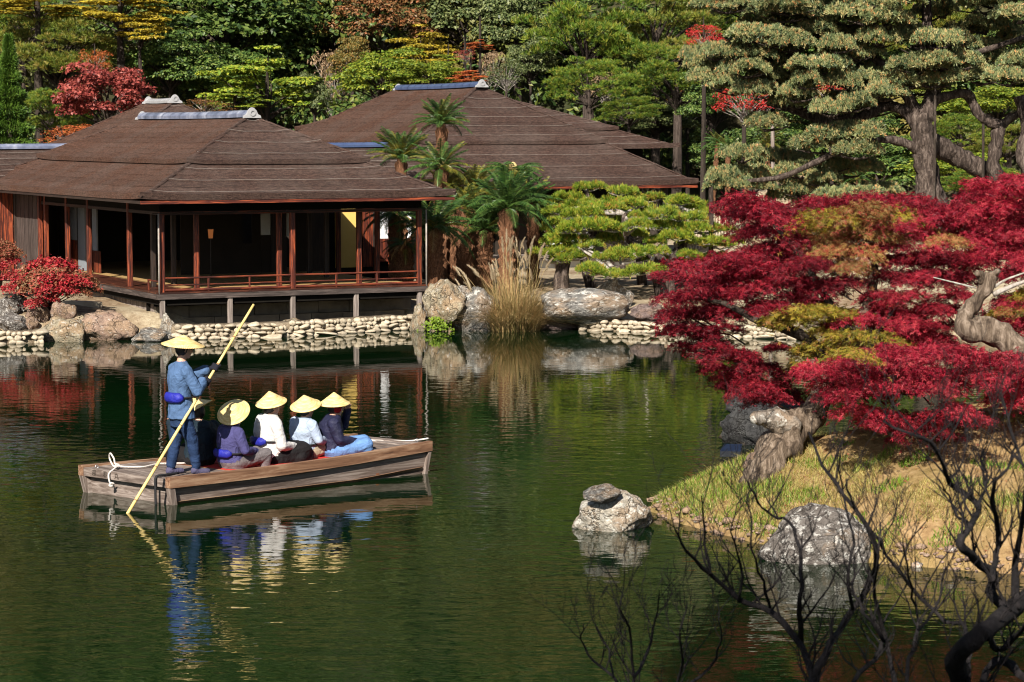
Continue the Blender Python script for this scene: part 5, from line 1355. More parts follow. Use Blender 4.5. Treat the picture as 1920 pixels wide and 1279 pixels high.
limb(bent, [(1872, 240, YP + .3, 0.15), (1890, 225, YP + .3, 0.11), (1925, 205, YP + .3, 0.09), (1960, 190, YP + .3, 0.08)], seed=10)
limb(bent, [(1930, 330, YP, 0.14), (1914, 290, YP, 0.13), (1925, 240, YP, 0.14), (1912, 180, YP, 0.16)], 'side_trunk', seed=11)
PADS = [(1400, 22, 66), (1480, 15, 74), (1570, 10, 80), (1660, 6, 74), (1770, 20, 40), (1850, 12, 66), (1910, 30, 52), (1420, 52, 62), (1500, 42, 76), (1590, 36, 80), (1670, 42, 56), (1800, 62, 40), (1870, 58, 60), (1920, 80, 50),
 (1450, 76, 60), (1540, 66, 60), (1620, 62, 58), (1690, 66, 40), (1320, 122, 46), (1390, 104, 60), (1465, 92, 54), (1560, 95, 44), (1755, 78, 44), (1820, 92, 52), (1335, 148, 44), (1400, 132, 58), (1375, 165, 50), (1450, 120, 48),
 (1530, 126, 58), (1600, 112, 54), (1655, 136, 62), (1715, 126, 50), (1790, 120, 62), (1870, 112, 62), (1930, 115, 40), (1520, 146, 48), (1580, 150, 46), (1680, 154, 62), (1755, 152, 60), (1840, 146, 72), (1905, 142, 50),
 (1475, 194, 44), (1590, 190, 56), (1655, 176, 46), (1560, 206, 36), (1640, 205, 40), (1440, 232, 50), (1580, 254, 70), (1545, 275, 66), (1610, 285, 56), (1390, 330, 62), (1345, 335, 40), (1440, 342, 50), (1410, 350, 46), (1370, 350, 44),
 (1480, 298, 50), (1500, 322, 46), (1545, 338, 38), (1505, 358, 44), (1590, 372, 66), (1650, 362, 50), (1470, 372, 40), (1540, 380, 50), (1390, 292, 40), (1430, 300, 36), (1600, 320, 60), (1560, 310, 50), (1340, 100, 40), (1480, 165, 44), (1430, 160, 46), (1610, 160, 40),
 (1380, -10, 70), (1470, -25, 80), (1580, -30, 80), (1690, -30, 70), (1800, -25, 70), (1900, -15, 70)]
rnd = random.Random(31)
PADS += [(px + rnd.uniform(-40, 40), py + rnd.uniform(-14, 14), hw * 0.85) for px, py, hw in PADS if py < 215]
for px, py, hw in PADS:
    dy = rnd.uniform(-1.2, 1.6)
    c = PP(px, py, dy); s_ = hw / PXM(YP) / 1.15
    link('foliage', GP[rnd.randrange(5)], gp, c - gp.location - Vector((0, 0, 0.12)), (rnd.uniform(-.06, .06), rnd.uniform(-.06, .06), rnd.uniform(0, 6.28)), (s_ * 1.05, s_ * 0.85, max(0.8, s_ ** 0.6)))
    q = c - gp.location - Vector((0, 0, 0.12))
    m = MB()
    for _ in range(4):
        e = q + Vector((rnd.uniform(-1, 1) * s_, rnd.uniform(-1, 1) * s_ * 0.8, 0.05))
        m.tube([q + Vector((rnd.uniform(-.1, .1), 0.1, -0.06)), q.lerp(e, 0.5) - Vector((0, 0, 0.05)), e], [0.035, 0.022, 0.008], 5, cap=False)
    m.build('bough', M['trunk_pine'], gp, True)
# props under its boughs
for i, (px, y0, y1, lb, dy) in enumerate(((1332, 340, 470, 'dark wooden prop under the lowest pad of the great pine', -1.0), (1750, 165, 395, 'thin dark pole strapped along the great pine trunk', -0.5), (1842, 232, 330, 'slim grey prop under the bent pine trunk', 0.0), (1448, 235, 300, 'grey wrapped post in the back garden beside yellow tipped cycads', 14))):
    a, b_ = PP(px, y0, dy), PP(px, y1, dy); g = gzs(b_.x, b_.y)
    o = thing('prop_pole', lb, 'pole', (b_.x, b_.y, g), 0, 'props of the old pines')
    MB().tube([(0, 0, -0.1), (0.02, 0, (a.z - g) * 0.5), (0, 0, a.z - g)], 0.06 if i in (0, 3) else 0.035, 8).build('shaft', M['trunk_dark' if i < 3 else 'grey_z'], o)
    if i != 2: MB().box((-0.12, -0.05, a.z - g), (0.12, 0.05, a.z - g + 0.06)).build('crossbar', M['trunk_dark' if i < 2 else 'grey_x'], o)

# ------------------------------------------------------------------ island: rocks, trunk, maple
IG = 'rocks round the island'
boulder('pale rock rising from the water with a loose slab on top', 1152, 997, 160, 74, 0.0, 'stone_pale', 61, dep=0.6, group=IG, cut=(0.5, 0.8), rough=0.14, sub=5, taper=0.15, sink=0.95)
sl = W(1124, 945, 0.34)
o = link('boulder', rock_mesh('boulder', 64, M['stone_grey'], 4, 8, 0.12, cut=(0.6, 0.85)), None, (sl.x + 0.03, sl.y + 0.16, 0.43), (R(4), R(-12), 0.2), (0.215, 0.18, 0.105)); tag(o, 'loose grey slab lying on top of the pale rock in the water', 'rock', IG)
boulder('white speckled boulder at the island edge behind bare twigs', 1532, 1058, 218, 108, 0.0, 'stone_lichen', 62, dep=0.6, group=IG, sub=5, cut=(0.5, 0.85), cuts=14, rough=0.16, taper=0.1, sink=0.9)
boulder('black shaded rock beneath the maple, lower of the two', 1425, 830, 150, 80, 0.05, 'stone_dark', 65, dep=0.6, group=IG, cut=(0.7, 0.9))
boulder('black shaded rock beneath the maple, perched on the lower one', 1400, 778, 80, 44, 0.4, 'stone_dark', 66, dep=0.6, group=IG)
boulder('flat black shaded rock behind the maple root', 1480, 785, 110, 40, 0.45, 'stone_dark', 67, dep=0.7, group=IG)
boulder('weathered stone wedged under the maple root', 1440, 905, 90, 62, 0.45, 'stone_pink', 68, dep=0.8, group=IG, sink=0.4)
# little floodlight by the black rock
fl = W(1372, 858, 0.2)
fo = thing('garden_floodlight', 'small grey garden floodlight in front of the black rock', 'lamp', fl, R(-15))
MB().hexa([(-0.14, -0.1, 0.02), (0.14, -0.1, 0.02), (0.12, 0.1, 0.02), (-0.12, 0.1, 0.02), (-0.14, -0.1, 0.1), (0.14, -0.1, 0.1), (0.12, 0.1, 0.17), (-0.12, 0.1, 0.17)]).build('housing', M['tile'], fo)
MB().box((-0.13, -0.112, 0.03), (0.13, -0.103, 0.095)).build('glass', M['tile_pale'], fo)
MB().box((-0.03, -0.02, -0.15), (0.03, 0.02, 0.018)).build('foot', M['dark_z'], fo)

mb_ = W(1440, 900, 0.5)
YM = 28.4
mp = thing('japanese_maple', 'crimson japanese maple spreading from a gnarled trunk over the island', 'tree', (mb_.x, mb_.y, izs(mb_.x, mb_.y)))
limb(mp, [(1425, 925, 27.6, 0.20), (1440, 870, 27.7, 0.21), (1470, 820, 27.9, 0.23), (1500, 795, 28.0, 0.18), (1530, 765, 28.1, 0.16), (1546, 735, 28.2, 0.15), (1560, 690, 28.4, 0.13), (1600, 640, 28.6, 0.1), (1630, 560, 29.0, 0.07), (1640, 500, 29.4, 0.05), (1660, 450, 29.8, 0.03)], 'trunk', 'trunk_maple', 12, 0.16, 12)
limb(mp, [(1490, 800, 27.9, 0.17), (1455, 790, 27.8, 0.14), (1422, 786, 27.7, 0.09), (1412, 790, 27.65, 0.04)], 'root_spur', 'stone_grey', 10, 0.2, 13)
limb(mp, [(1560, 690, 28.4, 0.08), (1520, 640, 28.4, 0.07), (1470, 615, 28.4, 0.06), (1420, 600, 28.4, 0.05), (1360, 570, 28.5, 0.03), (1310, 560, 28.5, 0.015)], 'limb', 'trunk_dark', 8, 0.1, 14)
limb(mp, [(1600, 640, 28.6, 0.07), (1550, 560, 28.7, 0.05), (1500, 480, 28.8, 0.035), (1450, 420, 28.9, 0.02)], 'limb', 'trunk_dark', 8, 0.1, 15)
limb(mp, [(1560, 700, 28.4, 0.07), (1640, 680, 28.2, 0.055), (1720, 690, 28.0, 0.04), (1800, 710, 27.8, 0.02)], 'limb', 'trunk_dark', 8, 0.1, 16)
YK = 27.2
lm_b = P(1930, 720, YK)
lm = thing('leaning_maple', 'bare grey maple limb elbowing into the crimson leaves, sawn at its tip', 'tree', (lm_b.x, lm_b.y, izs(lm_b.x, lm_b.y)))
limb(lm, [(2010, 860, YK, 0.2), (1960, 720, YK, 0.17), (1905, 648, YK, 0.155), (1860, 625, YK, 0.15), (1818, 612, YK, 0.14), (1808, 598, YK, 0.12), (1818, 582, YK, 0.085), (1838, 555, YK, 0.075), (1855, 525, YK, 0.075), (1860, 515, YK, 0.09)], 'trunk', 'trunk_maple', 12, 0.14, 17)
limb(lm, [(1842, 528, YK, 0.06), (1838, 516, YK - .05, 0.05), (1830, 512, YK - .1, 0.03)], 'stub', 'trunk_maple', 8, 0.2, 18)
limb(lm, [(1852, 522, YK, 0.05), (1866, 512, YK - .05, 0.04), (1872, 508, YK - .1, 0.03)], 'stub', 'trunk_maple', 8, 0.2, 19)
limb(lm, [(1862, 552, YK, 0.035), (1885, 542, YK, 0.03), (1915, 530, YK, 0.022), (1950, 520, YK, 0.015)], 'side_branch', 'twig_pale', 6, 0.1, 20)
limb(lm, [(1864, 538, YK, 0.02), (1885, 525, YK, 0.015), (1920, 512, YK, 0.01)], 'side_branch', 'twig_pale', 6, 0.1, 21)
limb(lm, [(1830, 540, YK, 0.012), (1790, 530, YK, 0.01), (1750, 520, YK, 0.006)], 'side_branch', 'twig_pale', 6, 0.1, 22)

MS = [spray_mesh('foliage', 600 + i, 0.42, 0.10, 340, 0.050, 'maple', LEAF['crimson'], 0.8) for i in range(6)]
C_, R_, T_, O_ = 'crimson', 'red', 'turning', 'olive_maple'
SP = [
 # upper left tongue and shoulder
 (1400, 382, C_, 60), (1435, 395, C_, 60), (1392, 408, C_, 60), (1450, 420, C_, 66), (1415, 440, C_, 60), (1470, 450, C_, 60), (1485, 405, C_, 50), (1430, 470, C_, 66), (1390, 488, C_, 62), (1345, 495, C_, 56), (1300, 505, C_, 52),
 (1275, 525, C_, 46), (1330, 525, C_, 66), (1385, 520, C_, 66), (1440, 505, C_, 66), (1490, 490, C_, 60), (1540, 500, C_, 66), (1270, 560, C_, 42), (1310, 555, C_, 62), (1365, 550, C_, 66), (1420, 545, C_, 66), (1480, 535, C_, 70), (1540, 540, C_, 66), (1580, 530, C_, 50),
 (1258, 590, C_, 40), (1300, 590, C_, 56), (1350, 580, C_, 50), (1265, 620, C_, 40), (1310, 625, C_, 50), (1275, 650, C_, 34), (1330, 648, C_, 40), (1450, 575, C_, 56), (1510, 565, C_, 60), (1400, 590, C_, 40), (1360, 618, C_, 36),
 # drooping skirt over the water
 (1350, 665, C_, 40), (1385, 672, C_, 50), (1340, 690, C_, 36), (1375, 705, C_, 50), (1420, 690, C_, 44), (1400, 728, C_, 46), (1440, 722, C_, 44), (1365, 720, C_, 34), (1470, 740, C_, 40), (1420, 752, C_, 36), (1480, 700, C_, 36), (1450, 655, C_, 34),
 # turning crown in the middle
 (1520, 425, T_, 60), (1560, 410, T_, 62), (1600, 405, T_, 60), (1640, 412, T_, 62), (1545, 450, T_, 62), (1590, 440, T_, 64), (1640, 440, T_, 60), (1690, 430, T_, 62), (1730, 440, T_, 60), (1770, 450, T_, 50), (1560, 478, T_, 56), (1610, 470, T_, 60), (1600, 500, T_, 40), (1670, 465, T_, 50), (1620, 392, T_, 50), (1680, 400, T_, 56),
 # behind it, crimson along the top
 (1540, 385, C_, 50), (1600, 378, C_, 56), (1660, 382, C_, 60), (1720, 385, C_, 60), (1770, 400, C_, 60), (1740, 415, R_, 56), (1690, 490, C_, 50), (1740, 480, C_, 60), (1660, 520, C_, 46), (1710, 520, R_, 50), (1650, 560, R_, 40), (1700, 560, T_, 44), (1760, 520, C_, 56),
 # bright right shoulder
 (1850, 345, R_, 50), (1830, 370, R_, 60), (1880, 365, R_, 60), (1910, 345, R_, 40), (1800, 395, R_, 60), (1850, 398, R_, 66), (1905, 390, R_, 60), (1820, 425, R_, 62), (1880, 425, R_, 66), (1930, 420, R_, 50), (1790, 450, R_, 56), (1850, 455, R_, 66), (1910, 455, R_, 60), (1830, 485, R_, 60), (1890, 485, R_, 60), (1780, 490, C_, 56), (1930, 490, R_, 50), (1800, 520, C_, 44), (1900, 515, C_, 50),
 (1790, 560, R_, 40), (1760, 585, C_, 40), (1900, 570, R_, 50), (1880, 600, C_, 50), (1920, 610, R_, 50), (1930, 550, O_, 44), (1895, 585, T_, 40), (1740, 610, C_, 40), (1940, 640, C_, 50),
 # olive sprays below
 (1500, 590, O_, 56), (1550, 585, O_, 50), (1470, 600, O_, 44), (1590, 590, O_, 40), (1600, 635, O_, 50), (1560, 655, O_, 56), (1640, 640, O_, 56), (1520, 665, O_, 46), (1600, 670, O_, 50), (1680, 640, O_, 40), (1510, 690, O_, 34), (1560, 620, O_, 40),
 # red middle band
 (1620, 595, R_, 56), (1580, 610, R_, 50), (1650, 610, R_, 60), (1700, 600, R_, 50), (1740, 580, R_, 44), (1730, 625, R_, 60), (1690, 635, R_, 50), (1770, 640, R_, 50), (1650, 580, C_, 50), (1790, 660, C_, 46),
 # bright lower band
 (1550, 690, R_, 46), (1590, 680, R_, 56), (1640, 670, R_, 62), (1700, 665, R_, 64), (1760, 668, R_, 66), (1820, 672, R_, 66), (1880, 680, R_, 66), (1930, 690, R_, 56), (1570, 712, R_, 52), (1620, 710, R_, 62), (1680, 700, R_, 66), (1740, 705, R_, 66), (1800, 705, R_, 66), (1860, 715, R_, 66), (1915, 725, R_, 60), (1590, 732, R_, 44), (1640, 735, R_, 50), (1700, 730, R_, 50), (1890, 745, R_, 50), (1930, 750, R_, 44), (1760, 725, R_, 44),
 # lowest sprays
 (1610, 775, R_, 46), (1650, 782, R_, 50), (1690, 790, C_, 50), (1730, 800, C_, 46), (1640, 800, R_, 40), (1770, 785, C_, 46), (1810, 775, R_, 46), (1790, 765, R_, 36), (1750, 780, C_, 40), (1690, 825, R_, 24), (1830, 790, R_, 40), (1780, 815, C_, 32), (1575, 755, C_, 30),
]
SP += [(1960 + 34 * i, 400 + 34 * ((i * 5) % 9), (R_, C_, R_, T_)[i % 4], 60) for i in range(7)] + [(1965 + 36 * i, 690 + 20 * ((i * 3) % 4), R_, 60) for i in range(6)] + [(1970 + 40 * i, 560 + 30 * (i % 3), (C_, O_)[i % 2], 60) for i in range(5)]
rnd = random.Random(71)
for px, py, lf, hw in SP:
    for k in range(3 if 1290 < px else 2):
        yy = YM + rnd.uniform(-0.3, 0.7) + k * 0.7 + (0.7 if py < 480 else 0) - (2.3 if py > 655 and px > 1520 else 0) - (0.5 if lf in (T_, O_) else 0)
        c = P(px + rnd.uniform(-12, 12), py + rnd.uniform(-6, 6), yy); s_ = hw / PXM(yy) / 0.42
        s_ = 0.5 + 0.5 * s_ if s_ > 0.6 else s_
        set_mat(link('foliage', MS[rnd.randrange(6)], mp, c - mp.location, (rnd.uniform(-.15, .25), rnd.uniform(-.25, .25), rnd.uniform(0, 6.28)), (s_, s_, s_)), LEAF[rnd.choice((lf, lf, 'olive_maple', 'red')) if lf == T_ else lf])
    if rnd.random() < 0.6:
        q = c - mp.location
        m = MB()
        a0 = q + Vector((rnd.uniform(-.1, .25), 0.05, -0.05))
        m.tube([a0 + Vector((rnd.uniform(.1, .3), 0.1, -0.12)), a0, q + Vector((rnd.uniform(-.35, -.1), -0.05, 0.02))], [0.012, 0.009, 0.004], 5, cap=False)
        for _ in range(3): m.tube([a0, q + Vector((rnd.uniform(-.35, .35), rnd.uniform(-.3, .2), rnd.uniform(-.02, .06)))], [0.006, 0.003], 4, cap=False)
        m.build('branch', M['twig_pale' if rnd.random() < 0.35 else 'trunk_dark'], mp)

# ------------------------------------------------------------------ island turf, weeds, shore pebbles, fallen leaves
rng = np.random.default_rng(15)
def scatter(n, x0, x1, y0, y1, dmin, dmax, fn=None):
    out = np.zeros((0, 2))
    while len(out) < n:
        p = np.stack([rng.uniform(x0, x1, n * 2), rng.uniform(y0, y1, n * 2)], 1)
        d = isl_d(p[:, 0], p[:, 1]); k = (d > dmin) & (d < dmax)
        if fn is not None: k &= fn(p)
        out = np.concatenate([out, p[k]])
    return out[:n]
def grass(name, label, pts, L, w, mat, lean=0.5, seg=2):
    n = len(pts); v, f = blades(n, 0.0, 1.0, lean, rng, 1.0, 0.5, seg)
    k = 2 * (seg + 1); v = v.reshape(n, k, 3)
    s_ = L * rng.uniform(0.5, 1.2, n)
    mid = (v[:, 0::2] + v[:, 1::2]) / 2; hw = (v[:, 1::2] - v[:, 0::2]) / 2
    z = iz(pts[:, 0], pts[:, 1])
    base = np.stack([pts[:, 0], pts[:, 1], z], 1)[:, None, :]
    o = np.empty_like(v); o[:, 0::2] = base + mid * s_[:, None, None] - hw * w; o[:, 1::2] = base + mid * s_[:, None, None] + hw * w
    tag(link(name, np_mesh(name, o.reshape(-1, 3), f, [mat])), label, 'grass', kind='stuff')
tip = lambda p: (mnp(p[:, 0] * 0.9, p[:, 1] * 0.9) + 1.3 * (1 - smst(2.2, 4.6, p[:, 0])) - 0.35 * smst(0.6, 2.0, isl_d(p[:, 0], p[:, 1])) > 0.62)
def mnp(x, y): return 0.5 + 0.5 * np.sin(x * 2.3 + np.sin(y * 1.7)) * np.cos(y * 2.9 + np.sin(x * 1.3))
grass('dry_grass', 'dry straw-coloured turf on the island', scatter(30000, 1.6, 7.5, 23.8, 33, 0.03, 3.5, tip), 0.085, 0.0038, LEAF['grass'], 0.9)
grass('weeds', 'green weeds in patches on the island turf', scatter(13000, 1.6, 7.0, 23.8, 31, 0.03, 1.9, lambda p: mnp(p[:, 0] * 2.1 + 3, p[:, 1] * 2.4) + 0.6 * (1 - smst(2.2, 3.8, p[:, 0])) > 0.74), 0.08, 0.005, LEAF['weed'], 0.6)
pe = rock_mesh('pebble', 900, M['stone_pale'], 1, 3, 0.1)
co = np.empty(len(pe.vertices) * 3, dtype=np.float32); pe.vertices.foreach_get('co', co); co = co.reshape(-1, 3)
fi = np.array([p.vertices[:] for p in pe.polygons])
pts = scatter(420, 1.5, 7.0, 23.4, 29, -0.02, 0.16)
VV = []; FF = []
for i, p in enumerate(pts):
    s_ = rng.uniform(0.008, 0.034) * (1 + (rng.random() < 0.08)); a = rng.uniform(0, 6.28); q = co * np.array([s_ * 1.3, s_, s_ * 0.7])
    q = np.stack([q[:, 0] * math.cos(a) - q[:, 1] * math.sin(a), q[:, 0] * math.sin(a) + q[:, 1] * math.cos(a), q[:, 2]], 1)
    VV.append(q + np.array([p[0], p[1], max(0.0, izs(p[0], p[1])) + s_ * 0.2])); FF.append(fi + i * len(co))
tag(link('shore_pebbles', np_mesh('shore_pebbles', np.concatenate(VV), np.concatenate(FF), [M['stone_pink']], True)), 'brown pebbles along the island water line', 'pebbles', kind='stuff')
pts = scatter(1500, 1.8, 7.5, 24, 31, 0.05, 3)
C = np.stack([pts[:, 0], pts[:, 1], iz(pts[:, 0], pts[:, 1]) + 0.02], 1)
v, f = leaf_cloud(C, unit(np.array([0, 0, 1.0]) + rng.normal(size=C.shape) * 0.3), rng.uniform(0.02, 0.04, len(C)), rng, 'maple')
tag(link('fallen_leaves', np_mesh('fallen_leaves', v, f, [LEAF['turning']])), 'fallen maple leaves scattered on the island turf', 'leaves', kind='stuff')
# bushes that carry the planting on beyond the picture edge
for i, (x, y_, cr, lf, lb) in enumerate(((12.5, 58, 'broad1', 'evergreen', 'dark evergreen bush on the bank beyond the crimson maple'), (15.5, 57, 'pine1', 'pine', 'spreading green pine on the bank beyond the crimson maple'), (18.5, 60, 'broad3', 'greygreen', 'grey-green bush far along the bank beyond the maple'), (14.5, 64, 'broad0', 'lime', 'lime green bush behind the bank beyond the maple'), (19.5, 66, 'pine2', 'pine_yellow', 'yellow-green pine behind the bank beyond the maple'))):
    g = gzs(x, y_); o = thing('bank_bush', lb, 'shrub', (x, y_, g), 0, 'bushes along the far bank')
    sc_ = 0.42 + 0.08 * (i % 3)
    set_mat(link('crown', CR[cr], o, (0, 0, 1.0), (0, 0, i), (sc_, sc_, sc_ * 0.8)), LEAF[lf]); link('branches', BR[cr], o, (0, 0, 1.0), (0, 0, i), (sc_, sc_, sc_ * 0.8))
    link('trunk', trunk_me['dark'], o, (0, 0, 0), (0, 0, i), (0.08, 0.08, 0.9))

# ------------------------------------------------------------------ the punt
bB, bC = W(319, 897, 0.34), W(811, 829, 0.42)
bdir = Vector((bC.x - bB.x, bC.y - bB.y, 0)); BL = bdir.length; BANG = math.atan2(bdir.y, bdir.x)
boat = thing('wooden_punt', 'flat grey wooden punt carrying six people across the pond', 'boat', (bB.x, bB.y, 0), BANG)
def b2w(p): return Matrix.Translation(boat.location) @ Matrix.Rotation(BANG, 4, 'Z') @ Vector(p)
def w2b(p): return Matrix.Rotation(-BANG, 4, 'Z') @ (Vector(p) - boat.location)
def bp(s_, t_, z):
    """point of the boat: s_ from stern to bow, t_ from near side to far side"""
    x0, y1 = -0.2 * t_, 1.74 - 0.4 * s_
    x1 = BL - 0.26 * t_
    return (x0 + (x1 - x0) * s_, y1 * t_, z)
def ztop(s_): return 0.335 + 0.10 * max(0, (s_ - 0.3) / 0.7) ** 1.6 + 0.01 * (1 - s_) ** 2
NS = 14
def strip(name, t_out, t_in, zf0, zf1, mat, s0=0.0, s1=1.0, in0=0.0):
    """long board along one side; zf give its lower and upper edge, in0 moves the lower edge inwards"""
    V = []; m = MB()
    sg = 1 if t_out < t_in else -1
    for i in range(NS + 1):
        s_ = s0 + (s1 - s0) * i / NS
        V += [bp(s_, t_out + sg * in0, zf0(s_)), bp(s_, t_in + sg * in0, zf0(s_)), bp(s_, t_in, zf1(s_)), bp(s_, t_out, zf1(s_))]
    F = [(4 * i + a, 4 * i + (a + 1) % 4, 4 * i + 4 + (a + 1) % 4, 4 * i + 4 + a) for i in range(NS) for a in range(4)] + [(3, 2, 1, 0), (4 * NS, 4 * NS + 1, 4 * NS + 2, 4 * NS + 3)]
    m.add(V, F); return m.build(name, M[mat], boat)
for to, ti in ((0.0, 0.05), (1.0, 0.95)):
    sg = 1 if to < ti else -1
    strip('gunwale', to, ti, lambda s_: ztop(s_) - 0.13, ztop, 'boat_rail')
    strip('side_plank', to + sg * 0.035, to + sg * 0.06, lambda s_: -0.05 + 0.06 * max(0, (s_ - 0.75) / 0.25), lambda s_: ztop(s_) - 0.132, 'boat_x', 0.012, 0.985, 0.03)
    strip('chine_batten', to + sg * 0.028, to + sg * 0.05, lambda s_: 0.0 + 0.07 * max(0, (s_ - 0.7) / 0.3), lambda s_: 0.035 + 0.07 * max(0, (s_ - 0.7) / 0.3), 'boat_rail', 0.02, 0.97, 0.02)
    for k in range(5):
        s_ = 0.28 + k * 0.12; p = bp(s_, to + sg * 0.063, 0)
        MB().box((p[0] - 0.025, p[1] + (0.002 if sg > 0 else -0.042), 0.05), (p[0] + 0.025, p[1] + (0.042 if sg > 0 else -0.002), ztop(s_) - 0.14)).build('rib', M['boat_in'], boat)
    q0, q1 = bp(0.24, to + sg * 0.062, 0), bp(0.8, to + sg * 0.062, 0)
    y0 = 0.004 * sg
    MB().hexa([(q0[0], q0[1] + y0, 0.06), (q1[0], q1[1] + y0, 0.06), (q1[0], q1[1] + 3 * y0, 0.06), (q0[0], q0[1] + 3 * y0, 0.06), (q0[0], q0[1] + y0, 0.2), (q1[0], q1[1] + y0, 0.24), (q1[0], q1[1] + 3 * y0, 0.24), (q0[0], q0[1] + 3 * y0, 0.2)]).build('inner_plank', M['boat_in'], boat)
# bottom and inner boards
m = MB(); V = []
for s_, zb in ((0.02, -0.06), (0.75, -0.06), (0.985, 0.05)):
    V += [bp(s_, 0.06, zb), bp(s_, 0.94, zb), bp(s_, 0.94, zb + 0.05), bp(s_, 0.06, zb + 0.05)]
m.add(V, [(4 * i + a, 4 * i + (a + 1) % 4, 4 * i + 4 + (a + 1) % 4, 4 * i + 4 + a) for i in range(2) for a in range(4)] + [(3, 2, 1, 0), (8, 9, 10, 11)]).build('bottom', M['boat_x'], boat)
for k in range(7):
    t0 = 0.08 + k * 0.122
    a, b_, c, d = bp(0.22, t0, 0), bp(0.8, t0, 0), bp(0.8, t0 + 0.116, 0), bp(0.22, t0 + 0.116, 0)
    MB().hexa([(p[0], p[1], 0.02) for p in (a, b_, c, d)] + [(p[0], p[1], 0.055) for p in (a, b_, c, d)]).build('floor_board', M['boat_in'], boat)
# stern: transom, name board, deck
def cross(name, s0, s1, t0, t1, z0, z1, mat):
    a, b_, c, d = bp(s0, t0, 0), bp(s1, t0, 0), bp(s1, t1, 0), bp(s0, t1, 0)
    return MB().hexa([(p[0], p[1], z0) for p in (a, b_, c, d)] + [(p[0], p[1], z1) for p in (a, b_, c, d)]).build(name, M[mat], boat)
cross('transom', 0.022, 0.034, 0.065, 0.935, -0.05, 0.215, 'boat_y')
nbd = cross('name_board', 0.002, 0.02, 0.052, 0.948, 0.215, 0.318, 'boat_y')
for k in range(5):
    cross('deck_plank', 0.0205 + k * 0.044, 0.0205 + k * 0.044 + 0.0428, 0.053, 0.947, 0.285, 0.319 + 0.002 * (k % 2), 'boat_y')
cross('deck_edge', 0.2412, 0.256, 0.053, 0.947, 0.06, 0.316, 'boat_in')
for k in range(5):
    cross('deck_plank', 0.80 + k * 0.0368, 0.80 + k * 0.0368 + 0.0358, 0.053, 0.947, 0.345 + 0.011 * k, 0.378 + 0.011 * k, 'boat_y')
cross('deck_edge', 0.786, 0.799, 0.053, 0.947, 0.06, 0.37, 'boat_in')
cross('bow_transom', 0.972, 0.984, 0.065, 0.935, 0.05, 0.34, 'boat_y')
for s_, to, sg in ((0.0, 0.0, 1), (0.0, 1.0, -1), (0.986, 0.0, 1), (0.986, 1.0, -1)):     # corner posts, tapering to the water
    a = bp(s_, to, 0); dx = 0.075 if s_ < 0.5 else 0.05; dy = 0.10 * sg; fl_ = -1 if s_ > 0.5 else 1
    zt = ztop(s_) - 0.132
    MB().hexa([(a[0] + 0.06 * fl_, a[1] + 0.35 * dy, -0.06), (a[0] + 0.06 * fl_ + dx, a[1] + 0.35 * dy, -0.06), (a[0] + 0.06 * fl_ + dx, a[1] + dy * 1.2, -0.06), (a[0] + 0.06 * fl_, a[1] + dy * 1.2, -0.06), (a[0] + 0.002, a[1] + 0.01 * sg, zt), (a[0] + dx, a[1] + 0.01 * sg, zt), (a[0] + dx, a[1] + dy, zt), (a[0] + 0.002, a[1] + dy, zt)]).build('corner_post', M['boat_z'], boat)
# carved name on the stern board
M['ink'] = pmat('faded_ink', [(0.03, 0.022, 0.018), (0.06, 0.045, 0.035)], 20, rough=0.9, bump=0)
dg = bpy.context.evaluated_depsgraph_get()
for k, ch in enumerate('迎春丸'):
    cu = bpy.data.curves.new('letter', 'FONT'); cu.body = ch; cu.size = 0.088; cu.align_x = 'CENTER'; cu.align_y = 'CENTER'; cu.extrude = 0.001
    to = bpy.data.objects.new('letter_tmp', cu); COL.objects.link(to)
    dg.update() if hasattr(dg, 'update') else None
    me = bpy.data.meshes.new_from_object(to.evaluated_get(bpy.context.evaluated_depsgraph_get()))
    bpy.data.objects.remove(to)
    me.materials.clear(); me.materials.append(M['ink'])
    q = bp(0.002, 0.945 - 0.115 - k * 0.125, 0.266)
    ang = math.atan2(bp(0, 1, 0)[0], bp(0, 1, 0)[1])
    o = link('letter', me, boat); o.matrix_local = Matrix.Translation((q[0] - 0.0035, q[1], q[2])) @ Matrix.Rotation(math.radians(-90) + math.atan2(0.2, 1.74), 4, 'Z') @ Matrix.Rotation(R(90), 4, 'X')
# metal eyes on the deck corners
M['steel'] = pmat('galvanised_steel', [(0.4, 0.42, 0.45), (0.6, 0.62, 0.65)], 5, rough=0.35, bump=0); M['steel'].node_tree.nodes['Principled BSDF'].inputs['Metallic'].default_value = 0.9
def ring_pts(c, r_, n=14, ax='y'): return [(c[0] + r_ * math.cos(2 * math.pi * i / n), c[1], c[2] + r_ * math.sin(2 * math.pi * i / n)) for i in range(n + 1)]
for s_, t_, z in ((0.02, 0.86, 0.335), (0.02, 0.15, 0.335), (0.975, 0.12, 0.44)):
    q = bp(s_, t_, z); MB().tube(ring_pts(q, 0.022), 0.005, 6, cap=False).build('eye_bolt', M['steel'], boat, True)
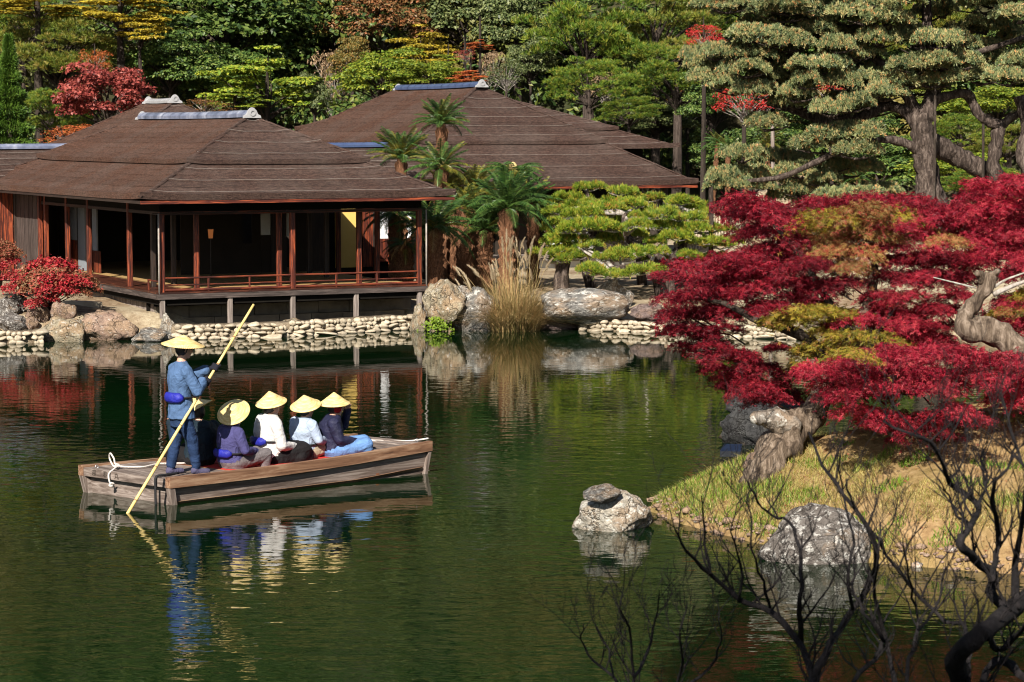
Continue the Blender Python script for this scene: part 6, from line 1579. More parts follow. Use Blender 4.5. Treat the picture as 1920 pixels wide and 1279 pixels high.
# ropes and strap
M['rope'] = pmat('white_rope', [(0.5, 0.46, 0.42), (0.68, 0.64, 0.6)], 40, rough=0.9, bump=0.6, bscale=60)
M['strap'] = pmat('black_cord', [(0.01, 0.01, 0.012), (0.02, 0.02, 0.022)], 20, rough=0.8, bump=0.3)
def rope(name, label, pts, r_, mat, cat='rope', knots=()):
    w0 = pts[0]; o = thing(name, label, cat, b2w(w0), BANG)
    sm = smooth_path([tuple(Vector(p) - Vector(w0)) for p in pts], 6)
    MB().tube(sm, r_, 7).build('line', M[mat], o, True)
    for k in knots:
        c = Vector(k) - Vector(w0); rnd = random.Random(3)
        n = [c + Vector((rnd.uniform(-1, 1), rnd.uniform(-1, 1), rnd.uniform(-1, 1))) * 0.03 for _ in range(7)]
        MB().tube(smooth_path(n, 4), r_ * 1.1, 7).build('knot', M[mat], o, True)
    return o
dz = 0.333
kx, ky = 0.05, 1.22
rope('mooring_rope', 'white mooring rope looped on the stern deck and hanging over the edge', [(0.95, 1.02, dz), (0.6, 1.12, dz + 0.015), (0.3, 1.06, dz + 0.01), (kx, ky, dz + 0.03), (kx - 0.02, ky + 0.06, dz + 0.12), (kx, ky + 0.17, dz + 0.17), (kx + 0.02, ky + 0.22, dz + 0.1), (kx + 0.01, ky + 0.12, dz + 0.015), (kx - 0.03, ky - 0.02, dz + 0.02), (-0.06, ky - 0.08, dz + 0.01), (-0.15, ky - 0.1, 0.29), (-0.155, ky - 0.12, 0.2), (-0.145, ky - 0.14, 0.16)], 0.011, 'rope', knots=((kx, ky, dz + 0.03), (-0.13, ky - 0.15, 0.16)))
rope('black_strap', 'black cord hanging from the stern eye into the water', [(0.35, 0.35, dz), (0.1, 0.27, dz + 0.01), (-0.035, 0.25, dz), (-0.045, 0.25, 0.2), (-0.045, 0.25, 0.05), (-0.03, 0.25, -0.15)], 0.016, 'strap')
rope('bow_rope', 'white rope lying across the bow deck', [(3.72, 0.62, 0.402), (3.68, 0.76, 0.425), (3.78, 0.72, 0.405), (3.9, 0.5, 0.412), (4.0, 0.3, 0.42), (4.14, 0.24, 0.43), (4.25, 0.18, 0.445)], 0.012, 'rope')
# red cloths on the floor where the passengers sit
M['redcloth'] = pmat('red_felt', [(0.45, 0.015, 0.012), (0.58, 0.035, 0.025)], 5, rough=0.9, bump=0.3)
def felt(label, s0, s1, t0, t1, z0, z1):
    q = bp(s0, t0, 0); o = thing('felt_mat', label, 'mat', b2w((q[0], q[1], z0)), BANG, 'red felt seats in the punt')
    n = 10; V = []
    rnd = random.Random(int(s0 * 100))
    for i in range(n + 1):
        for t_ in (t0, t1):
            p = bp(s0 + (s1 - s0) * i / n, t_, 0); V.append((p[0] - q[0], p[1] - q[1], z1 - z0 + rnd.uniform(-.008, .008)))
        for t_ in (t1, t0):
            p = bp(s0 + (s1 - s0) * i / n, t_, 0); V.append((p[0] - q[0], p[1] - q[1], 0))
    F = [(4 * i + a, 4 * i + 4 + a, 4 * i + 4 + (a + 1) % 4, 4 * i + (a + 1) % 4) for i in range(n) for a in range(4)] + [(0, 1, 2, 3), (4 * n + 3, 4 * n + 2, 4 * n + 1, 4 * n)]
    MB().add(V, F).build('felt', M['redcloth'], o)
    MB().hexa([tuple(Vector(bp(a, b_, 0)) - Vector((q[0], q[1], 0)) + Vector((0, 0, z))) for z in (0.057 - z0, -0.002) for a, b_ in ((s0, t0), (s1, t0), (s1, t1), (s0, t1))]).build('bench', M['boat_in'], o)
felt('red felt seat along the near side of the punt', 0.262, 0.785, 0.11, 0.56, 0.265, 0.299)
felt('red felt seat along the far side of the punt', 0.262, 0.78, 0.62, 0.9, 0.265, 0.299)

# ------------------------------------------------------------------ people
def clothmat(name, col, rough=0.85, wr=6.0, bump=0.7, var=0.25):
    t = NT(name); v = t.coords()
    n = t.noise(v, wr, 5, 0.6, 1.2); w = t.noise(v, 260, 2)
    lo = tuple(c * (1 - var) for c in col); hi = tuple(min(1, c * (1 + var)) for c in col)
    t.principled(t.ramp(n, [lo, col, hi], [0.3, 0.5, 0.7]), rough, t.bump(t.math('ADD', n, t.math('MULTIPLY', w, 0.06)), bump, 0.05), 0.25)
    return t.mat
M['skin'] = pmat('skin', [(0.5, 0.28, 0.19), (0.58, 0.34, 0.24)], 8, rough=0.5, bump=0.1)
M['hair'] = pmat('black_hair', [(0.008, 0.006, 0.005), (0.02, 0.015, 0.012)], 8, (1, 1, 0.2), rough=0.45, bump=0.4)
M['coat_blue'] = clothmat('indigo_coat', (0.065, 0.12, 0.235)); M['indigo'] = clothmat('dark_indigo_trousers', (0.014, 0.032, 0.085))
M['glove'] = clothmat('black_glove', (0.012, 0.012, 0.02)); M['navy'] = clothmat('navy_jacket', (0.016, 0.017, 0.045), 0.6)
M['plum'] = clothmat('plum_blue_shirt', (0.055, 0.052, 0.15)); M['greytr'] = clothmat('grey_trousers', (0.13, 0.115, 0.12))
M['whitehood'] = clothmat('white_hoodie', (0.6, 0.58, 0.565), var=0.08); M['blacksk'] = clothmat('black_skirt', (0.008, 0.007, 0.008))
M['paleblue'] = clothmat('pale_blue_shirt', (0.33, 0.4, 0.52), var=0.1); M['khaki'] = clothmat('khaki_trousers', (0.33, 0.28, 0.2))
M['jeans'] = clothmat('blue_jeans', (0.11, 0.22, 0.45)); M['darkteal'] = clothmat('dark_teal_jacket', (0.008, 0.018, 0.028), 0.7)
M['tabi'] = clothmat('grey_indigo_socks', (0.07, 0.065, 0.12)); M['pouch'] = clothmat('blue_pouch', (0.018, 0.022, 0.27), 0.45); M['scarf'] = clothmat('red_scarf', (0.42, 0.015, 0.02))
t = NT('straw'); v = t.coords()
gr = t.n('ShaderNodeTexGradient'); gr.gradient_type = 'RADIAL'; t.l(v, gr.inputs[0])
rib = t.math('SINE', t.math('MULTIPLY', gr.outputs[1], 6.2832 * 70))
n = t.noise(t.coords((1, 1, 9)), 9, 5, 0.6)
t.principled(t.ramp(t.math('ADD', n, t.math('MULTIPLY', rib, 0.06)), [(0.5, 0.33, 0.12), (0.7, 0.52, 0.22), (0.8, 0.66, 0.36)], [0.3, 0.5, 0.68]), 0.6, t.bump(t.math('ADD', rib, n), 0.35, 0.006), 0.3)
M['straw'] = t.mat

def build_body(name, prims, parent, mats, voxel=0.009, wrinkle=0.006, seed=0):
    """union of tapered limbs and lofts -> one continuous skin; faces take the cloth of the nearest source shape"""
    m = MB()
    for p in prims:
        if p[0] == 'cap':
            _, a, b_, r0, r1, mi = p; a, b_ = Vector(a), Vector(b_); d = b_ - a; L = d.length
            if L < 1e-5: d = Vector((0, 0, 1))
            d = d.normalized(); pts, rr = [], []
            for k in range(5):
                q = -math.pi / 2 + k * math.pi / 8 + 0.02; pts.append(a + d * r0 * math.sin(q)); rr.append(r0 * math.cos(q))
            for k in range(5):
                q = k * math.pi / 8 - 0.0; pts.append(b_ + d * r1 * math.sin(q) * 0.999); rr.append(max(1e-4, r1 * math.cos(q)))
            m.tube(pts, rr, 14)
        elif p[0] == 'loft':
            _, rings, mi = p; seg = 20; V = []
            for (cx, cy_, cz, rx, ry) in rings:
                for k in range(seg):
                    an = 2 * math.pi * k / seg; V.append((cx + rx * math.cos(an), cy_ + ry * math.sin(an), cz))
            n_ = len(rings)
            m.add(V, [(i * seg + k, i * seg + (k + 1) % seg, (i + 1) * seg + (k + 1) % seg, (i + 1) * seg + k) for i in range(n_ - 1) for k in range(seg)] + [tuple(range(seg - 1, -1, -1)), tuple((n_ - 1) * seg + k for k in range(seg))])
        elif p[0] == 'ell':
            _, c, r_, mi = p; V = []; seg, st = 16, 10
            prof = [(math.sin(math.pi * i / st), -math.cos(math.pi * i / st)) for i in range(st + 1)]
            for rr, z in prof:
                for k in range(seg):
                    an = 2 * math.pi * k / seg; V.append((c[0] + r_[0] * max(rr, 1e-3) * math.cos(an), c[1] + r_[1] * max(rr, 1e-3) * math.sin(an), c[2] + r_[2] * z))
            m.add(V, [(i * seg + k, i * seg + (k + 1) % seg, (i + 1) * seg + (k + 1) % seg, (i + 1) * seg + k) for i in range(st) for k in range(seg)] + [tuple(range(seg - 1, -1, -1)), tuple(st * seg + k for k in range(seg))])
    o = m.build('tmp_body', mats[0])
    md = o.modifiers.new('r', 'REMESH'); md.mode = 'VOXEL'; md.voxel_size = voxel; md.use_smooth_shade = True
    ms = o.modifiers.new('s', 'SMOOTH'); ms.factor = 0.5; ms.iterations = 3
    me = bpy.data.meshes.new_from_object(o.evaluated_get(bpy.context.evaluated_depsgraph_get()))
    bpy.data.objects.remove(o)
    n_ = len(me.vertices); co = np.empty(n_ * 3, dtype=np.float32); me.vertices.foreach_get('co', co); co = co.reshape(-1, 3).astype(float)
    def sdf(X):
        D = []
        for p in prims:
            if p[0] == 'cap':
                a, b_ = np.array(p[1], float), np.array(p[2], float); e = b_ - a; t_ = np.clip(((X - a) @ e) / max(1e-9, e @ e), 0, 1)
                D.append(np.linalg.norm(X - a - t_[:, None] * e, axis=1) - (p[3] + (p[4] - p[3]) * t_))
            elif p[0] == 'loft':
                rg = np.array(p[1], float); z = np.clip(X[:, 2], rg[:, 2].min(), rg[:, 2].max()); od = np.argsort(rg[:, 2])
                cx, cy_, rx, ry = [np.interp(z, rg[od, 2], rg[od, k]) for k in (0, 1, 3, 4)]
                q = np.sqrt(((X[:, 0] - cx) / rx) ** 2 + ((X[:, 1] - cy_) / ry) ** 2)
                D.append(np.maximum((q - 1) * np.minimum(rx, ry), np.abs(X[:, 2] - z)))
            else:
                q = np.linalg.norm((X - np.array(p[1])) / np.array(p[2]), axis=1); D.append((q - 1) * min(p[2]))
        return np.array(D)
    mid = np.array([p[-1] for p in prims])
    npoly = len(me.polygons); fc = np.empty(npoly * 3, dtype=np.float32); me.polygons.foreach_get('center', fc)
    fm = mid[np.argmin(sdf(fc.reshape(-1, 3).astype(float)), axis=0)]
    vn = np.empty(n_ * 3, dtype=np.float32); me.vertices.foreach_get('normal', vn); vn = vn.reshape(-1, 3)
    vm = mid[np.argmin(sdf(co), axis=0)]
    w = np.array([mnoise.fractal(Vector((c[0] * 9, c[1] * 9, c[2] * 14)) + Vector((seed, 0, 0)), 1.0, 2.0, 3) for c in co]) * wrinkle
    w = np.where(vm == 0, 0, w)                   # slot 0 is skin: no folds
    me.vertices.foreach_set('co', (co + vn * w[:, None]).astype(np.float32).ravel())
    me.materials.clear()
    for mm in mats: me.materials.append(mm)
    me.polygons.foreach_set('material_index', fm.astype(np.int32)); me.polygons.foreach_set('use_smooth', [True] * npoly)
    me.update()
    return link(name, me, parent)
def head_prims(c, yaw=0.0, nod=0.0):
    """head with nose, brow, chin and ears, facing +y turned by yaw"""
    c = Vector(c); rt = Matrix.Rotation(yaw, 3, 'Z') @ Matrix.Rotation(nod, 3, 'X')
    g = lambda x, y, z: tuple(c + rt @ Vector((x, y, z)))
    P_ = [('ell', tuple(c), (0.074, 0.092, 0.108), 0), ('cap', g(0, 0.045, -0.05), g(0, 0.055, -0.085), 0.05, 0.03, 0),
          ('cap', g(0, 0.088, 0.012), g(0, 0.104, -0.022), 0.010, 0.016, 0), ('cap', g(-0.03, 0.078, 0.03), g(0.03, 0.078, 0.03), 0.014, 0.014, 0),
          ('cap', g(-0.018, 0.088, -0.052), g(0.018, 0.088, -0.052), 0.009, 0.009, 0)]
    for sx in (-1, 1): P_.append(('cap', g(sx * 0.074, -0.005, 0.02), g(sx * 0.076, -0.002, -0.025), 0.016, 0.010, 0))
    return P_, g
def hand_prims(w, d, nrm, side, mi=0, curl=0.6, sz=1.0):
    """relaxed or curled hand: wrist w, pointing d, palm facing nrm, thumb on side*+1"""
    w, d, nrm = Vector(w), Vector(d).normalized(), Vector(nrm).normalized(); s_ = d.cross(nrm) * side; P_ = []
    for k in (-1.1, -0.35, 0.4, 1.1): P_.append(('cap', tuple(w + s_ * 0.008 * k), tuple(w + d * 0.075 * sz + s_ * 0.019 * k), 0.014, 0.012, mi))
    for k, L in ((-1.1, 0.058), (-0.35, 0.072), (0.4, 0.078), (1.1, 0.07)):
        a = w + d * 0.078 * sz + s_ * 0.021 * k; d1 = (d + nrm * curl * 0.5).normalized(); d2 = (d * (1 - curl) + nrm * curl).normalized()
        b_ = a + d1 * L * 0.5 * sz; P_ += [('cap', tuple(a), tuple(b_), 0.0095, 0.009, mi), ('cap', tuple(b_), tuple(b_ + d2 * L * 0.55 * sz), 0.009, 0.0075, mi)]
    a = w + d * 0.022 + s_ * 0.022; b_ = a + (d * 0.6 + s_ * 0.8 + nrm * 0.3).normalized() * 0.04; P_ += [('cap', tuple(a), tuple(b_), 0.013, 0.011, mi), ('cap', tuple(b_), tuple(b_ + (d + nrm * 0.4).normalized() * 0.032), 0.010, 0.008, mi)]
    return P_
def grip_prims(c, ax, towards, r_, mi):
    """five fingers closed round a pole through c along ax; the palm on the side 'towards'"""
    c, ax = Vector(c), Vector(ax).normalized(); e1 = Vector(towards); e1 = (e1 - ax * e1.dot(ax)).normalized(); e2 = ax.cross(e1); P_ = []
    Rr = r_ + 0.011
    for k in range(4):
        q = c + ax * (k - 1.5) * 0.022; prev = None
        for i in range(8):
            an = R(20 + i * (34 - 2 * k)); pt = q + (e1 * math.cos(an) + e2 * math.sin(an)) * Rr
            if prev is not None: P_.append(('cap', tuple(prev), tuple(pt), 0.0115, 0.011, mi))
            prev = pt
    prev = None
    for i in range(6):
        an = R(10 - i * 38); pt = c + ax * (0.045 + 0.004 * i) + (e1 * math.cos(an) + e2 * math.sin(an)) * (Rr + 0.002)
        if prev is not None: P_.append(('cap', tuple(prev), tuple(pt), 0.0125, 0.0115, mi))
        prev = pt
    P_.append(('cap', tuple(c - ax * 0.03 + e1 * (Rr + 0.012)), tuple(c + ax * 0.035 + e1 * (Rr + 0.014)), 0.02, 0.021, mi))
    return P_
def straw_hat(parent, c, r_, h, tilt=(0, 0), name='straw_hat', rot=0):
    m = MB(); m.lathe([(0.002, h), (0.012, h - 0.004), (r_ * 0.3, h * 0.72), (r_ * 0.62, h * 0.38), (r_ * 0.96, 0.006), (r_, 0.0), (r_ * 0.985, -0.006), (r_ * 0.6, h * 0.33), (r_ * 0.3, h * 0.66), (0.002, h * 0.93)], 48)
    o = m.build(name, M['straw'], parent, True, loc=c, rot=(tilt[0], tilt[1], rot))
    MB().tube([(r_ * 1.0 * math.cos(2 * math.pi * i / 40), r_ * math.sin(2 * math.pi * i / 40), -0.003) for i in range(41)], 0.006, 6, cap=False).build('brim_edge', M['straw'], o, True)
    return o
def belt(parent, z, rx, ry, cy_, a0, a1, thick=0.05, puff=0.035, cx=0.0):
    """waist belt with a padded pouch between the angles a0 and a1 (degrees, 270 = back)"""
    n_ = 40
    MB().tube([(cx + (rx + 0.004) * math.cos(2 * math.pi * i / n_), cy_ + (ry + 0.004) * math.sin(2 * math.pi * i / n_), z) for i in range(n_ + 1)], 0.02, 6, cap=False, flat=0.5).build('belt', M['strap'], parent, True)
    pts, rr = [], []
    for i in range(13):
        q = i / 12; an = R(a0 + (a1 - a0) * q); pts.append((cx + (rx + 0.022) * math.cos(an), cy_ + (ry + 0.022) * math.sin(an), z)); rr.append((0.012 + (thick - 0.012) * min(1, 5 * min(q, 1 - q) + 0.2)) * 0.62)
    MB().tube(pts, rr, 12, flat=1.75).build('waist_pouch', M['pouch'], parent, True)
def eyes(parent, g):
    for sx in (-1, 1):
        c = g(sx * 0.03, 0.078, 0.006); MB().lathe([(0.0005, -0.009), (0.0075, -0.005), (0.009, 0), (0.0075, 0.005), (0.0005, 0.009)], 10, c).build('eye', M['hair'], parent, True)
def seated(label, px, lat, apex, rz, top, bottom, hat, arms, build=1.0, hc_=1.0, skirt=False, hood=None, pouch=None, head_yaw=0.0, hair_len=0.0, lean=0.0, knees=None, extra=None, seed=1, head_nod=0.0):
    torso_h = th_for(px, lat, apex, hat[1] * hc_)
    w = b2w((l_for(px, lat), lat, ZS)); o = thing('person', label, 'person', w, rz, 'passengers in the punt')
    bw, th = build, torso_h; y = lambda z: lean * z
    mats = [M['skin'], M[top], M[bottom], M['hair'], M['scarf']]
    rg = [(0, 0.03, -0.01, 0.165 * bw, 0.14 * bw), (0, 0.01, 0.06, 0.19 * bw, 0.155 * bw)]
    P_ = [('loft', [(x_, y_ + y(z), z, rx, ry) for x_, y_, z, rx, ry in rg + [(0, 0, 0.12, 0.18 * bw, 0.145 * bw)]], 2),
          ('loft', [(0, yy + y(z * th), z * th, rx * bw, ry * bw) for yy, z, rx, ry in ((0.0, 0.08, 0.185, 0.15), (-0.01, 0.16, 0.18, 0.14), (-0.025, 0.25, 0.175, 0.13), (-0.035, 0.36, 0.19, 0.13), (-0.03, 0.45, 0.20, 0.12), (-0.015, 0.51, 0.17, 0.095), (0.0, 0.545, 0.10, 0.075), (0.005, 0.56, 0.06, 0.06))], 1),
          ('cap', (0, y(0.55) + 0.005, 0.52 * th), (0, y(0.6) + 0.02, 0.56 * th + 0.06), 0.055, 0.05, 0)]
    hc = (0, y(0.7) + 0.03, 0.56 * th + 0.095)
    hp, g = head_prims(hc, head_yaw, head_nod); P_ += hp
    P_.append(('ell', (hc[0], hc[1] - 0.018, hc[2] + 0.012), (0.083, 0.09, 0.108), 3))       # hair over the back of the head
    if hair_len: P_.append(('cap', (0, hc[1] - 0.06, hc[2] - 0.03), (0, hc[1] - 0.075, hc[2] - 0.03 - hair_len), 0.06, 0.035, 3))
    for sx, el, wr in arms:
        sh = Vector((sx * 0.175 * bw, y(0.47) - 0.015, 0.465 * th)); el, wr = Vector(el), Vector(wr)
        P_ += [('cap', tuple(sh), tuple(el), 0.068 * bw, 0.054 * bw, 1), ('cap', tuple(el), tuple(wr), 0.052 * bw, 0.04 * bw, 1)]
        d = (wr - el).normalized(); P_ += hand_prims(wr + d * 0.015, d, Vector((-sx, 0.1, -0.5)), sx, 0, 0.6)
    for sx in (-1, 1):
        kx_ = knees or ((0.13, 0.42, 0.15), (0.12, 0.40, -0.1))
        k, a = Vector((sx * kx_[0][0], kx_[0][1], kx_[0][2])), Vector((sx * kx_[1][0], kx_[1][1], kx_[1][2]))
        P_ += [('cap', (sx * 0.09 * bw, 0.05, 0.085), tuple(k), 0.098 * bw, 0.074 * bw, 2), ('cap', tuple(k), tuple(a), 0.07 * bw, 0.05 * bw, 2), ('cap', tuple(a + Vector((0, -0.01, 0))), tuple(a + Vector((0, 0.13, -0.015))), 0.042, 0.034, 3)]
    if skirt: P_ += [('cap', (0, 0.06, 0.05), (0, 0.40, 0.06), 0.19 * bw, 0.15 * bw, 2), ('cap', (-0.1, 0.2, 0.05), (0.12, 0.34, 0.06), 0.14, 0.13, 2)]
    if hood: P_ += [('cap', (-0.07, y(0.5) - 0.10, 0.50 * th), (0.07, y(0.5) - 0.10, 0.50 * th), 0.055, 0.055, 1), ('cap', (0, y(0.5) - 0.12, 0.49 * th), (0, y(0.5) - 0.125, 0.42 * th), 0.07, 0.05, 1)]
    if extra: P_ += extra
    build_body('body', P_, o, mats, seed=seed)
    eyes(o, g)
    hr, hh, tl = hat
    straw_hat(o, (hc[0] + 0.0, hc[1] - 0.01, hc[2] + 0.055), hr, hh, tl)
    if pouch:
        z, a0, a1 = pouch; belt(o, z * th, 0.185 * bw, 0.145 * bw, -0.012 + y(z * th), a0, a1)
    return o
FWD = BANG - math.pi / 2; ZS = 0.30
def l_for(px, lat):
    """how far forward in the boat a line of sight crosses the line at this distance from the near side"""
    a = b2w((0, lat, 0)); d = b2w((1, lat, 0)) - a; k = (px - 960) / FPX
    return (k * a.y - a.x) / (d.x - k * d.y)
def th_for(px, lat, apex, h):
    w = b2w((l_for(px, lat), lat, 0)); return (P(px, apex, w.y).z - ZS - 0.15 - h) / 0.56
lap = lambda sx: (sx, (sx * 0.27, 0.05, 0.24), (sx * 0.13, 0.27, 0.2))
seated('passenger in plum-blue shirt and grey trousers, straw hat tipped back', 430, 0.52, 757, FWD - R(8), 'plum', 'greytr', (0.21, 0.145, (R(32), R(30))), [lap(-1), lap(1)], 1.14, 0.75, pouch=(0.2, 235, 330), hair_len=0.07, seed=2, lean=0.02)
seated('passenger in a white hooded top and long black skirt', 503, 0.60, 732, FWD - R(14), 'whitehood', 'blacksk', (0.2, 0.155, (R(13), R(10))), [lap(-1), lap(1)], 1.3, 1.0, skirt=True, hood=True, pouch=(0.26, 232, 322), hair_len=0.03, seed=3)
seated('passenger in a pale blue-grey shirt between white top and navy jacket', 568, 0.72, 740, FWD - R(6), 'paleblue', 'khaki', (0.2, 0.15, (R(16), R(12))), [lap(-1), lap(1)], 1.16, 0.95, pouch=(0.19, 250, 320), seed=4)
seated('passenger in navy jacket and blue jeans, hand raised to the face', 622, 0.58, 735, R(-80), 'navy', 'jeans', (0.205, 0.15, (R(2), R(6))), [(-1, (-0.27, 0.17, 0.36), (-0.07, 0.2, 0.58)), (1, (0.25, 0.06, 0.23), (0.14, 0.28, 0.19))], 1.28, 1.0,
       knees=((0.16, 0.42, 0.15), (0.12, 0.44, -0.08)), extra=[('cap', (-0.05, 0.05, 0.61), (0.05, 0.055, 0.61), 0.055, 0.055, 4)], seed=5)
seated('passenger in a dark jacket behind the boatman, both hands raised with a camera', 370, 1.02, 746, FWD + R(94), 'darkteal', 'blacksk', (0.2, 0.15, (R(-24), R(-20))), [(-1, (-0.2, 0.27, 0.34), (-0.06, 0.52, 0.50)), (1, (0.2, 0.27, 0.3), (0.08, 0.50, 0.44))], 1.25, 0.9, seed=6, hood=True)

# ---- boatman and his pole
pole_b = W(240, 962, 0.0)
ph = P(404, 690, 29.45)
pd = (ph - pole_b)
pole_t = pole_b + pd * 1.46; pole_u = pole_b - pd * 0.55
po = thing('punt_pole', 'long yellow bamboo pole slanting into the water from the boatman\'s hands', 'pole', pole_b)
rnd = random.Random(2); q0, q1 = pole_u - pole_b, pole_t - pole_b; PR = 0.021
M['bamboo'] = pmat('yellow_bamboo', [(0.55, 0.38, 0.12), (0.68, 0.5, 0.18), (0.76, 0.6, 0.28)], 5, (1, 1, 0.3), rough=0.4, bump=0.1, spec=0.5)
MB().tube([q0.lerp(q1, i / 20) for i in range(21)], [PR * (1.05 - 0.25 * i / 20) for i in range(21)], 10).build('cane', M['bamboo'], po, True)
for i in range(1, 9):
    c = q0.lerp(q1, i / 9 + rnd.uniform(-.02, .02)); d = (q1 - q0).normalized()
    MB().tube([c - d * 0.006, c, c + d * 0.006], [PR * 0.98, PR * 1.16 * (1.03 - 0.02 * i), PR * 0.98], 10).build('node', M['boat_in'], po, True)
bz = 0.322
bw_ = b2w((0.36, 0.27, bz)); brz = R(-58)
bm_ = thing('person', 'boatman standing on the stern in blue coat and wide flat straw hat', 'person', bw_, brz)
inv = (Matrix.Translation(bw_) @ Matrix.Rotation(brz, 4, 'Z')).inverted()
h1 = inv @ (pole_b + pd * 1.0); h2 = inv @ (pole_b + pd * 0.90); axl = (inv.to_3x3() @ pd).normalized()
mats = [M['skin'], M['coat_blue'], M['indigo'], M['hair'], M['glove'], M['tabi']]
P_ = [('loft', [(0, yy, z, rx, ry) for yy, z, rx, ry in ((0.0, 0.70, 0.205, 0.165), (0.0, 0.74, 0.20, 0.16), (-0.005, 0.86, 0.185, 0.15), (-0.01, 0.96, 0.17, 0.135), (-0.02, 1.06, 0.175, 0.13), (-0.025, 1.18, 0.195, 0.135), (-0.02, 1.28, 0.20, 0.125), (-0.005, 1.345, 0.17, 0.10), (0.0, 1.385, 0.10, 0.08), (0.01, 1.40, 0.06, 0.06))], 1),
      ('cap', (0, 0.0, 1.37), (0, 0.03, 1.50), 0.056, 0.052, 0), ('loft', [(0, 0.0, 0.60, 0.16, 0.13), (0, 0, 0.7, 0.165, 0.135), (0, 0, 0.78, 0.16, 0.13)], 2)]
hp, g = head_prims((0, 0.045, 1.545), R(-10), R(-4)); P_ += hp
P_.append(('ell', (0, 0.022, 1.555), (0.082, 0.09, 0.105), 3))
for sx, foot in ((-1, (-0.10, -0.10, 0.0)), (1, (0.10, 0.14, 0.0))):
    f = Vector(foot); kn = Vector((sx * 0.105, foot[1] * 0.55 + 0.02, 0.42))
    P_ += [('cap', (sx * 0.085, 0, 0.70), tuple(kn), 0.098, 0.075, 2), ('cap', tuple(kn), tuple(f + Vector((0, 0, 0.12))), 0.074, 0.06, 2), ('cap', tuple(f + Vector((0, -0.03, 0.05))), tuple(f + Vector((0, 0.0, 0.09))), 0.043, 0.043, 5), ('cap', tuple(f + Vector((0, 0.0, 0.042))), tuple(f + Vector((sx * 0.02, 0.15, 0.034))), 0.042, 0.034, 5)]
for sx, hnd, fa in ((1, h2, 0.5), (-1, h1, 0.5)):
    sh = Vector((sx * 0.185, -0.01, 1.29)); hnd = Vector(hnd)
    bk_ = (sh - hnd); wr = hnd + (bk_.normalized()) * 0.075
    mid = sh.lerp(wr, 0.5); Lh = max(0.0, 0.27 ** 2 - ((wr - sh).length / 2) ** 2) ** 0.5
    el = mid + Vector((sx * 0.55, -0.1, -0.8)).normalized() * Lh
    P_ += [('cap', tuple(sh), tuple(el), 0.075, 0.068, 1), ('cap', tuple(el), tuple(el.lerp(wr, 0.8)), 0.068, 0.07, 1), ('cap', tuple(el.lerp(wr, 0.7)), tuple(wr), 0.036, 0.03, 4)]
    P_ += grip_prims(hnd, axl, (wr - hnd), PR, 4)
    P_.append(('cap', tuple(wr), tuple(hnd + (wr - hnd).normalized() * 0.04), 0.03, 0.028, 4))
build_body('body', P_, bm_, mats, 0.0085, 0.007, 9)
eyes(bm_, g)
straw_hat(bm_, (0, 0.03, 1.60), 0.262, 0.125, (R(-3), R(5)))
belt(bm_, 0.965, 0.172, 0.138, -0.01, 240, 345, 0.06)

# ------------------------------------------------------------------ bare shrubs on the near bank
M['dark_twig'] = barkmat('dark_twigs', [(0.008, 0.007, 0.008), (0.018, 0.015, 0.016), (0.035, 0.03, 0.03)])
def stems(root, specs, Y0, seed, twig=0.0035, dens=1.0):
    """each spec: list of (px, py) up the stem and its thickness in px at foot and tip; side twigs grow on their own"""
    rnd = random.Random(seed)
    for pts, t0, t1 in specs:
        n = len(pts); w = []
        for i, (px, py) in enumerate(pts):
            y_ = Y0 + 0.35 * math.sin(i * 1.3 + px * 0.01)
            q = P(px, py, y_) - root.location; r_ = (t0 + (t1 - t0) * i / (n - 1)) / 2 / PXM(y_); w.append((q.x, q.y, q.z, r_))
        sm = smooth_path(w, 3); sm = [np.array([q[0] + rnd.uniform(-.006, .006), q[1] + rnd.uniform(-.01, .01), q[2] + rnd.uniform(-.006, .006), q[3] * rnd.uniform(0.85, 1.15)]) for q in sm]
        st = MB().tube([q[:3] for q in sm], [q[3] for q in sm], 7, jit=0.1, rnd=rnd).build('stem', M['dark_twig'], root, True)
        m = MB(); L_ = 0
        def shoot(p, d, L, r_, depth):
            pp = [p]; rr = [r_]; k = 5
            for i in range(k):
                d = (d + Vector((rnd.uniform(-.3, .3), rnd.uniform(-.2, .2), rnd.uniform(0.0, 0.28)))).normalized()
                pp.append(pp[-1] + d * L / k); rr.append(max(0.0011, r_ * (1 - 0.8 * (i + 1) / k)))
                if depth > 0 and rnd.random() < 0.55:
                    sd = rnd.choice((-1, 1)); shoot(pp[-1], (d + Vector((sd * rnd.uniform(0.4, 0.9), rnd.uniform(-.3, .3), 0.2))).normalized(), L * rnd.uniform(0.35, 0.65), rr[-1] * 0.8, depth - 1)
            m.tube(pp, rr, 4, cap=False)
        for i in range(2, len(sm)):
            if rnd.random() < 0.62 * dens:
                q = Vector(sm[i][:3]); sd = rnd.choice((-1, 1))
                shoot(q, Vector((sd * rnd.uniform(0.2, 0.8), rnd.uniform(-.3, .3), rnd.uniform(0.5, 1.0))).normalized(), rnd.uniform(0.12, 0.36), max(0.0022, min(0.006, sm[i][3] * 0.6)), 2)
        if m.v: tag(m.build('twigs', M['dark_twig'], st, True), kind='stuff')
def shrub(label, px, Y_, specs, seed, dens=1.1):
    x = (px - 960) / FPX * Y_
    o = thing('bare_shrub', label, 'shrub', (x, Y_, float(nbz(x, Y_))), 0, 'bare shrubs on the near bank')
    stems(o, specs, Y_, seed, dens=dens); return o
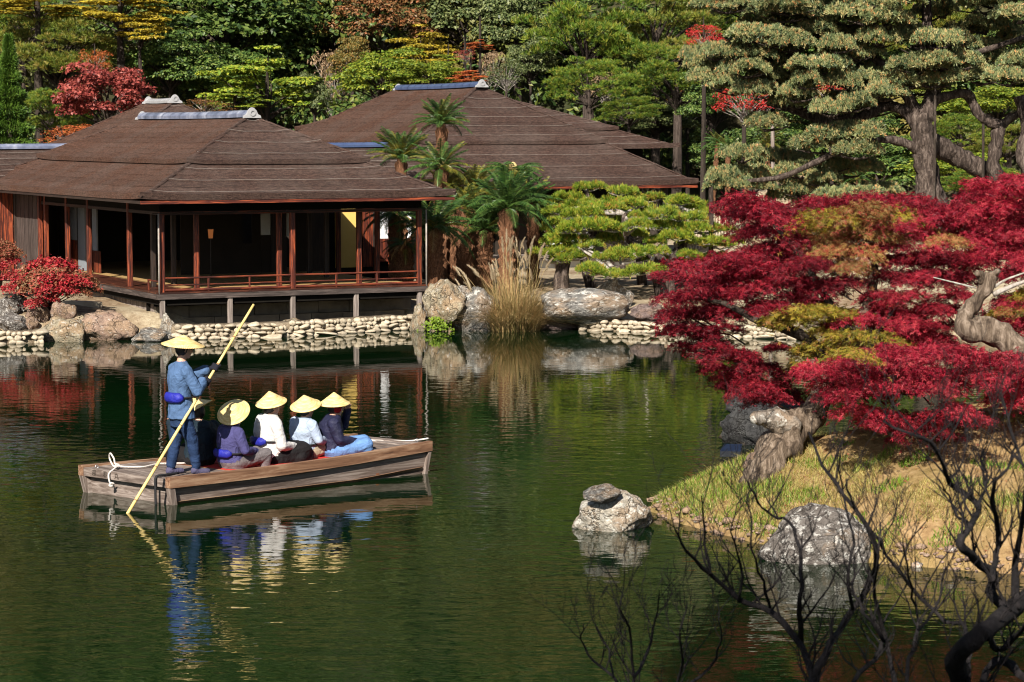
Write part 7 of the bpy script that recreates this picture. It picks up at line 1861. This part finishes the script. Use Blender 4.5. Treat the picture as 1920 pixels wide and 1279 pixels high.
shrub('leafless dark shrub with a forked stem in front of the speckled boulder', 1530, 10.2, [
 ([(1530, 1420), (1528, 1330), (1526, 1275), (1503, 1215), (1444, 1147), (1393, 1128), (1333, 1078), (1288, 1036), (1265, 995)], 20, 4),
 ([(1528, 1330), (1530, 1270), (1558, 1206), (1600, 1142), (1632, 1087), (1641, 1020), (1581, 926), (1540, 871), (1517, 812)], 18, 4),
 ([(1500, 1205), (1499, 1150), (1503, 1096), (1499, 1032), (1480, 977), (1448, 968), (1421, 940), (1402, 900)], 10, 3),
 ([(1444, 1147), (1430, 1090), (1410, 1030), (1412, 980), (1400, 930)], 7, 2),
 ([(1333, 1078), (1322, 1020), (1318, 960), (1312, 930)], 6, 2),
 ([(1600, 1142), (1590, 1080), (1600, 1020), (1590, 960), (1575, 900), (1578, 840)], 7, 2),
 ([(1385, 1128), (1390, 1060), (1372, 1000), (1380, 950)], 6, 2),
], 1)
shrub('leafless dark shrub with slanting crossed stems left of the thick trunk', 1690, 10.0, [
 ([(1700, 1420), (1690, 1330), (1680, 1279), (1660, 1200), (1640, 1120), (1645, 1040), (1650, 980)], 14, 3),
 ([(1815, 1300), (1811, 1179), (1774, 1165), (1705, 1096), (1645, 1014), (1600, 950), (1585, 900)], 10, 4),
 ([(1690, 1330), (1705, 1240), (1720, 1180), (1712, 1120), (1700, 1060), (1690, 1010)], 9, 2),
 ([(1660, 1200), (1620, 1150), (1600, 1100), (1605, 1040)], 8, 2),
 ([(1720, 1180), (1760, 1130), (1770, 1080), (1790, 1040)], 7, 2),
 ([(1590, 1330), (1600, 1279), (1640, 1235), (1660, 1195)], 10, 8),
], 2)
shrub('thick bent dark trunk with bare boughs in the bottom corner', 1800, 9.6, [
 ([(1800, 1460), (1800, 1360), (1801, 1279), (1792, 1229), (1843, 1188), (1893, 1147), (1935, 1110), (1990, 1060)], 48, 28),
 ([(1889, 1148), (1857, 1110), (1861, 1078), (1829, 1050), (1801, 1018), (1820, 986), (1834, 949), (1792, 913), (1774, 890), (1746, 830), (1691, 807), (1660, 790)], 22, 4),
 ([(1861, 1085), (1868, 1040), (1870, 995), (1861, 917), (1889, 876), (1900, 840)], 12, 4),
 ([(1905, 1140), (1900, 1060), (1915, 980), (1925, 900), (1907, 844), (1879, 743)], 16, 4),
 ([(1834, 949), (1850, 900), (1840, 860), (1852, 820)], 7, 2),
 ([(1820, 986), (1790, 960), (1780, 930), (1760, 900)], 7, 2),
 ([(1850, 1185), (1870, 1220), (1900, 1200), (1940, 1150)], 14, 10),
 ([(1930, 1279), (1880, 1240), (1850, 1260), (1835, 1320)], 18, 14),
], 3)
shrub('low leafless twigs at the bottom edge of the picture', 1190, 10.6, [
 ([(1195, 1420), (1190, 1330), (1187, 1270), (1178, 1179), (1164, 1140), (1170, 1100)], 9, 2),
 ([(1190, 1330), (1150, 1270), (1110, 1240), (1090, 1200), (1095, 1170)], 7, 2),
 ([(1187, 1270), (1215, 1225), (1230, 1160), (1238, 1110)], 7, 2),
 ([(1195, 1400), (1260, 1300), (1280, 1240), (1275, 1180), (1290, 1130)], 8, 2),
 ([(1150, 1270), (1140, 1220), (1120, 1180)], 5, 2),
 ([(1260, 1300), (1330, 1250), (1350, 1200), (1345, 1150)], 7, 2),
], 4)
# evergreen on the near bank behind the viewpoint, whose shade falls on those shrubs
so = thing('shade_tree', 'evergreen oak standing on the near bank behind the viewpoint', 'tree', (-4.2, -9.5, 2.7))
for i, (dx, dy, dz_, s_) in enumerate(((0, 0, 7.4, 1.15), (2.6, 0.5, 7.6, 1.1), (1.2, 2.2, 8.6, 1.0), (4.6, 1.0, 8.0, 1.0), (-2.4, 0.4, 7.2, 1.0))):
    set_mat(link('crown', CR['broad%d' % (i % 4)], so, (dx, dy, dz_), (0, 0, i), (s_, s_, s_ * 0.9)), LEAF['evergreen'])
link('trunk', trunk_me['dark'], so, (0, 0, 0), None, (0.35, 0.35, 7.0))
